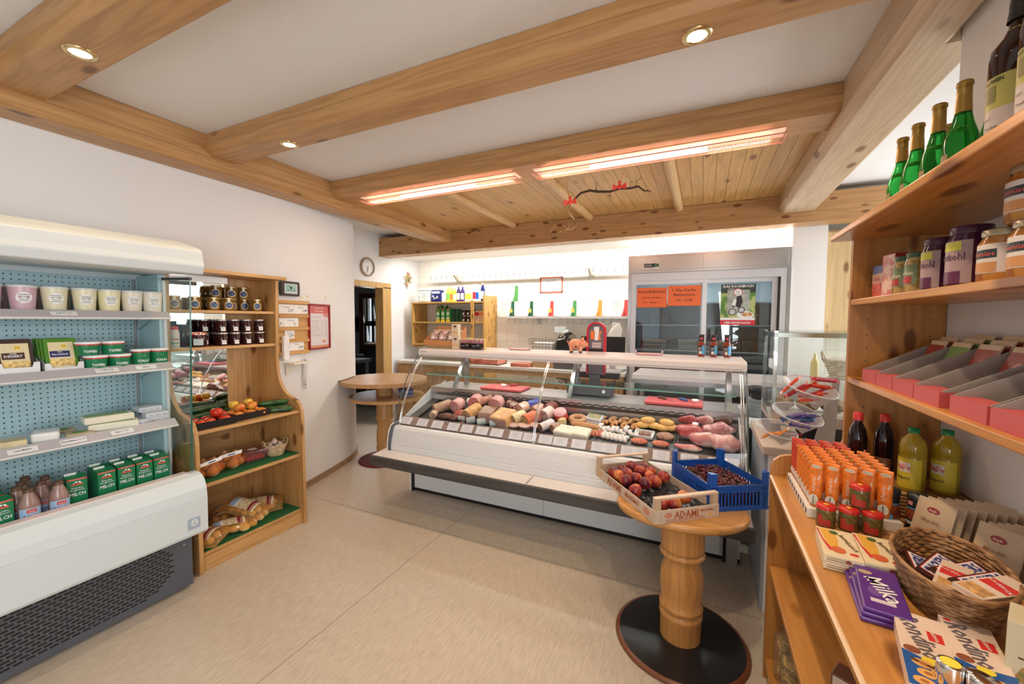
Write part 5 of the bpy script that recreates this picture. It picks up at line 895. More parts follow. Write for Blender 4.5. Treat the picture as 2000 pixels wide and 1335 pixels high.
# ---------- glass-door fridge on the rear wall ----------
F = thing('display_fridge', 'tall stainless steel fridge with two sliding glass doors at the rear wall', 'refrigerator', (0, 5.0, 0))
def fp_(b, name, par=None, **k):
    o = b.build(name, None, **k); o.parent = F; o.matrix_parent_inverse = Matrix.Translation(-Vector(F.location)); return o
FSW = two((.50, .49, .48), (.62, .58, .56), 2.2, .22, .3, .7); SST = pm((.60, .58, .57), .24, 1, bump=.06, bscale=4); ALU = pm((.66, .67, .70), .35, .3)
fp_(B().box(-.77, -.74, 4.70, 5.36, 0, 2.27, SST).box(.725, .755, 4.70, 5.36, 0, 2.27, SST).box(-.74, .725, 5.32, 5.36, 0, 2.27, LGREY).box(-.74, .725, 4.72, 5.32, 2.06, 2.27, SST).box(-.74, .725, 4.72, 5.32, 0, .62, ALU), 'cabinet')
b = B().box(-.77, .755, 4.685, 4.72, 2.075, 2.27, SST).box(-.745, -.02, 4.681, 4.686, 2.10, 2.245, SST).box(-.015, .73, 4.681, 4.686, 2.10, 2.245, SST); fp_(b, 'header', bev=.004)
b = B().rect(-.60, -.48, 2.135, 2.175, BLACK, 4.681, t=.004)
for i in range(4): b.rect(-.59+.018*i, -.578+.018*i, 2.145, 2.165, pm((.45, .45, .45), .3), 4.6765)
for i in range(2): b.rect(-.50+.035*i-.01, -.48+.035*i-.005, 2.14, 2.17, DGREEN, 4.675, t=.003)
fp_(b.rect(-.51, -.45, 2.115, 2.13, PAPER, 4.680), 'control_display')
fp_(B().box(-.739, -.73, 4.702, 4.755, .66, 1.99, ALU).box(.675, .724, 4.702, 4.755, .66, 1.99, ALU).box(-.739, .724, 4.702, 4.755, 1.991, 2.074, ALU).box(-.739, .724, 4.702, 4.755, .62, .659, ALU).box(.657, .674, 4.72, 4.755, .66, 1.99, DARK), 'door_frame_rail')
def fdoor(x0, x1, y, nm):
    b = B(); w_ = .045
    b.box(x0, x0+w_, y, y+.02, .661, 1.989, ALU).box(x1-w_, x1, y, y+.02, .661, 1.989, ALU).box(x0+w_, x1-w_, y+.001, y+.019, 1.95, 1.988, ALU).box(x0+w_, x1-w_, y+.001, y+.019, .662, .71, ALU)
    o = fp_(b, nm); B().box(x0+w_, x1-w_, y+.008, y+.012, .71, 1.95, glass((.78, .84, .86), 1.6)).build('pane', o); return o
fdoor(-.729, .03, 4.708, 'sliding_door'); fdoor(-.03, .655, 4.73, 'sliding_door')
fp_(B().box(-.735, .72, 5.30, 5.32, .62, 2.06, pm((.48, .54, .56), .4)).box(-.738, -.73, 4.74, 5.3, .62, 2.06, pm((.42, .46, .47), .4)).box(.71, .722, 4.74, 5.3, .62, 2.06, pm((.42, .46, .47), .4)), 'inner_wall')
for z in (.90, 1.22, 1.50, 1.74): fp_(B().box(-.72, .71, 4.80, 5.29, z, z+.012, pm((.55, .60, .62), .3)), 'wire_shelf')
for x, z, s_, col, lb in ((-.55, .912, .12, (.16, .11, .09), 'brown roast tray'), (-.2, .912, .13, (.18, .12, .10), 'dark meat tray'), (-.5, 1.232, .13, (.22, .17, .15), 'dark covered tray'), (-.15, 1.232, .10, (.35, .32, .28), 'grey tub'), (.25, 1.232, .12, (.20, .12, .08), 'brown roll basket'), (.50, 1.232, .12, (.16, .10, .08), 'dark bread basket'), (.30, .912, .13, (.50, .08, .12), 'red crate'), (-.45, 1.512, .10, (.20, .18, .17), 'dark pot'), (.42, 1.512, .09, (.55, .50, .40), 'cream tub')):
    one(B().box(-s_, s_, -.12, .12, 0, .11, pm(col, .5)).box(-s_-.005, s_+.005, -.125, .125, .10, .115, pm(tuple(min(.9, c*1.6) for c in col), .4)), 'food_container', lb+' seen through the fridge glass', 'container', (x, 5.05, z), bev=.01)
def sheet(name, lb, cat, x0, x1, z0, z1, y, draw, mat=PAPER, group=None):
    t = thing(name, lb, cat, ((x0+x1)/2, y, (z0+z1)/2), group=group); w_, h_ = (x1-x0)/2, (z1-z0)/2
    B().box(-w_, w_, -.0012, 0, -h_, h_, mat).build('sheet', t); b = B(); draw(b, w_, h_); b.build('print', t); return t
OR_ = pm((.86, .16, .03), .4); DR = pm((.16, .02, .01), .5)
def d1(b, w_, h_): b.text('frische Buttermilch', 0, .065, .032, DR, -.0013, wmax=.28).text('auch zum mitnehmen', 0, 0, .018, DR, -.0013, wmax=.2).text('0,5 l    Becher 1.-', 0, -.055, .022, DR, -.0013, wmax=.2)
def d2(b, w_, h_): b.text('1 Glas frische', 0, .06, .032, DR, -.0013, wmax=.27).text('Buttermilch', 0, .01, .032, DR, -.0013, wmax=.24).text('0,3l - 0,70€', 0, -.05, .032, DR, -.0013, wmax=.22)
sheet('price_sign', 'orange sign frische Buttermilch on the left fridge door', 'sign', -.675, -.36, 1.70, 1.915, 4.706, d1, OR_, 'orange buttermilk signs'); sheet('price_sign', 'orange sign 1 Glas frische Buttermilch on the left fridge door', 'sign', -.35, -.025, 1.715, 1.93, 4.706, d2, OR_, 'orange buttermilk signs')
def d3(b, w_, h_):
    y = -.0013; b.rect(-w_, w_, -h_, -h_+.05, pm((.62, .03, .05), .4), y).text('HIER ERHÄLTLICH!', 0, -h_+.025, .026, WHITE, y-.0005, wmax=.27).text('DAS KOCHBUCH', 0, h_-.022, .028, WHITE, y-.001, wmax=.27).text('FÜR JEDEN', -.06, h_-.05, .014, WHITE, y-.001, wmax=.14)
    b.rect(-w_, w_, -h_+.05, h_-.09, two((.10, .24, .04), (.45, .52, .20), 12, .5), y).rect(-w_+.06, w_-.05, -.10, h_-.06, pm((.40, .45, .40), .5, var=.3, bscale=14), y-.0005).disc(-.045, -.075, .036, .036, INK, y-.0008).disc(-.045, -.075, .028, .028, LGREY, y-.0012).disc(.035, -.055, .032, .032, INK, y-.0008).disc(.035, -.055, .024, .024, LGREY, y-.0012).poly([(-.05, -.03), (-.02, .05), (.0, .09), (.03, .09), (.045, .03), (.02, -.04), (-.01, -.02)], INK, y-.0014).poly([(-.055, .0), (-.03, .06), (-.01, .05), (-.02, -.02)], WHITE, y-.0018).rect(-w_, w_, -h_+.05, -h_+.075, WHITE, y-.0006).disc(.07, -.105, .075, .04, WHITE, y-.0008).disc(.085, -.10, .05, .022, two((.5, .2, .08), (.75, .5, .25), 40, .5), y-.0014)
    b.disc(0, h_-.085, .042, .042, pm((.55, .04, .05), .4), y-.001).disc(0, h_-.085, .036, .036, WHITE, y-.0016).text('100', 0, h_-.08, .018, GREYINK, y-.002).text('RAUM', 0, h_-.1, .009, GREYINK, y-.002)
sheet('poster', 'cookbook poster DAS KOCHBUCH with red strip on the right fridge door', 'poster', .16, .47, 1.515, 1.93, 4.728, d3, pm((.04, .05, .04), .4))
# ---------- rear counter, rail, certificates ----------
RC = thing('rear_counter', 'long pale worktop with wooden front along the tiled rear wall', 'counter', (-2.5, 5.1, 0))
B().box(-1.69, 1.70, -.32, .265, .90, .94, pm((.78, .77, .74), .4)).build('worktop', RC, bev=.004); B().box(-1.67, 1.68, -.30, .26, 0, .90, wood('z', (.55, .33, .15), (.35, .2, .08))).build('cabinet_front', RC)
for i in range(5): B().box(-1.62+.66*i, -1.02+.66*i, -.312, -.302, .12, .86, wood('z', (.58, .35, .16), (.38, .2, .08), seed=i)).build('door', RC, bev=.004)
t = thing('rear_table', 'white and steel work table standing in front of the fridge', 'table', (.15, 4.25, 0)); B().box(-.75, .80, -.28, .28, 1.0, 1.045, pm((.82, .83, .84), .3)).build('table_top', t, bev=.004); B().box(-.75, .80, -.27, .27, .90, 1.0, STEEL).build('apron', t)
B().box(-.75, .8, -.27, .27, .35, .37, STEEL).build('lower_shelf', t)
for x in (-.72, .77):
    for y in (-.25, .25): B().box(x-.02, x+.02, y-.02, y+.02, 0, .9, STEEL).build('leg', t)
t = thing('plate_stack_table', 'low white side counter at the right end of the meat counter holding the plates', 'counter', (.50, 3.45, 0)); B().box(-.20, .55, -.3, .3, .83, .86, WHITE).build('worktop', t, bev=.003); B().box(-.18, .53, -.28, .28, 0, .83, DARK).build('cabinet', t)
for i in range(13): 
    if i == 0: P0 = one(B().lathe([(.035, 0), (.04, .002), (.06, .006), (.075, .012), (.075, .0135), (.06, .008), (.0001, .004)], pm((.66, .72, .76), .15), n=32, cap=False), 'plate', 'white plate, lowest of the stack right of the meat counter', 'plate', (.375, 3.42, .861), 0, 'stack of white plates')
    else: p_ = P0.copy(); C.objects.link(p_); p_.location = (.375+.001*(i % 3), 3.42, .861+.0095*i); p_['label'] = 'white plate, %s from the bottom of the stack right of the meat counter' % ORD[i]
one(B().lathe([(.05, 0), (.07, .01), (.075, .08), (.07, .085)], BLACK, n=24), 'bowl', 'black bowl turned over on the stack of plates', 'bowl', (.39, 3.43, .992)) 
def hook_rail(x0, x1, z, y, n, lb, name):
    t = thing(name, lb, 'rail', ((x0+x1)/2, 5.37, z), group='steel hook rails'); w_ = (x1-x0)/2; b = B().box(-w_, w_, -.19, -.17, -.012, .018, pm((.66, .64, .62), .3, .4)); b.build('rail', t)
    for i in range(n):
        x = -w_+.06+(2*w_-.12)*i/(n-1); B().tube([(x, -.18, -.01), (x, -.182, -.05), (x, -.195, -.062), (x, -.205, -.045)], .0045, pm((.30, .29, .27), .4), 5).build('hook', t)
    for x in (-w_+.45, w_-.5): B().prism([(0, .01), (-.17, .01), (-.17, -.01), (-.05, -.10), (0, -.10)], 'x', x-.012, x+.012, pm((.62, .60, .52), .4)).box(x-.04, x+.04, -.012, 0, -.10, .02, pm((.62, .60, .52), .4)).build('bracket', t)
    return t
hook_rail(-3.88, -.86, 2.235, 5.37, 32, 'long steel hook rail high on the tiled wall', 'hook_rail')
t = hook_rail(-2.55, -.80, 1.59, 5.37, 18, 'lower steel hook rail under the certificates', 'hook_rail'); B().box(-.875, .875, -.17, 0, .0, .008, pm((.70, .69, .66), .3)).build('shelf_plate', t)
def cert(c1, c2, gold):
    def d(b, w_, h_):
        y = -.0013; b.text('Urkunde', -.02, h_*.75, .020, GREYINK, y, wmax=.12).text('Fleischerei', -.03, h_*.5, .012, GREYINK, y, wmax=.1)
        for i in range(4): b.rect(-w_*.6, w_*.3, h_*(.25-.2*i), h_*(.25-.2*i)+.003, pm((.6, .6, .6), .6), y)
        b.poly([(w_-.048, h_), (w_, h_), (w_, -h_), (w_-.09, -h_), (w_-.065, -h_*.4), (w_-.052, h_*.2)], c1, y).poly([(w_-.05, -h_*.4), (w_-.032, -h_*.4), (w_-.03, -h_), (w_-.075, -h_)], c2, y-.0005)
        if gold: b.rect(w_-.075, w_-.03, -h_*.45, h_*.05, pm((.80, .50, .12), .4), y-.001)
    return d
G1, G2, R1, O1 = pm((.08, .30, .08), .4), pm((.02, .12, .06), .4), pm((.62, .08, .07), .4), pm((.85, .32, .06), .4)
for i, (x, c1, c2, g, nm) in enumerate(((-2.57, G2, pm((.02, .06, .04), .4), 1, 'dark green'), (-2.28, G2, pm((.02, .06, .04), .4), 1, 'dark green'), (-1.98, R1, pm((.4, .04, .04), .4), 1, 'red'), (-1.66, G1, G2, 1, 'light green'), (-1.32, O1, pm((.7, .22, .04), .4), 0, 'orange'), (-.99, R1, pm((.4, .04, .04), .4), 0, 'red'))):
    sheet('certificate', 'white certificate with %s corner, %s from the left above the hook rail' % (nm, ORD[i]), 'certificate', x-.135, x+.135, 1.60, 1.815, 5.255 if i else 5.255, cert(c1, c2, g), pm((.80, .78, .74), .5), 'certificates standing on the rail')
sheet('certificate', 'single white certificate with green corner hanging above the row', 'certificate', -2.71, -2.43, 1.825, 2.05, 5.366, cert(G1, G1, 0), pm((.80, .78, .74), .5))
def d4(b, w_, h_):
    r_ = pm((.72, .14, .09), .4); y = -.0013
    for q in ((-w_, w_, h_-.018, h_), (-w_, w_, -h_, -h_+.018), (-w_, -w_+.018, -h_, h_), (w_-.018, w_, -h_, h_)): b.rect(*q, r_, y, t=.004)
    b.text('selbstgemachte', 0, .05, .022, GREYINK, y, wmax=.2).text('Semmelknödel', 0, .012, .022, GREYINK, y, wmax=.18)
sheet('notice_sign', 'white notice with rounded red border on the tiled wall', 'sign', -2.09, -1.755, 1.935, 2.155, 5.366, d4)
# wooden wall shelf with drinks and cleaning bottles
WSH = thing('wall_shelf', 'pine wall shelf with three boards at the left of the tiled wall', 'shelf', (-3.41, 5.2, 1.18))
PX2 = wood('x', (.70, .42, .13), (.5, .27, .08), seed=5); PZ2 = wood('z', (.70, .40, .11), (.5, .25, .07), 2.6, seed=6)
def wp(b, name): o = b.build(name, None, bev=.002); o.parent = WSH; o.matrix_parent_inverse = Matrix.Translation(-Vector(WSH.location)); return o
wp(B().box(-4.06, -4.035, 5.0, 5.365, 1.13, 1.815, PZ2), 'side_panel'); wp(B().box(-2.795, -2.77, 4.98, 5.365, 1.02, 1.90, PZ2), 'side_panel')
for z in (1.795, 1.50, 1.17): wp(B().box(-4.035, -2.795, 5.0, 5.36, z, z+.022, PX2), 'shelf_board')
wp(B().box(-3.0, -2.95, 4.985, 5.01, 1.02, 1.83, PZ2), 'front_strip')
def bottle2(name, lb, cat, x, y, z, r_, h_, body, cap, grp, lab=None, sy=.6):
    t = thing(name, lb, cat, (x, y, z), group=grp); M = Matrix.Diagonal((1, sy, 1, 1)); B().lathe([(r_*.9, 0), (r_, .01), (r_, h_*.6), (r_*.85, h_*.75), (r_*.4, h_*.86), (r_*.38, h_*.9)], body, M, 16).build('bottle', t)
    B().lathe([(r_*.45, h_*.88), (r_*.4, h_), (.0001, h_)], cap, M, 12, cap=False).build('cap', t)
    if lab: B().lathe([(r_+.0006, h_*.15), (r_+.0006, h_*.55)], lab, M, 8, -.9, .9, True, False).build('label', t)
gz = 'household bottles on top of the wall shelf'
one(B().box(-.11, .11, -.06, .06, 0, .17, two((.55, .66, .66), (.80, .84, .84), 30, .4)).box(-.11, .11, -.06, .06, .17, .21, glass((.9, .95, .95), 1, .1, (.75, .8, .8), .5)), 'paper_roll_pack', 'pale wrapped pack of paper rolls at the left end of the wall shelf top', 'packet', (-3.90, 5.15, 1.818), bev=.02)
t = thing('tissue_pack', 'dark blue tissue pack with white lettering on the wall shelf top', 'packet', (-3.68, 5.15, 1.818)); B().box(-.085, .085, -.05, .05, 0, .185, NAVY).build('pack', t, bev=.01); B().rect(-.075, .075, .13, .165, pm((.5, .55, .75), .4), -.05).text('Soft', 0, .07, .045, WHITE, -.0505, wmax=.12, rot=12).disc(-.05, .09, .02, .02, pm((.4, .5, .8), .4), -.05).build('print', t)
one(B().box(-.03, .03, -.04, .04, 0, .14, pm((.75, .75, .82), .4)), 'sponge_pack', 'small pale packet right of the blue tissue pack', 'packet', (-3.56, 5.16, 1.818), bev=.01)
LM = pm((.50, .72, .08), .3); YO = pm((.85, .62, .05), .3); PU = pm((.06, .04, .16), .25)
for x, c_, k_, h_, lb, lab in ((-3.475, LM, LM, .22, 'lime green cleaning bottle', pm((.2, .5, .1), .4)), (-3.415, YO, YO, .20, 'yellow cleaning bottle with rounded shoulders', ORANGE), (-3.36, YO, pm((.8, .4, .05), .3), .19, 'yellow orange cleaning bottle', CREAM), (-3.295, PU, PU, .215, 'dark violet cleaning bottle, left of two', PAPER), (-3.225, PU, PU, .215, 'dark violet cleaning bottle, right of two', PAPER), (-3.15, PAPER, LM, .20, 'white spray bottle with lime print, left', LM), (-3.095, PAPER, LM, .20, 'white spray bottle with lime print, right', LM), (-3.02, pm((.70, .72, .80), .3), pm((.5, .5, .6), .3), .235, 'pale bottle with red and blue stripes', RED), (-2.975, pm((.68, .70, .80), .3), pm((.6, .6, .65), .3), .225, 'pale bottle with blue stripe', BLUE), (-2.885, NAVY, pm((.45, .2, .15), .4), .25, 'dark blue drain cleaner bottle at the right end', PAPER)):
    bottle2('cleaning_bottle', lb+' on the wall shelf top', 'bottle', x, 5.14, 1.818, .034, h_*1.08, c_, k_, gz, lab)
def juice(x, lb, y=5.10):
    t = thing('juice_carton', lb, 'carton', (x, y, 1.523), group='green juice cartons on the middle board'); B().box(-.036, .036, -.03, .03, 0, .195, pm((.05, .32, .07), .35)).build('carton', t, bev=.002)
    B().rect(-.034, .034, 0, .035, YEL, -.03).disc(0, .12, .026, .03, pm((.65, .78, .60), .4), -.0302).disc(0, .055, .028, .016, WHITE, -.0304).rect(-.02, .02, .165, .185, pm((.55, .05, .05), .4), -.0302).build('print', t)
for i, x in enumerate((-3.62, -3.53, -3.44)): juice(x, 'green juice carton, %s from the left on the middle board' % ORD[i])
for i in range(3): one(B().box(-.026, .026, -.03, .03, 0, .19, pm((.015, .08, .03), .3)), 'dark_carton', 'dark green carton between the juice cartons and the jars, %s from the left' % ORD[i], 'carton', (-3.368+.056*i-.0, 5.12+.02*i, 1.523), 0, 'dark green cartons')
k = 0
for z in (1.523, 1.618):
    for x in (-3.175, -3.10, -3.02): t = dup(jj.p, (x, 5.11, z), 0, 'dark jam jar on the wall shelf, %s from the left in the %s layer' % (ORD[k % 3], 'lower' if z < 1.6 else 'upper')); t['group'] = 'jam jars on the wall shelf'; k += 1
def bag(x, c_, lb): 
    t = thing('coffee_carton', lb, 'carton', (x, 5.10, 1.523)); B().prism([(-.04, 0), (.04, 0), (.045, .15), (.0, .175), (-.045, .15)], 'y', -.03, .03, pm(c_, .4)).build('box', t, bev=.002); B().rect(-.038, .038, .09, .14, RED if c_[0] > .75 else ORANGE, -.03).text('tee', 0, .07, .022, GREYINK, -.03).build('print', t)
bag(-2.94, (.78, .55, .42), 'red and cream carton on the middle board beside the jars'); bag(-2.85, (.74, .48, .26), 'orange and cream carton at the right end of the middle board')
t = thing('potted_plant', 'small green plant in a yellow pot behind the juice cartons', 'plant', (-3.66, 5.24, 1.523)); B().lathe([(.03, 0), (.04, .12)], YEL, n=14).build('pot', t); b = B(); random.seed(3)
for i in range(14): a = random.random()*6.28; r_ = .05+.04*random.random(); z = .19+.07*random.random(); b.add([(0, 0, .12), (r_*math.cos(a)-.015, r_*math.sin(a), z), (r_*1.3*math.cos(a), r_*1.3*math.sin(a), z+.01), (r_*math.cos(a)+.015, r_*math.sin(a), z-.01)], [(0, 1, 2, 3)], pm((.06, .16, .04), .5))
b.build('leaves', t)
# rear counter items
t = thing('wire_basket', 'small wire basket on the rear counter in front of the tiles', 'basket', (-1.85, 4.98, .94)); b = B(); w_, d_, h_ = .17, .12, .37
for z in (.20, .235, .27, .305, .34, h_): k_ = 1+.12*(z-.2)/.17; b.tube([(-w_*k_, -d_*k_, z), (w_*k_, -d_*k_, z), (w_*k_, d_*k_, z), (-w_*k_, d_*k_, z)], .0032 if z < h_ else .005, pm((.25, .22, .16), .4, .6), 5, closed=True)
for i in range(9):
    x = -w_+2*w_*i/8
    for s_ in (-1, 1): b.tube([(x, s_*d_, .20), (x*1.12, s_*d_*1.12, h_)], .0025, pm((.25, .22, .16), .4, .6), 4)
b.build('wire_body', t); B().box(-.15, .15, -.10, .10, 0, .20, KRAFT).build('stand', t); B().box(-.13, .12, -.10, .08, .205, .33, PAPER).build('paper_bags', t, bev=.01)
t = thing('slicing_machine', 'dark slicing machine with chrome blade guard on the rear counter', 'machine', (-1.56, 4.98, .94)); B().box(-.14, .16, -.14, .14, 0, .12, SC).build('base', t, bev=.01); B().box(-.13, .10, -.10, .02, .12, .38, BLACK).build('body', t, bev=.015)
B().lathe([(.13, -.012), (.13, .012)], pm((.05, .05, .05), .2, .5), T(-.02, .06, .34) @ R('X', 90), 30).build('blade', t); B().tube([(-.13, -.1, .10), (-.14, -.1, .30), (-.12, -.1, .36), (-.02, -.1, .38), (.0, -.1, .42)], .010, CHROME, 8).tube([(-.06, -.09, .40), (-.01, -.09, .46), (.04, -.09, .48)], .02, CHROME, 8).build('guard', t); B().add([(.05, -.08, .14), (.13, -.08, .2), (.15, -.08, .38), (.10, -.08, .45), (.04, -.08, .42)], [(0, 1, 2, 3, 4)], pm((.30, .28, .20), .3)).build('side_plate', t)
for x, lb, w_ in ((-.98, 'black touch screen monitor right of the red arch display', .155), (-1.235, 'black touch screen monitor behind the piggy bank', .13)):
    t = thing('monitor', lb, 'monitor', (x, 4.92, .94), -6, group='black monitors on the rear counter'); B().box(-w_, w_, -.012, .012, .16, .42, BLACK).build('screen', t, bev=.006); B().box(-.03, .03, .01, .05, 0, .25, LGREY).box(-.14, .14, -.08, .12, 0, .03, LGREY).build('stand', t)
one(B().box(-.05, .05, -.03, .03, 0, .01, LGREY).box(-.005, .005, -.005, .005, .01, .45, LGREY).box(-.075, .075, -.008, .008, .45, .53, pm((.55, .62, .60), .4)), 'customer_display', 'small pale display on a stalk behind the wire basket', 'display', (-1.72, 5.17, .94))
t = thing('plastic_bag', 'thin white plastic bag hanging from the lower hook rail', 'bag', (-1.0, 5.16, 1.53)); B().add([(-.03, 0, 0), (.06, -.01, .0), (.10, -.02, -.10), (.07, -.03, -.22), (-.02, -.03, -.20), (-.09, -.02, -.18), (-.05, 0, -.08)], [(0, 1, 2, 3, 4, 5, 6)], glass((.95, .93, .9), .8, .3, (.8, .76, .70), .6)).build('film', t); B().tube([(0, 0, .005), (.01, 0, -.02), (.04, 0, .0)], .003, PAPER, 5).build('handle', t)
PKC = two((.50, .13, .09), (.62, .22, .15), 6, .4)
def crate(x, w_, lb, z=.94):
    t = thing('bread_crate', lb, 'crate', (x, 4.98, z), group='red plastic crates on the rear counter'); b = B().box(-w_, w_, -.15, .15, 0, .01, PKC).box(-w_, w_, -.15, -.14, 0, .02, PKC).box(-w_, w_, -.15, -.14, .06, .075, PKC).box(-w_, w_, .14, .15, 0, .075, PKC).box(-w_, -w_+.01, -.15, .15, 0, .075, PKC).box(w_-.01, w_, -.15, .15, 0, .075, PKC); n = int(w_*2/.022)
    for i in range(n): x_ = -w_+2*w_*i/n; b.box(x_, x_+.010, -.15, -.143, .02, .06, PKC)
    b.build('crate_body', t)
    for i in range(3): B().ball((-w_*.6+w_*.6*i, -.02, .06), (w_*.28, .07, .045), two((.42, .25, .12), (.70, .60, .45), 10, .6), 12, 8).build('bread', t)
crate(-2.75, .26, 'low red crate of bread on the rear counter behind the left board'); 
t = thing('ceramic_bread_tray', 'flat brick red tray of rolls on the rear counter behind the chrome strip', 'tray', (-2.15, 4.9, .94)); B().box(-.13, .13, -.1, .1, 0, .05, PKC).build('tray', t, bev=.01)
# clock, dried flowers, clock wall
t = thing('wall_clock', 'round wall clock with pale wooden rim above the door', 'clock', (-4.228, 4.265, 2.275), rot=(0, 0, PI/2)); M = R('X', 90)
B().lathe([(.105, 0), (.128, .004), (.130, .02), (.118, .032), (.106, .026)], wood('x', (.45, .30, .18), (.3, .18, .1), False), M, 36, cap=False).build('rim', t); B().lathe([(.108, .012), (.0001, .013)], pm((.78, .76, .73), .5), M, 36, cap=False).build('dial', t)
b = B()
for i in range(12): a = i*PI/6; b.box(-.003, .003, -.0005-.0145, -.0135, .082, .096, GREYINK, R('Y', math.degrees(a)))
b.text('12', 0, .07, .016, GREYINK, -.0135).text('6', 0, -.07, .016, GREYINK, -.0135).text('3', .07, 0, .016, GREYINK, -.0135).text('9', -.07, 0, .016, GREYINK, -.0135).build('numerals', t)
B().box(-.0035, .0035, -.018, -.016, -.01, .05, INK, R('Y', 182)).box(-.0025, .0025, -.02, -.018, -.015, .078, INK, R('Y', 186)).build('hands', t)
t = thing('dried_flowers', 'small bunch of dried flowers hanging on the white wall beside the tiles', 'flowers', (-4.225, 5.09, 2.15), rot=(0, 0, PI/2)); random.seed(9); b = B(); c = B()
for i in range(46):
    a = random.uniform(-2.6, 2.6); r_ = random.uniform(.04, .11); x, z = r_*math.sin(a)*.75, .02+r_*math.cos(a)*1.1; y = -random.uniform(.015, .06); b.tube([(0, -.02, -.03), (x*.5, y, z*.5), (x, y, z)], .0012, pm((.35, .30, .12), .7), 4); c.ball((x, y, z), random.uniform(.007, .014), (pm((.55, .42, .14), .7), pm((.60, .18, .12), .7), pm((.30, .34, .12), .7), pm((.7, .62, .4), .7))[i % 4], 7, 5)
b.build('stems', t); c.build('blossoms', t); B().add([(-.02, -.03, -.03), (.02, -.03, -.03), (.05, -.03, -.12), (.015, -.032, -.09), (-.01, -.03, -.13)], [(0, 1, 2, 3, 4)], pm((.75, .66, .60), .6)).build('ribbon', t)
# right rear: wooden cabinet, basket
t = thing('wall_cabinet', 'pale pine wall cabinet right of the white pier', 'cabinet', (1.45, 5.0, 1.42)); CZW = wood('z', (.66, .47, .24), (.5, .32, .14), seed=11)
B().box(-.40, .75, -.18, .36, 0, 1.0, CZW).build('body', t, bev=.003); B().box(-.40, -.04, -.205, -.18, .02, .98, CZW).build('door', t, bev=.004)
d_ = B().box(-.02, .40, -.205, -.18, .02, .98, CZW).build('door', t, bev=.004); B().lathe([(.012, 0), (.016, .015), (.0001, .02)], CHROME, T(.01, -.205, .30) @ R('X', 90), 12, cap=False).tube([(.01, -.205, .15), (.01, -.23, .15), (.01, -.23, .23), (.01, -.205, .23)], .005, CHROME).build('handle', d_)
one(B().box(-.35, 1.4, -.3, .3, 0, .95, pm((.78, .77, .74), .5)), 'base_cabinet', 'white base cabinet behind the counter below the pine cabinet', 'cabinet', (1.45, 4.6, 0), bev=.01)
t = thing('bread_basket', 'whitewashed wicker bread basket with handles behind the glass case', 'basket', (1.07, 3.97, 1.10)); WB = two((.62, .55, .45), (.76, .70, .60), 30, .6); basket(t, .12, .17, .15, WB, 9, 1.1, .8, 34)
B().tube([(-.185, -.05, .14), (-.20, -.03, .20), (-.20, 0, .22), (-.20, .03, .20), (-.185, .05, .14)], .008, WB).build('handle', t); B().tube([(.185, -.05, .14), (.20, -.03, .20), (.20, 0, .22), (.20, .03, .20), (.185, .05, .14)], .008, WB).build('handle', t); B().ball((0, 0, .15), (.16, .12, .04), pm((.80, .79, .77), .8, bump=.8, bscale=25), 16, 8).build('cloth_lining', t)
one(B().box(-.12, .75, -.25, .25, 0, 1.10, WHITE), 'side_counter', 'white side counter carrying the bread basket', 'counter', (1.08, 3.98, 0), bev=.005)
one(B().lathe([(.028, 0), (.030, .01), (.030, .16), (.012, .21), (.008, .24)], pm((.80, .70, .35), .4), n=14), 'squeeze_bottle', 'pale yellow squeeze bottle on the rear table right of the fridge', 'bottle', (.86, 4.15, 1.046))
# hanging twig decoration
t = thing('twig_mobile', 'twisted dark twig with red bows hanging under the boarded ceiling', 'decoration', (-.85, 3.3, 2.5)); TW = pm((.075, .04, .03), .7); TL_ = pm((.38, .24, .12), .7)
P = lambda *q: [(x+.85, .0+dy, z-2.5) for x, z, dy in q]
B().tube(P((-1.0, 2.54, 0), (-.94, 2.60, .02), (-.86, 2.605, 0), (-.80, 2.59, .01), (-.70, 2.575, 0), (-.62, 2.585, -.01), (-.54, 2.58, 0), (-.48, 2.59, .01), (-.44, 2.55, 0), (-.385, 2.54, .01)), [.008, .009, .010, .010, .010, .009, .009, .008, .006, .002], TW, 6).build('main_twig', t)
B().tube(P((-1.03, 2.50, 0), (-1.045, 2.47, .01), (-1.02, 2.43, 0), (-.99, 2.39, 0), (-.975, 2.34, .01), (-1.0, 2.31, 0), (-1.05, 2.305, 0), (-1.09, 2.29, .01)), [.006, .007, .007, .007, .006, .005, .004, .002], TL_, 6).build('lower_twig', t)
b = B(); random.seed(21)
for x0, z0, dx, dz_ in ((-.80, 2.59, -.02, .09), (-.70, 2.575, .0, -.06), (-.56, 2.585, .04, .05), (-.50, 2.58, .03, .08), (-1.12, 2.42, -.08, .10), (-1.05, 2.305, -.05, .05), (-1.09, 2.30, -.09, -.02), (-1.05, 2.31, .0, .06), (-1.15, 2.36, -.06, -.07), (-.44, 2.56, .05, -.03), (-1.2, 2.42, .04, .1), (-1.2, 2.33, -.02, .1)):
    pts = [(x0, z0, 0)]
    for i in range(4): pts.append((x0+dx*(i+1)/4+random.uniform(-.012, .012), z0+dz_*(i+1)/4+random.uniform(-.012, .012), random.uniform(-.03, .03)))
    b.tube(P(*pts), [.004, .003, .0025, .002, .001], TL_ if x0 < -.9 else TW, 5)
b.build('side_twigs', t); RBW = pm((.85, .06, .04), .5)
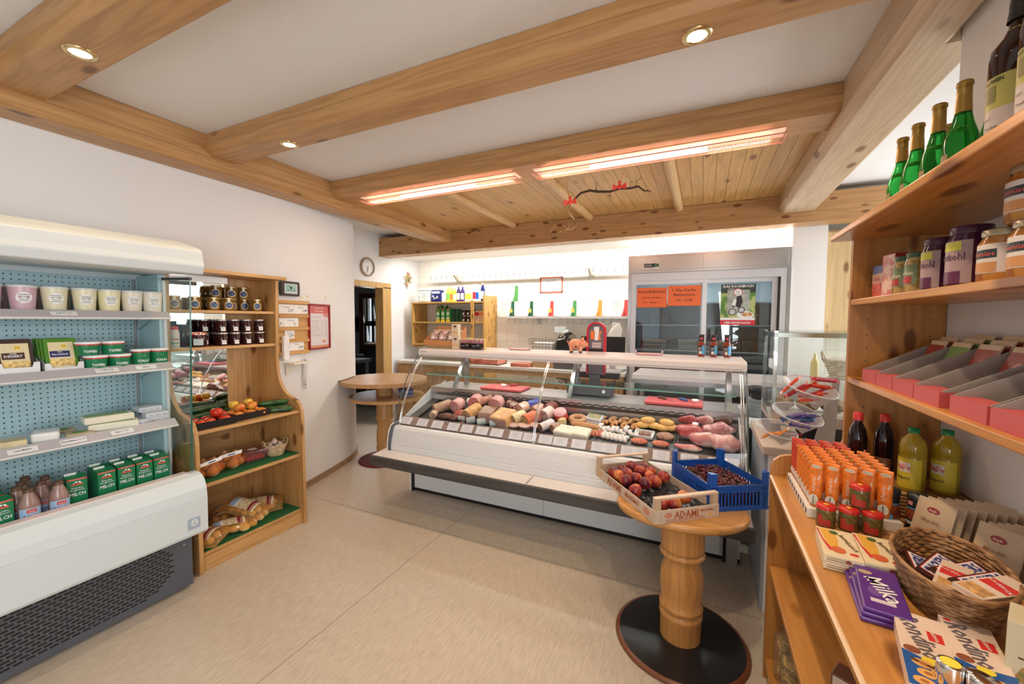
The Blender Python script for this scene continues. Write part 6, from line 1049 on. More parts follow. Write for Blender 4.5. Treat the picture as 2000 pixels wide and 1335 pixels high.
for x, z in ((-1.02, 2.525), (-.62, 2.595)):
    b = B(); cx_, cz_ = x+.85, z-2.5
    for s_ in (-1, 1): b.add([(cx_, -.01, cz_), (cx_+s_*.05, -.03, cz_+.028), (cx_+s_*.055, -.02, cz_-.022)], [(0, 1, 2)], RBW).add([(cx_, -.02, cz_), (cx_+s_*.035, .02, cz_+.030), (cx_+s_*.045, .03, cz_-.012)], [(0, 1, 2)], RBW)
    b.ball((cx_, -.015, cz_), (.016, .014, .018), RBW, 10, 6).add([(cx_-.01, -.015, cz_), (cx_+.01, -.015, cz_), (cx_+.012, -.02, cz_+.05), (cx_-.012, -.02, cz_+.045)], [(0, 1, 2, 3)], RBW).build('red_bow', t)
B().tube([(-.18, 0, .03), (-.20, 0, .13), (-.21, 0, .215)], .0012, RBW, 4).tube([(-.17, 0, .03), (-.20, 0, .13)], .0012, RBW, 4).tube([(.23, 0, .10), (.25, 0, .215)], .0012, RBW, 4).build('hanging_thread', t)
# ---------- round standing table with the crates in front ----------
TBX, TBY = -.06, 2.08
t = thing('bistro_table', 'round pine table with turned column and black round foot in front of the counter', 'table', (TBX, TBY, 0)); TT = .625
tz = lambda s_: [(r_, z) for r_, z in s_]
colm = tz([(.092, .018), (.094, .12), (.098, .132), (.098, .146), (.088, .155), (.088, .162), (.099, .172), (.099, .188), (.088, .198), (.094, .24), (.098, .30), (.094, .35), (.078, .40), (.077, .42), (.098, .428), (.104, .438), (.098, .448), (.085, .454), (.096, .458), (.098, .47), (.098, TT-.038)])
B().lathe(colm, WARM_Z, n=40).build('turned_column', t)
B().lathe([(.30, 0), (.305, .004), (.30, .012), (.285, .016)], pm((.17, .05, .02), .35), n=64, cap=False).lathe([(.286, .014), (.27, .018), (.12, .022), (.0001, .022)], pm((.012, .012, .014), .28), n=64, cap=False).build('foot_disc', t)
B().lathe([(.29, TT-.038), (.318, TT-.035), (.325, TT-.022), (.322, TT-.006), (.312, TT), (.290, TT), (.286, TT-.003), (.282, TT)], wood('x', (.66, .33, .10), (.45, .2, .06), False, .3, seed=15), T(-.018, .105, 0) @ R('Z', 8) @ Matrix.Diagonal((.96, .74, 1, 1)), n=72).build('table_top', t)
# wooden peach crate
PLY = wood('x', (.72, .56, .42), (.60, .44, .32), False, .6, seed=20); CL = pm((.42, .11, .04), .6)
CRX, CRY = -.232, 2.250; cang = math.degrees(math.atan2(.21, .257))
t = thing('fruit_crate', 'thin plywood fruit crate with red ADAMI print holding peaches', 'crate', (CRX, CRY, TT+.001), cang); w_, l_, h_ = .168, .304, .062
B().box(-w_, w_, -l_, l_, 0, .005, PLY).build('bottom', t)
b = B().box(-w_, w_, -l_-.004, -l_, 0, h_, PLY); b.build('end_board', t); B().box(-w_, w_, l_, l_+.004, 0, h_, PLY).build('end_board', t)
B().box(-w_-.004, -w_, -l_, l_, 0, h_-.004, PLY).build('side_board', t); B().box(w_, w_+.004, -l_, l_, 0, h_-.004, PLY).build('side_board', t)
for x in (-w_+.014, w_-.014):
    for y in (-l_+.014, l_-.014): B().box(x-.014, x+.014, y-.012, y+.012, .004, .108, wood('z', (.68, .50, .33), (.55, .38, .24), False)).build('corner_post', t)
for y in (-l_+.014, l_-.014): B().box(-w_, w_, y-.013, y+.013, .108, .117, PLY).build('handle_bar', t)
b = B(); y = -l_-.0042; b.text('ADAMI', -.01, .034, .034, CL, y, wmax=.13).text('MASSIMO', .105, .042, .014, CL, y, wmax=.08).disc(-.105, .036, .020, .014, pm((.60, .25, .16), .6), y).disc(.12, .018, .016, .010, pm((.70, .42, .18), .6), y)
for i in range(3): b.rect(-.12, .09, .004+.005*i, .0055+.005*i, CL, y)
b.rect(-.145, -.142, .005, .055, GREYINK, y).rect(.15, .152, .01, .056, GREYINK, y)
b.build('red_print', t); b = B(); Ms = R('Z', -90); y = -w_-.0042; b.text('ADAMI', -.08, .032, .036, CL, y, Ms, wmax=.20).text('MASSIMO', .105, .032, .024, CL, y, Ms, wmax=.14).disc(.235, .03, .026, .018, pm((.60, .25, .16), .6), y, Ms).disc(-.25, .03, .022, .018, pm((.70, .42, .18), .6), y, Ms); b.build('side_print', t)
FILM = pm((.02, .025, .03), .12, bump=1.0, bscale=60); b = B(); n = 14
vs = [(-w_+.004+(2*w_-.008)*i/n, -l_+.03+(2*l_-.06)*j/n, .012+.010*math.sin(i*2.3+j*1.1)*math.cos(j*1.9-i)+.006) for i in range(n+1) for j in range(n+1)]
b.add(vs, [(i*(n+1)+j, i*(n+1)+j+1, (i+1)*(n+1)+j+1, (i+1)*(n+1)+j) for i in range(n) for j in range(n)], FILM, None, False); b.build('dark_liner', t)
m, N, L, p = new_mat('peach_skin'); tc_ = N.new('ShaderNodeTexCoord'); n1 = N.new('ShaderNodeTexNoise'); n1.inputs['Scale'].default_value = 16; n1.inputs['Detail'].default_value = 2; r = N.new('ShaderNodeValToRGB')
r.color_ramp.elements[0].position = .36; r.color_ramp.elements[0].color = (.10, .008, .02, 1); r.color_ramp.elements[1].position = .70; r.color_ramp.elements[1].color = (.72, .26, .05, 1); e_ = r.color_ramp.elements.new(.52); e_.color = (.36, .03, .02, 1)
oi = N.new('ShaderNodeObjectInfo'); ad = N.new('ShaderNodeVectorMath'); L.new(tc_.outputs['Object'], ad.inputs[0]); L.new(oi.outputs['Location'], ad.inputs[1]); L.new(ad.outputs[0], n1.inputs['Vector']); L.new(n1.outputs['Fac'], r.inputs['Fac']); L.new(r.outputs['Color'], p.inputs['Base Color']); p.inputs['Roughness'].default_value = .38; PEACH = m
pt = thing('peach', 'p', 'peach', group='peaches in the plywood crate'); r_ = .0345; b = B(); n = 22; vs = []; fs = []; hh = 14
for i in range(hh+1):
    for j in range(n):
        th = PI*i/hh; a = 2*PI*j/n; rr_ = math.sin(th)*(1-.07*math.exp(-((a-PI)/.35)**2)); z = -math.cos(th)*.95; z -= .16*math.exp(-(math.sin(th)/.28)**2) if i > hh/2 else 0
        vs.append((r_*max(rr_, 1e-4)*math.sin(a), -r_*max(rr_, 1e-4)*math.cos(a), r_*(.95+z)))
for i in range(hh):
    for j in range(n): fs.append((i*n+j, i*n+(j+1) % n, (i+1)*n+(j+1) % n, (i+1)*n+j))
b.add(vs, fs, PEACH, None, True).build('fruit', pt); B().tube([(0, 0, r_*1.72), (.001, .001, r_*1.86)], .0022, BROWN, 5).build('stem_stub', pt); PC = Series(pt)
ca, sa = math.cos(math.radians(cang)), math.sin(math.radians(cang)); loc_ = lambda x, y: (CRX+x*ca-y*sa, CRY+x*sa+y*ca)
PP = ((-.125, .20), (-.05, .225), (.03, .235), (.11, .22), (-.12, .125), (-.045, .150), (.035, .165), (.11, .145), (-.122, .045), (-.045, .072), (.035, .085), (.11, .068), (-.11, -.04), (-.03, -.002), (.055, .01), (-.085, -.225), (-.008, -.235), (.05, -.205))
pn = ['row nearest the counter, %s from the left', 'second row, %s from the left', 'third row, %s from the left', 'middle row, %s from the left', 'group behind the front handle bar, %s from the left']
for i, (x, y) in enumerate(PP):
    row, c_ = (i//4, i % 4) if i < 12 else (3, i-12) if i < 15 else (4, i-15); X, Y = loc_(x, y); PC((X, Y, TT+.024+.003*(i % 3)), label='red orange peach in the crate, '+pn[row] % ORD[c_], rot=(.5*math.sin(i*1.7), .5*math.cos(i*2.3), i*1.1))
# blue crate of cherries
CBL = pm((.008, .085, .42), .3); bang = math.degrees(math.atan2(.145, .218))
BX, BY = .088, 2.392; t = thing('plastic_crate', 'blue slotted plastic crate full of dark cherries', 'crate', (BX, BY, TT+.001), bang-2); w_, l_, h_ = .148, .185, .125
b = B().box(-w_, w_, -l_, l_, 0, .005, CBL)
def wallp(x0, x1, y, M=None):
    b.box(x0, x1, y-.003, y+.003, 0, .022, CBL, M).box(x0, x1, y-.003, y+.003, h_-.03, h_, CBL, M).box(x0, x1, y-.007, y+.005, h_-.006, h_, CBL, M).box(x0, x1, y-.006, y+.003, h_-.034, h_-.028, CBL, M).box(x0, x1, y-.006, y+.003, 0, .006, CBL, M)
    n = int(round((x1-x0)/.019))
    for i in range(n+1): x = x0+(x1-x0)*i/n; b.box(x-.0042, x+.0042, y-.002, y+.002, .02, h_-.03, CBL, M)
    for xx in (x0+.02, x1-.02): b.box(xx-.022, xx+.022, y-.004, y+.002, 0, h_, CBL, M)
wallp(-w_, w_, -l_); wallp(-w_, w_, l_, None); wallp(-l_, l_, -w_, R('Z', 90)); wallp(-l_, l_, w_, R('Z', 90)); b.build('slotted_body', t)
for x in (-1, 1):
    for y in (-1, 1): B().prism([(x*(w_+.004), y*(l_+.004)), (x*(w_-.030), y*(l_+.004)), (x*(w_-.026), y*(l_-.008)), (x*(w_-.008), y*(l_-.026)), (x*(w_+.004), y*(l_-.030))][::1 if x*y > 0 else -1], 'z', 0, .185, CBL).build('corner_post', t, bev=.003)
B().box(w_, w_+.022, -l_-.002, l_+.002, 0, .006, CBL).build('foot_rim', t)
random.seed(4); b = B(); CHM = two((.035, .002, .006), (.12, .008, .014), 40, .08)
for i in range(620):
    x, y = random.uniform(-w_+.016, w_-.016), random.uniform(-l_+.016, l_-.016); z = .062+random.uniform(0, .034)*(1-.4*(abs(x)/w_)**2)
    b.ball((x, y, z), (.0115, .0115, .0105), CHM, 8, 6)
b.box(-w_+.006, w_-.006, -l_+.006, l_-.006, .006, .066, pm((.03, .003, .006), .5))
for i in range(70):
    x, y = random.uniform(-w_+.02, w_-.02), random.uniform(-l_+.02, l_-.02); z = .090+random.uniform(-.012, .008); a = random.uniform(0, 6.28); b.tube([(x, y, z), (x+.015*math.cos(a), y+.015*math.sin(a), z+.012), (x+.034*math.cos(a+.4), y+.034*math.sin(a+.4), z+.010)], .0011, pm((.16, .11, .03), .6), 4)
o = one(b, 'cherries', 'heap of dark red cherries with stems filling the blue crate', 'cherries', (BX, BY, TT+.001), bang-2); o['kind'] = 'stuff'
# ---------- pine rack along the right wall ----------
RK = thing('pine_rack', 'large pine wall rack with deep worktop and shelves at the right', 'shelf', (.55, 1.2, 0)); RKL = RK.location
def rk(b, name, **k): o = b.build(name, None, **k); o.parent = RK; o.matrix_parent_inverse = Matrix.Translation(-Vector(RKL)); return o
XF, XW, YE, YN = .28, .797, 2.0, .30
RZ = wood('z', (.56, .26, .065), (.36, .14, .035), 2.2, seed=31, rough=.35); RY = wood('y', (.64, .30, .08), (.44, .18, .045), 1.5, seed=32, rough=.3)
ep = [(XF, 0), (XF, .935), (.288, .962), (.308, .982), (.335, .992), (.40, .994), (.48, 1.0), (.505, 1.03), (.52, 1.08), (.52, 1.87), (XW, 1.87), (XW, 0)]
b = B().prism(ep, 'y', YE, YE+.024, RZ)
for x in (.575, .755):
    for z in (1.12, 1.17, 1.22, 1.29, 1.40, 1.45, 1.50, 1.56, 1.69, 1.74): b.lathe([(.0025, 0), (.0025, .0012)], INK, T(x, YE, z) @ R('X', 90), 8)
for x in (.35, .72):
    for z in (.20, .26, .32, .38, .58, .64, .70, .76, .82): b.lathe([(.0025, 0), (.0025, .0012)], INK, T(x, YE, z) @ R('X', 90), 8)
rk(b, 'end_panel', bev=.003)
rk(B().box(XF, XW, YN, YN+.024, 0, .87, RZ), 'end_panel')
rk(B().box(XF, XW, YN, YE, .872, .90, RY).prism([(XF-.001, .888), (XF-.005, .897), (XF, .9015), (XF+.004, .901)], 'y', YN, YE, pm((.72, .50, .30), .3)), 'worktop')
rk(B().box(XF+.006, XW, YN+.024, YE, .485, .507, RY), 'lower_shelf', bev=.002); rk(B().box(XF+.004, XW, YN+.024, YE, .07, .092, RY).box(XF+.02, XF+.04, YN+.024, YE, 0, .07, RY), 'bottom_shelf')
for z in (1.315, 1.615): rk(B().box(.52, XW, YN, YE, z, z+.022, RY), 'wall_shelf', bev=.003)
rk(B().box(.452, XW, YN, YE+.03, 1.868, 1.892, RY), 'top_board', bev=.004)
# wine
GB_ = bpy.data.materials.new('green_bottle_glass'); GB_.use_nodes = True; p = GB_.node_tree.nodes['Principled BSDF']; p.inputs['Base Color'].default_value = (.03, .42, .06, 1); p.inputs['Roughness'].default_value = .04; p.inputs['Transmission Weight'].default_value = .75; p.inputs['IOR'].default_value = 1.25
def wine(body, cap, h_, r_, kind):
    t = thing('wine_bottle', 'w', 'bottle', group='wine bottles on the top board of the rack')
    if kind == 'g': pr_ = [(r_*.8, 0), (r_, .006), (r_, h_*.40), (r_*.90, h_*.50), (r_*.58, h_*.64), (r_*.40, h_*.75), (r_*.37, h_*.80)]
    else: pr_ = [(r_*.8, 0), (r_, .006), (r_, h_*.60), (r_*.93, h_*.66), (r_*.55, h_*.72), (r_*.38, h_*.77), (r_*.36, h_*.82)]
    B().lathe(pr_, body, n=28).build('bottle', t); z0 = .72 if kind == 'g' else .80
    B().lathe([(r_*.47, h_*z0), (r_*.41, h_*.86), (r_*.40, h_*.955), (r_*.46, h_*.96), (r_*.46, h_*.99), (r_*.40, h_), (.0001, h_)], cap, n=20, cap=False).build('capsule', t); b = B()
    if kind == 'g': b.wrap(h_*.08, h_*.36, r_+.0005, pm((.34, .25, .10), .45), -.55, .5).wrap(h_*.53, h_*.58, r_*.80, pm((.60, .55, .05), .4), -.2, 1.2, r2=r_*.72)
    else:
        b.wrap(h_*.10, h_*.32, r_+.0005, pm((.68, .60, .56), .45), 0, 1.2).wrap(h_*.32, h_*.50, r_+.0005, pm((.55, .52, .14), .45), 0, 1.2).wrap(h_*.72, h_*.755, r_*.50, pm((.60, .56, .08), .4), 0, 1.6, r2=r_*.44).wrap(h_*.36, h_*.45, r_+.001, pm((.30, .28, .10), .5), -.1, .25); b.wtext('ROTWEIN', h_*.475, .009, r_+.001, INK, 0, wmax=.04).wtext('2011', h_*.27, .006, r_+.001, INK, -.2).wtext('Trocken', h_*.22, .006, r_+.001, INK, 0)
    b.build('label', t); return t
wg = Series(wine(GB_, GOLD, .29, .036, 'g'))
for i, y in enumerate((1.865, 1.755, 1.625, 1.50)): wg((.606, y, 1.892), -60, 'green wine bottle with gold capsule, %s from the far end in the front row' % ORD[i])
for i, (x, y) in enumerate(((.70, 1.80), (.70, 1.585), (.705, 1.43))): wg((x, y, 1.892), -60, 'green wine bottle with gold capsule in the rear row, %s from the far end' % ORD[i])
wd = Series(wine(pm((.025, .008, .005), .06), BLACK, .385, .042, 'd'))
for i, (x, y) in enumerate(((.60, 1.285), (.59, 1.165))): wd((x, y, 1.892), -75, 'dark red wine bottle with yellow and white label, %s of the two large ones' % ('farther', 'nearer')[i])
# upper shelf: packets and jars
SZ = 1.637
t = thing('soup_packet', 'blue and red packet at the far end of the upper shelf', 'packet', (.585, 1.925, SZ), -80); B().box(-.03, .03, -.012, .012, 0, .12, pm((.05, .10, .32), .35)).build('packet', t, bev=.004); B().rect(-.028, .028, .0, .055, pm((.60, .08, .05), .4, var=.5, bscale=120), -.012).rect(-.028, .028, .055, .09, pm((.62, .36, .26), .4), -.012).text('Soße', 0, .07, .014, RED, -.0125).build('print', t)
t = thing('pasta_carton', 'tall red and white carton next to the blue packet', 'carton', (.59, 1.815, SZ), -80); B().box(-.034, .034, -.022, .022, 0, .145, pm((.40, .03, .03), .4)).build('box', t, bev=.001); B().rect(-.032, .032, .002, .142, two((.70, .50, .40), (.55, .14, .12), 30, .4), -.022).build('print', t)
def sjar(name, lb, x, y, z, r_, h_, body, lid, lab, rz=-75, txt=None, tc=INK, grp=None, half=1.0):
    t = thing(name, lb, 'jar', (x, y, z), rz, grp); B().lathe([(r_*.9, 0), (r_, .006), (r_, h_*.74), (r_*.84, h_*.86), (r_*.84, h_*.88)], body, n=26).build('glass', t)
    B().lathe([(r_*.88, h_*.87), (r_*.90, h_-.003), (r_*.86, h_), (.0001, h_)], lid, n=26, cap=False).build('lid', t); b = B()
    for z0, z1, m_, e in lab: b.wrap(h_*z0, h_*z1, r_+.0005+e, m_, 0, half if e == 0 else half*.55)
    if txt: b.wtext(txt[0], h_*txt[1], txt[2], r_+.0014, tc, 0, wmax=r_*1.5)
    b.build('label', t); return t
GLID2 = pm((.05, .12, .06), .4); PEP = two((.30, .22, .06), (.55, .40, .16), 50, .15); PUR = pm((.045, .008, .035), .12)
for i, y in enumerate((1.735, 1.65)): sjar('pickle_jar', 'small jar with dark green lid and red print on the upper shelf, %s of two' % ('farther', 'nearer')[i], .585, y, SZ, .028, .125, PEP, GLID2, ((.22, .70, pm((.20, .26, .14), .4), 0), (.25, .42, pm((.45, .05, .05), .4), .0005)), txt=('Gurken', .5, .012), tc=CREAM, grp='small green lidded jars')
sjar('pickle_jar', 'pale small jar between the green lidded jars and the cabbage jars', .62, 1.59, SZ, .027, .135, pm((.45, .36, .22), .15), GLID2, ((.15, .65, pm((.50, .42, .28), .4), 0),))
for i, (x, y, r_, h_) in enumerate(((.59, 1.535, .036, .145), (.59, 1.39, .042, .148))):
    sjar('cabbage_jar', '%s red cabbage jar with dark purple lid' % ('smaller-looking farther', 'larger nearer')[i], x, y, SZ, r_, h_, PUR, pm((.05, .012, .045), .3), ((.06, .76, pm((.40, .28, .30), .4), 0), (.06, .26, pm((.12, .02, .08), .3), .0005), (.60, .74, pm((.60, .62, .08), .4), .0005)), txt=('Rotkohl', .50, .018), tc=pm((.10, .03, .08), .5), grp='red cabbage jars')
ORJ = two((.32, .12, .02), (.50, .24, .06), 30, .15)
for i, (x, y, z, lb) in enumerate(((.59, 1.255, SZ, 'lower jar of orange vegetables with gold lid, farther of two'), (.59, 1.155, SZ, 'lower jar of orange vegetables with gold lid, nearer of two'), (.60, 1.195, SZ+.116, 'jar of orange vegetables stacked on top near the picture edge'))):
    sjar('vegetable_jar', lb, x, y, z, .043, .115, ORJ, pm((.40, .36, .26), .3, .6), ((.18, .72, pm((.66, .60, .58), .4), 0), (.46, .62, pm((.03, .04, .05), .4), .0005), (.20, .38, pm((.55, .26, .10), .4), .0005)), txt=('Gemüse', .54, .010), tc=pm((.6, .1, .08), .4), grp='orange vegetable jars')
# middle shelf: display trays with packets
MZ = 1.337; GI = pm((.34, .30, .28), .75); PK_ = pm((.52, .09, .10), .55); TRC = [0]
def dtr(y0, y1, lb):
    w_ = (y1-y0)/2; t = thing('display_tray', lb, 'tray', (.66, (y0+y1)/2, MZ), -90, 'sloping card display trays on the middle shelf'); d_ = .118   # local x along -y, front at local -y
    B().box(-w_, w_, -d_, d_, 0, .002, GI).box(-w_, w_, d_-.002, d_, 0, .15, GI).build('base', t)
    for x in (-w_, w_-.0025): B().prism([(-d_, 0), (d_, 0), (d_, .165), (.03, .120), (-d_, .040)], 'x', x, x+.0025, GI).build('side_wall', t)
    B().box(-w_, w_, -d_-.0025, -d_, 0, .041, PK_).box(-w_-.001, w_+.001, -d_, -d_+.05, -.0, .0395, PK_).build('pink_front', t)
    return t
ys = ((1.965, 1.840), (1.835, 1.705), (1.700, 1.565), (1.560, 1.425), (1.375, 1.235), (1.225, 1.085))
ys = tuple((a-.06, b_-.06) for a, b_ in ys)
for i, (a, b_) in enumerate(ys): dtr(b_, a, 'grey card display tray with pink front, %s from the far end' % ORD[i])
def spk(c1, c2, nm):
    t = thing('soup_packet', nm, 'packet', group='soup packets standing in the display trays'); B().box(-.048, .048, -.003, .003, 0, .16, pm((.62, .50, .34), .4)).build('packet', t, bev=.002); B().rect(-.047, .047, .085, .144, c1, -.003).poly([(-.047, .085), (.047, .085), (.047, .07), (0, .055), (-.047, .075)], c2, -.003).disc(.01, .105, .018, .011, pm((.6, .2, .15), .4), -.0036).text('Suppe', .0, .040, .014, RED, -.0032).build('print', t); return t
SP1 = Series(spk(pm((.30, .04, .02), .4), pm((.6, .45, .25), .4), 's')); SP2 = Series(spk(pm((.15, .28, .06), .4), pm((.5, .5, .3), .4), 's'))
for ti, (s_, n) in enumerate(((SP1, 2), (SP2, 3), (SP1, 3), (SP1, 2))):
    yc = sum(ys[ti])/2
    for k_ in range(n): s_((.665+.025*k_, yc+.004*k_, MZ+.004+.012*k_), None, '%s soup packet, %s in the %s display tray from the far end' % ('green topped' if s_ is SP2 else 'red topped', ('front', 'middle', 'rear')[k_], ORD[ti]), (math.radians(-22), 0, math.radians(-90)))
# worktop: bottles on a wicker stand
t = thing('wicker_stand', 'low dark wicker box carrying the oil and vinegar bottles', 'basket', (.66, 1.855, .9015)); WD = two((.26, .13, .05), (.42, .24, .10), 30, .5); b = B().box(-.15, .135, -.10, .10, 0, .078, pm((.16, .08, .03), .7))
for z in range(7): b.tube([(-.152, -.102, .008+.0115*z), (.137, -.102, .008+.0115*z), (.137, .102, .008+.0115*z), (-.152, .102, .008+.0115*z)], .006, WD, 5, closed=True)
b.box(-.15, .135, -.10, .10, .078, .080, WD).build('woven_body', t)
def cola(x, y, lb):
    t = thing('vinegar_bottle', lb, 'bottle', (x, y, .983), group='dark vinegar bottles with red caps'); r_ = .030; pr_ = [(r_*.9, 0), (r_, .006)]+[(r_-(.0016 if i % 2 else 0), .01+.010*i) for i in range(14)]+[(r_*.8, .17), (r_*.42, .195), (r_*.40, .205)]
    B().lathe(pr_, pm((.010, .003, .004), .06), n=26).build('bottle', t); B().lathe([(r_*.50, .203), (r_*.50, .228), (r_*.4, .231), (.0001, .231)], RED, n=20, cap=False).build('cap', t); B().wrap(.02, .075, r_+.0005, pm((.20, .07, .04), .5), -.5, 1.0).wtext('Essig', .05, .014, r_+.001, CREAM, -.5).build('label', t)
cola(.535, 1.905, 'dark vinegar bottle with red cap, nearest to the panel edge'); cola(.615, 1.915, 'dark vinegar bottle with red cap, beside the oil bottles')
OIL = two((.34, .24, .015), (.40, .29, .025), 3, .05)
def oil(x, y, lb):
    t = thing('oil_bottle', lb, 'bottle', (x, y, .983), -50, 'large yellow oil bottles'); r_ = .035; B().lathe([(r_*.9, 0), (r_, .008), (r_, .115), (r_*.97, .12), (r_, .126), (r_, .150), (r_*.85, .172), (r_*.36, .192), (r_*.36, .198)], OIL, n=28).build('bottle', t)
    B().lathe([(r_*.44, .196), (r_*.44, .212), (.0001, .213)], pm((.01, .22, .06), .35), n=20, cap=False).build('cap', t); b = B().wrap(.012, .112, r_+.0005, pm((.62, .50, .04), .4), 0, 1.25, 12).wrap(.066, .098, r_+.0009, pm((.72, .66, .58), .4), -.1, .52).wtext("VitaD'or", .083, .020, r_+.0015, RED, -.1, wmax=.040).wtext('Rapsöl', .045, .013, r_+.0012, INK, -.1); b.build('label', t)
oil(.655, 1.80, 'yellow rapeseed oil bottle with green cap, left of the two'); oil(.745, 1.815, 'yellow rapeseed oil bottle with green cap, right of the two')
# mustard tubes in a white rack
t = thing('tube_rack', 'white card rack with round holes holding the mustard tubes', 'rack', (.45, 1.785, .9015)); b = B().box(-.118, .125, -.172, .18, 0, .030, pm((.74, .72, .68), .5))
for i in range(9):
    b.lathe([(.009, 0), (.009, .0008)], BLACK, T(-.1182, -.15+.038*i, .015) @ R('Y', -90) @ Matrix.Diagonal((1, 1, 1, 1)), 14)
b.build('card_box', t)
def tube(c_, cd, nm, tx):
    t = thing('mustard_tube', nm, 'tube', group='mustard tubes'); w_ = .019; vs = []; n = 12
    for z, rx, ry in ((0, .012, .012), (.006, .016, .015), (.05, w_*.98, .012), (.10, w_, .007), (.138, w_, .0012), (.150, w_, .0010)):
        for j in range(n): a = 2*PI*j/n; vs.append((rx*math.cos(a), ry*math.sin(a), z))
    b = B().add(vs, [(i*n+j, i*n+(j+1) % n, (i+1)*n+(j+1) % n, (i+1)*n+j) for i in range(5) for j in range(n)]+[tuple(range(n))[::-1], tuple(range(5*n, 6*n))], c_, None, True); b.build('tube_body', t)
    b = B(); Mx = T(0, -.0128, 0) @ R('X', -4.0); b.disc(0, .134, .014, .0055, pm((.72, .64, .50), .4), -.0022, None).text('Develey', 0, .134, .005, GREEN, -.0026, wmax=.022).text(tx, -.003, .078, .012, pm((.82, .60, .42), .4), -.0035, T(0, -.0142, 0) @ R('X', -5), wmax=.05, rot=90).text('SENF', .011, .10, .006, cd, 0, T(0, -.0200, 0) @ R('X', -6), rot=75).disc(-.0, .026, .014, .017, pm((.74, .70, .62), .4), 0, T(0, -.0165, 0) @ R('X', -2)).text('Develey', 0, .026, .008, BLACK, -.001, T(0, -.0165, 0) @ R('X', -2), wmax=.030, rot=90); b.build('print', t); return t
TO = Series(tube(pm((.78, .20, .02), .32, var=.25, bscale=60), CREAM, 't', 'scharfer')); TR_ = Series(tube(pm((.58, .045, .02), .32), GOLD, 't', 'süßer'))
for r_i, y in enumerate((1.645, 1.685, 1.725, 1.765, 1.805, 1.845, 1.885, 1.920, 1.950)):
    for c_i in range(5):
        (TO if r_i < 6 else TR_)((.358+.045*c_i, y, .9325), -28, '%s mustard tube, %s row from the front, %s from the left' % ('orange' if r_i < 6 else 'red', ORD[r_i], ORD[c_i]))
MUS = two((.11, .085, .025), (.18, .13, .04), 60, .12)
def mj(x, y, z, lb):
    t = thing('mustard_jar', lb, 'jar', (x, y, z), -22, 'mustard jars with red lids'); r_ = .0255; B().lathe([(r_*.92, 0), (r_, .004), (r_, .052), (r_*.92, .058)], MUS, n=24).build('glass', t); B().lathe([(r_*1.02, .056), (r_*1.04, .066), (r_*.95, .069), (.0001, .069)], pm((.58, .03, .02), .25), n=24, cap=False).lathe([(.008, .0692), (.008, .0697), (.0001, .0698)], YEL, n=4, cap=False).build('lid', t)
    B().wrap(.006, .027, r_+.0005, pm((.45, .04, .03), .4), 0, .7).wrap(.027, .040, r_+.0005, pm((.45, .04, .03), .4), -.45, .25).build('label', t)
for i, x in enumerate((.372, .430, .488)): mj(x, 1.572, .9015, 'small mustard jar with red lid, %s from the left in the front row' % ORD[i])
for i, x in enumerate((.462,)): 
    mj(x, 1.598, .972, 'mustard jar with red lid stacked on top of the front jars')
for i, (x, y) in enumerate(((.555, 1.665), (.618, 1.640))):
    t = thing('sauce_jar', '%s sauce jar with black lid and blue ring beside the mustard tubes' % ('left', 'right')[i], 'jar', (x, y, .9015), -35, 'black lidded sauce jars'); r_ = .029
    B().lathe([(r_*.9, 0), (r_, .006), (r_, .05), (r_*.80, .075), (r_*.86, .108)], two((.16, .03, .015), (.28, .07, .03), 30, .1), n=24).build('glass', t); B().lathe([(r_*.93, .104), (r_*.95, .121), (.0001, .123)], BLACK, n=24, cap=False).build('lid', t)
    B().wrap(.080, .104, r_*.88, BLACK, 0, 1.7, 14).wrap(.076, .080, r_*.88, pm((.05, .28, .55), .4), 0, 1.7, 14).wrap(.088, .1, r_*.90, pm((.6, .25, .2), .4), -.6, .3, 5).wrap(.012, .045, r_+.0005, BLACK, -.3, .7).wrap(.012, .045, r_+.001, pm((.06, .32, .60), .4), .35, .3).wtext('STEAK', .035, .010, r_+.0012, WHITE, -.5, wmax=.026).build('label', t)
t = thing('wicker_basket', 'small dark wicker basket behind the mustard jars', 'basket', (.672, 1.695-.02, .9015)); basket(t, .02, .026, .06, WD, 6, 1, 1, 16)
one(B().box(-.04, .04, -.02, .02, 0, .05, pm((.62, .05, .03), .3)).box(.0, .04, -.021, .021, .02, .051, pm((.62, .5, .08), .4)), 'gift_packet', 'red and yellow packet behind the sauce jars', 'packet', (.74, 1.66, .9015), -20, bev=.006)
# biscuit cartons
def bisc(x, z, lb):
    t = thing('tea_biscuit_box', lb, 'box', (x, 1.372, z), -6, 'flat cream biscuit boxes'); B().box(-.042, .042, -.085, .085, 0, .019, pm((.72, .60, .40), .5)).build('box', t, bev=.001)
    Mz = R('X', -90); b = B(); y = -.0192   # print on the lid (facing up)
    b.poly([(-.034, .078), (-.030, .0), (-.018, -.045), (-.004, -.03), (.0, .01), (.0, .05), (-.01, .078)][::-1], pm((.70, .38, .05), .5), y, Mz).poly([(-.042, .07), (-.036, .0), (-.026, -.055), (-.018, -.05), (-.034, .01), (-.038, .075)][::-1], RED, y-.0003, Mz).disc(-.006, -.045, .016, .018, pm((.60, .12, .04), .4), y-.0005, Mz).disc(-.004, .06, .010, .012, pm((.06, .12, .03), .5), y-.0005, Mz)
    b.text('Butter', .018, .03, .013, BROWN, y, Mz, rot=-70).text('Gebäck', .028, -.01, .012, BROWN, y, Mz, rot=-70).disc(.026, -.055, .010, .006, RED, y-.0004, Mz).rect(-.035, .03, .005, .008, pm((.35, .25, .16), .5), -.085).rect(-.035, .01, .011, .013, pm((.35, .25, .16), .5), -.085).disc(.01, .010, .006, .005, pm((.3, .05, .05), .5), -.0855); b.build('print', t)
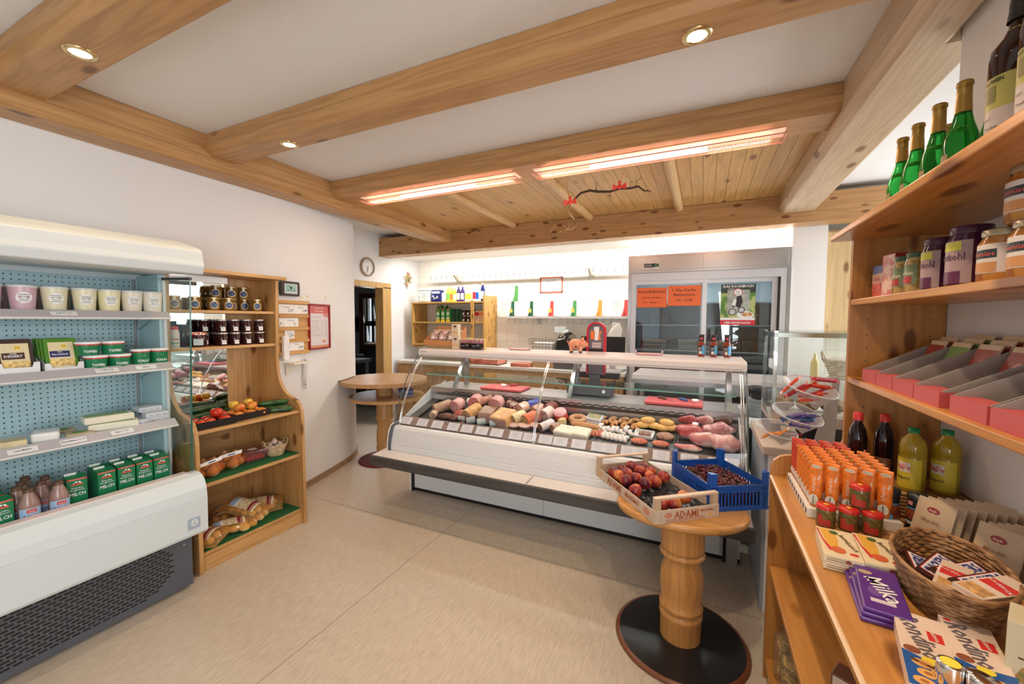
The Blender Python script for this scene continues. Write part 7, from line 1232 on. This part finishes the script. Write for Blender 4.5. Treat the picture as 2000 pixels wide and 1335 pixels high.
for z, lv in ((.9015, 'lower'), (.9215, 'upper')):
    for x, sd in ((.356, 'left'), (.442, 'right')): bisc(x, z, 'flat cream biscuit box with orange fruit print, %s one of the %s stack' % (lv, sd))
# chocolate bars
MLK = pm((.10, .03, .24), .28)
def choc(x, y, z, rz, lb):
    t = thing('chocolate_bar', lb, 'chocolate', (x, y, z), rz, 'purple chocolate bars'); B().box(-.040, .040, -.098, .098, 0, .010, MLK).build('wrapper', t, bev=.003); Mz = R('X', -90); b = B(); y_ = -.0101
    b.text('Milka', .006, -.005, .036, WHITE, y_, Mz, wmax=.10, rot=-70).disc(-.022, .062, .014, .009, pm((.45, .34, .22), .4), y_, Mz).rect(-.024, .018, -.066, -.052, pm((.66, .55, .62), .4), y_, Mz).text('1', -.02, .03, .022, pm((.7, .6, .75), .4), y_, Mz).disc(-.012, -.02, .014, .020, pm((.16, .07, .30), .4), y_, Mz); b.build('print', t)
choc(.378, 1.187, .9015, -6, 'purple chocolate bar, lowest of the fanned stack'); choc(.384, 1.189, .912, -8, 'purple chocolate bar, middle of the fanned stack'); choc(.391, 1.190, .9225, -10, 'purple chocolate bar, uppermost of the fanned stack')
# basket with bars
BKX, BKY = .535, 1.262; t = thing('wicker_basket', 'oval brown wicker basket filled with chocolate bars on the worktop', 'basket', (BKX, BKY, .9015), -12); WK2 = two((.20, .09, .03), (.36, .19, .08), 30, .5); basket(t, .10, .135, .092, WK2, 11, .72, 1.22, 44, .0035)
def snick(x, y, z, rz, tilt, lb, alt=False):
    t = thing('snack_bar', lb, 'bar', (x, y, z), group='wafer bars in the wicker basket' if alt else 'chocolate bars in the wicker basket', rot=(math.radians(tilt), 0, math.radians(rz))); w_ = .072; hh = .026 if alt else .021
    b = B().box(-w_, w_, -hh, hh, 0, .014, pm((.66, .52, .42), .35) if alt else pm((.045, .014, .010), .3))
    for s_ in (-1, 1): b.add([(s_*w_, -hh, .004), (s_*w_, hh, .004), (s_*(w_+.010), hh, .007), (s_*(w_+.010), -hh, .007)], [(0, 1, 2, 3)], pm((.66, .52, .42), .35) if alt else pm((.05, .02, .02), .3))
    b.build('wrapper', t, bev=.002); Mz = R('X', -90); b = B(); y_ = -.0141
    if alt: b.poly([(-.06, -.026), (.0, -.026), (.03, .026), (-.03, .026)][::-1], pm((.72, .60, .52), .4), y_, Mz).rect(-.01, .03, -.024, .022, RED, y_-.0003, Mz).text('Knoppers', .012, 0, .012, WHITE, y_-.0006, Mz, wmax=.05, rot=70).rect(-.068, -.03, -.02, .02, pm((.62, .35, .14), .5, var=.4, bscale=90), y_-.0003, Mz)
    else: b.poly([(-.060, -.017), (.056, -.017), (.062, .017), (-.054, .017)][::-1], pm((.55, .03, .03), .4), y_, Mz).poly([(-.058, -.0155), (.054, -.0155), (.060, .0155), (-.052, .0155)][::-1], pm((.72, .70, .72), .4), y_-.0004, Mz).text('SNICKERS', 0, 0, .024, pm((.02, .03, .22), .4), y_-.0008, Mz, wmax=.104)
    b.build('print', t)
snick(.484, 1.262, .958, 80, 12, 'chocolate bar standing steeply at the left rim of the basket'); snick(.513, 1.268, .966, 55, 14, 'chocolate bar, second from the left in the basket'); snick(.552, 1.262, .968, 38, 14, 'chocolate bar in the middle of the basket'); snick(.570, 1.215, .975, 36, 10, 'chocolate bar at the right front of the basket')
snick(.565, 1.168, .988, 34, 6, 'pale wafer bar with red print at the basket front', True); snick(.522, 1.215, .972, 62, 4, 'pale wafer bar partly under the others in the basket', True)
for i, (x, y, z) in enumerate(((.53, 1.30, .925), (.55, 1.28, .938), (.52, 1.25, .930))): snick(x, y, z, 70*i, 0, 'chocolate bar deep in the basket, %s from the rear' % ORD[i])
# biscuit cartons lying at the front, tins, carton
def ras(x, y, lb):
    t = thing('letter_biscuit_box', lb, 'box', (x, y, .9015), -12.5, 'blue and cream biscuit cartons'); B().box(-.0375, .0375, -.118, .118, 0, .028, pm((.74, .58, .48), .5)).build('box', t, bev=.001); Mz = R('X', -90); b = B(); y_ = -.0282
    b.text('Rondino', -.004, .035, .034, pm((.12, .10, .12), .5), y_, Mz, wmax=.125, rot=-78).rect(.008, .030, .035, .065, RED, y_, Mz).text('aktion', .019, .05, .008, CREAM, y_-.0004, Mz, rot=-80).disc(-.026, .105, .006, .004, RED, y_, Mz)
    b.poly([(-.0375, -.022), (-.01, -.032), (.0375, -.022), (.0375, -.118), (-.0375, -.118)][::-1], pm((.01, .09, .32), .4), y_, Mz).disc(-.022, -.015, .012, .010, pm((.25, .07, .03), .5), y_-.0004, Mz).disc(.0, -.035, .012, .010, pm((.80, .65, .05), .4), y_-.0005, Mz)
    for dx, dz in ((-.012, -.05), (-.008, -.075), (.012, -.062), (.016, -.09), (-.016, -.10)): b.disc(dx, dz, .015, .011, pm((.70, .36, .10), .5), y_-.0006, Mz).disc(dx, dz, .006, .004, pm((.40, .14, .04), .5), y_-.001, Mz)
    b.poly([(-.028, -.042), (.012, -.052), (.014, -.06), (-.026, -.05)][::-1], BROWN, y_-.0008, Mz); b.build('print', t)
ras(.402, 1.005, 'left cream and blue letter biscuit box at the lower picture edge'); ras(.482, 1.020, 'right cream and blue letter biscuit box at the lower picture edge')
for i, (x, y, h_) in enumerate(((.398, .918, .042), (.430, .905, .040))):
    t = thing('silver_tin', '%s small silver tin at the lower picture edge' % ('left', 'right')[i]+(' with yellow sticker' if i == 0 else ''), 'tin', (x, y, .930), group='silver tins'); B().lathe([(.0165, 0), (.0175, .002), (.0175, h_-.003), (.0165, h_), (.0001, h_-.001)], CHROME, n=24, cap=False).build('tin', t)
    if i == 0: B().lathe([(.013, h_+.0003), (.0001, h_+.0006)], pm((.85, .75, .08), .4), n=24, cap=False).build('yellow_sticker', t)
t = thing('tea_carton', 'yellowish tea carton with a dark oval emblem beside the basket', 'carton', (.566, 1.035, .9015), -28); B().box(-.04, .04, -.04, .04, 0, .115, pm((.58, .52, .36), .5)).build('box', t, bev=.001)
b = B()
for MM in (R('Z', 0), R('Z', -90)): b.disc(0, .078, .020, .011, pm((.10, .02, .03), .4), -.04, MM).text('Tee', 0, .078, .008, CREAM, -.0408, MM).poly([(-.03, .01), (.03, .01), (.02, .045), (-.02, .038)], two((.12, .20, .06), (.40, .22, .08), 60, .5), -.04, MM).rect(-.025, .02, .052, .055, BROWN, -.04, MM)
b.rect(-.03, .03, .01, .03, YEL, -.1055, R('X', -90)).build('print', t)
# pouches of biscuits in rows
def pouch():
    t = thing('snack_pouch', 'p', 'packet', group='beige snack pouches in rows'); w_, h_ = .048, .135; n = 6; vs = []
    for s_ in (-1, 1):
        for i in range(n+1):
            for j in range(n+1):
                u, v_ = i/n*2-1, j/n; vs.append((u*w_, s_*(.009*(1-u*u)*(math.sin(PI*v_)**.6 if 0 < v_ < 1 else 0)+.0004), v_*h_))
    q = (n+1)**2; b = B().add(vs, [(s_*q+i*(n+1)+j, s_*q+(i+1)*(n+1)+j, s_*q+(i+1)*(n+1)+j+1, s_*q+i*(n+1)+j+1)[::1 if s_ == 0 else -1] for s_ in (0, 1) for i in range(n) for j in range(n)], pm((.46, .35, .24), .28, bump=.4, bscale=50), None, True); b.build('pouch', t)
    b = B().disc(0, .105, .016, .009, pm((.26, .03, .04), .4), -.0072).text('Snack', 0, .105, .006, CREAM, -.0082).rect(-.03, .03, .018, .045, two((.35, .14, .05), (.55, .28, .08), 50, .5), -.0094).text('Mandel', 0, .075, .011, pm((.3, .18, .1), .5), -.0105); b.build('print', t); return t
PO = Series(pouch())
for i in range(9): PO((.600+.021*i, 1.545+.003*i, .903), None, 'beige snack pouch in the rear row, %s from the left' % ORD[i], (math.radians(-16), 0, math.radians(-58)))
for i in range(7): PO((.668+.018*i, 1.405+.004*i, .903), None, 'beige snack pouch in the middle row, %s from the left' % ORD[i], (math.radians(-16), 0, math.radians(-58)))
for i in range(5): PO((.715+.018*i, 1.27+.003*i, .903), None, 'beige snack pouch in the nearest row, %s from the left' % ORD[i], (math.radians(-16), 0, math.radians(-58)))
# pasta bags below
PAS = pm((.68, .46, .09), .45)
def pasta(x, y, z, rz, lb, h_=.22):
    t = thing('pasta_bag', lb, 'pasta', (x, y, z), rz, 'clear bags of yellow noodles below the worktop'); random.seed(int(x*1000+y*100))
    for k_ in range(3):
        b = B(); zc = .035+h_*.27*k_
        for s_ in range(12):
            a0 = random.uniform(0, 6); r_ = random.uniform(.015, .034); b.tube([((r_)*math.cos(a0+a*.55)*random.uniform(.9, 1.1), (r_*.75)*math.sin(a0+a*.55), zc+random.uniform(-.022, .022)) for a in range(11)], .0024, PAS, 4)
        b.build('noodle_nest', t)
    B().lathe([(.034, 0), (.046, .02), (.047, h_*.5), (.044, h_*.8), (.020, h_*.92), (.034, h_)], glass((.98, .96, .90), 1.2, .08, (.75, .72, .62), .08), Matrix.Diagonal((1, .8, 1, 1)), 16, cap=False).build('clear_bag', t)
pasta(.345, 1.90, .093, -20, 'noodle bag standing at the far end of the bottom shelf'); pasta(.35, 1.79, .093, -20, 'noodle bag on the bottom shelf, second from the far end'); pasta(.46, 1.86, .508, -20, 'noodle bag on the shelf under the worktop, nearer to the end panel', .15); pasta(.47, 1.62, .508, -20, 'noodle bag on the shelf under the worktop, farther from the end panel', .17)
pasta(.345, 1.50, .093, 10, 'noodle bag on the bottom shelf at the lower picture edge', .24); t = thing('noodle_carton', 'dark brown and cream packet on the shelf under the worktop at the picture edge', 'packet', (.40, 1.33, .508), -30); B().box(-.05, .05, -.03, .03, 0, .09, pm((.18, .08, .05), .4)).build('box', t, bev=.003); B().rect(-.045, .045, .05, .085, CREAM, -.03).build('print', t)
# ---------- side counter with glass case and sweet cones ----------
t = thing('cash_counter', 'side counter with beige worktop, white post and grey front between meat counter and rack', 'counter', (.85, 2.76, 0))
B().box(-.55, .55, -.31, .32, .855, .90, pm((.60, .50, .42), .4)).build('worktop', t, bev=.006); B().box(-.52, -.47, -.295, -.25, 0, .855, WHITE).build('post', t); B().box(-.47, .52, -.28, .30, 0, .855, pm((.20, .23, .28), .4)).build('cabinet', t); B().box(-.535, -.515, -.28, .30, 0, .855, pm((.36, .40, .46), .35)).build('side_panel', t)
t = thing('glass_case', 'steel framed glass counter case with bread on the side counter', 'display case', (.86, 2.85, .901)); x0, x1, y0, y1, z1 = -.50, .45, -.21, .21, .60
b = B()
for x in (x0, x1-.018):
    for y in (y0, y1-.018): b.box(x, x+.018, y, y+.018, .10, z1, STEEL)
b.box(x0, x1, y0, y0+.016, z1-.035, z1-.012, STEEL).box(x0, x1, y1-.016, y1, z1-.035, z1-.012, STEEL).box(x0, x0+.016, y0, y1, z1-.035, z1-.012, STEEL).box(x1-.016, x1, y0, y1, z1-.035, z1-.012, STEEL); b.build('steel_frame', t)
B().box(x0-.004, x1, y0-.004, y1, z1-.010, z1, GLASS).box(x0-.004, x0-.001, y0, y1, .11, z1-.01, GLASS).box(x0, x1, y0-.005, y0-.002, .15, z1-.01, GLASS).build('glass_panes', t)
B().box(x0, x1, y0, y1, 0, .085, BLACK).build('black_base', t); B().box(x0-.002, x1, y0-.003, y1, .085, .14, pm((.50, .40, .34), .45)).build('beige_rim', t)
B().box(x0+.03, x1-.03, y0+.03, y1-.03, .14, .150, WHITE).build('bread_shelf', t)
b = B(); y = y0; b.rect(-.455, -.385, .052, .076, pm((.62, .64, .46), .4), y).rect(-.475, -.355, .028, .044, pm((.28, .02, .03), .4), y).text('SCHAERF', -.41, .036, .009, WHITE, y-.0006, wmax=.07).text('exclusiv', -.37, .014, .020, WHITE, y, wmax=.085).lathe([(.006, 0), (.006, .001), (.003, .001)], WHITE, T(-.468, y-.0006, .036) @ R('X', 90), 12); b.build('front_lettering', t)
BR = two((.20, .10, .05), (.40, .24, .15), 30, .8, bump=1)
for i, x in enumerate((-.43, -.315, -.20)):
    b = B().ball((0, 0, .036), (.054, .075, .038), BR, 18, 10); b.v = [(a*(1+.05*math.sin(c_*90+d_*60)), d_, c_*(1+.08*math.sin(a*80+d_*50))) for a, d_, c_ in b.v]; one(b, 'bread_loaf', 'dark crusted bread loaf in the glass case, %s from the left' % ORD[i], 'bread', (.86+x, 2.76, 1.052), 10*i, 'bread loaves in the glass case')
# sweet cones on a stand
ST = thing('cone_stand', 'grey metal stand with three clear plastic scoops of sweets beside the pine rack', 'stand', (.60, 2.44+.06, .901)); B().box(-.09, .06, -.03, .12, 0, .006, STEEL).build('foot', ST); B().prism([(-.07, .006), (.02, .006), (.03, .36), (.005, .36)], 'y', .03, .042, pm((.42, .42, .43), .4, .5)).build('back_plate', ST)
FCL = glass((.96, .96, .97), 1.6, .05, (.74, .72, .76), .38)
def cone(px, pz, lb, py=2.44, sc=1.0):
    t = thing('plastic_scoop', lb, 'scoop', (px, py, pz), group='clear plastic sweet scoops', rot=(math.radians(30), math.radians(-8), 0)); M = Matrix.Diagonal((1, .8, 1, 1))
    b = B(); n = 32; vs = [(0, 0, 0)]; 
    for k_ in (.33, .66, 1): vs += [(k_*.088*sc*math.cos(2*PI*j/n)*(1.45 if math.cos(2*PI*j/n) < 0 else 1), k_*.078*sc*math.sin(2*PI*j/n), k_*sc*(.14+.05*math.cos(2*PI*j/n+PI))) for j in range(n)]
    fs = [(0, 1+(j+1) % n, 1+j) for j in range(n)]+[(1+r_*n+j, 1+r_*n+(j+1) % n, 1+(r_+1)*n+(j+1) % n, 1+(r_+1)*n+j) for r_ in (0, 1) for j in range(n)]
    b.add(vs, fs, FCL, None, True); b.build('clear_scoop', t); B().tube(vs[1+2*n:1+3*n], .003, glass((.95, .95, .96), 1.5, .05, (.85, .85, .88), .5), 6, closed=True).build('rim', t); return t
cone(.515, 1.12, 'upper clear scoop with orange and red wrapped sweets'); cone(.465, .99, 'middle clear scoop with violet wrapped sweets', 2.43, .95); cone(.375, .925, 'lower clear scoop with orange sweets behind the mustard tubes', 2.41, .8)
random.seed(13)
def sweet(x, y, z, c_, lb, grp, s_=1, ln=.045):
    t = thing('wrapped_sweet', lb, 'sweet', (x, y, z), group=grp, rot=(random.uniform(-.8, .8), random.uniform(-.9, .3), random.uniform(-.6, .6))); m_ = pm(c_, .18, bump=.6, bscale=60)
    B().box(-ln*s_, ln*s_, -.012*s_, .012*s_, -.006, .006, m_).add([(ln*s_, -.012*s_, 0), (ln*s_, .012*s_, 0), (ln*s_+.016, .018*s_, .004), (ln*s_+.016, -.018*s_, -.004)], [(0, 1, 2, 3)], m_).add([(-ln*s_, -.012*s_, 0), (-ln*s_, .012*s_, 0), (-ln*s_-.016, .018*s_, .004), (-ln*s_-.016, -.018*s_, -.004)], [(3, 2, 1, 0)], m_).build('wrapper', t, bev=.003)
PS = ['lying lowest in the middle', 'at the left rim', 'at the rear', 'in the centre', 'at the right side', 'sticking up at the left', 'leaning on the right rim', 'sticking out at the top right']
for i, (dx, dz) in enumerate(((-.01, .09), (-.065, .14), (-.02, .16), (.0, .12), (.02, .14), (-.09, .17), (.03, .17), (.045, .21))): sweet(.485+dx, 2.36, 1.098+dz*.85, ((.72, .08, .03), (.40, .02, .04))[i % 3 == 1], ('dark red' if i % 3 == 1 else 'orange red')+' wrapped sweet '+PS[i]+' of the upper scoop', 'orange and red sweets in the upper scoop', 1, .045)
for i, (dx, dz) in enumerate(((-.02, .08), (-.07, .12), (-.04, .14), (-.01, .13), (.02, .12), (.0, .10), (.03, .14))): sweet(.452+dx*.8, 2.345, .988+dz*.8, ((.08, .05, .30), (.05, .10, .22), (.20, .12, .34))[i % 3], ('violet', 'blue', 'lilac')[i % 3]+' wrapped sweet '+PS[i]+' of the middle scoop', 'violet sweets in the middle scoop', .9, .028)
for i, dx in enumerate((-.05, -.02, .01)): sweet(.355+dx, 2.335, .99+.01*i, (.75, .28, .05), 'orange sweet in the lower scoop, %s from the left' % ORD[i], 'orange sweets in the lower scoop', .8, .03)
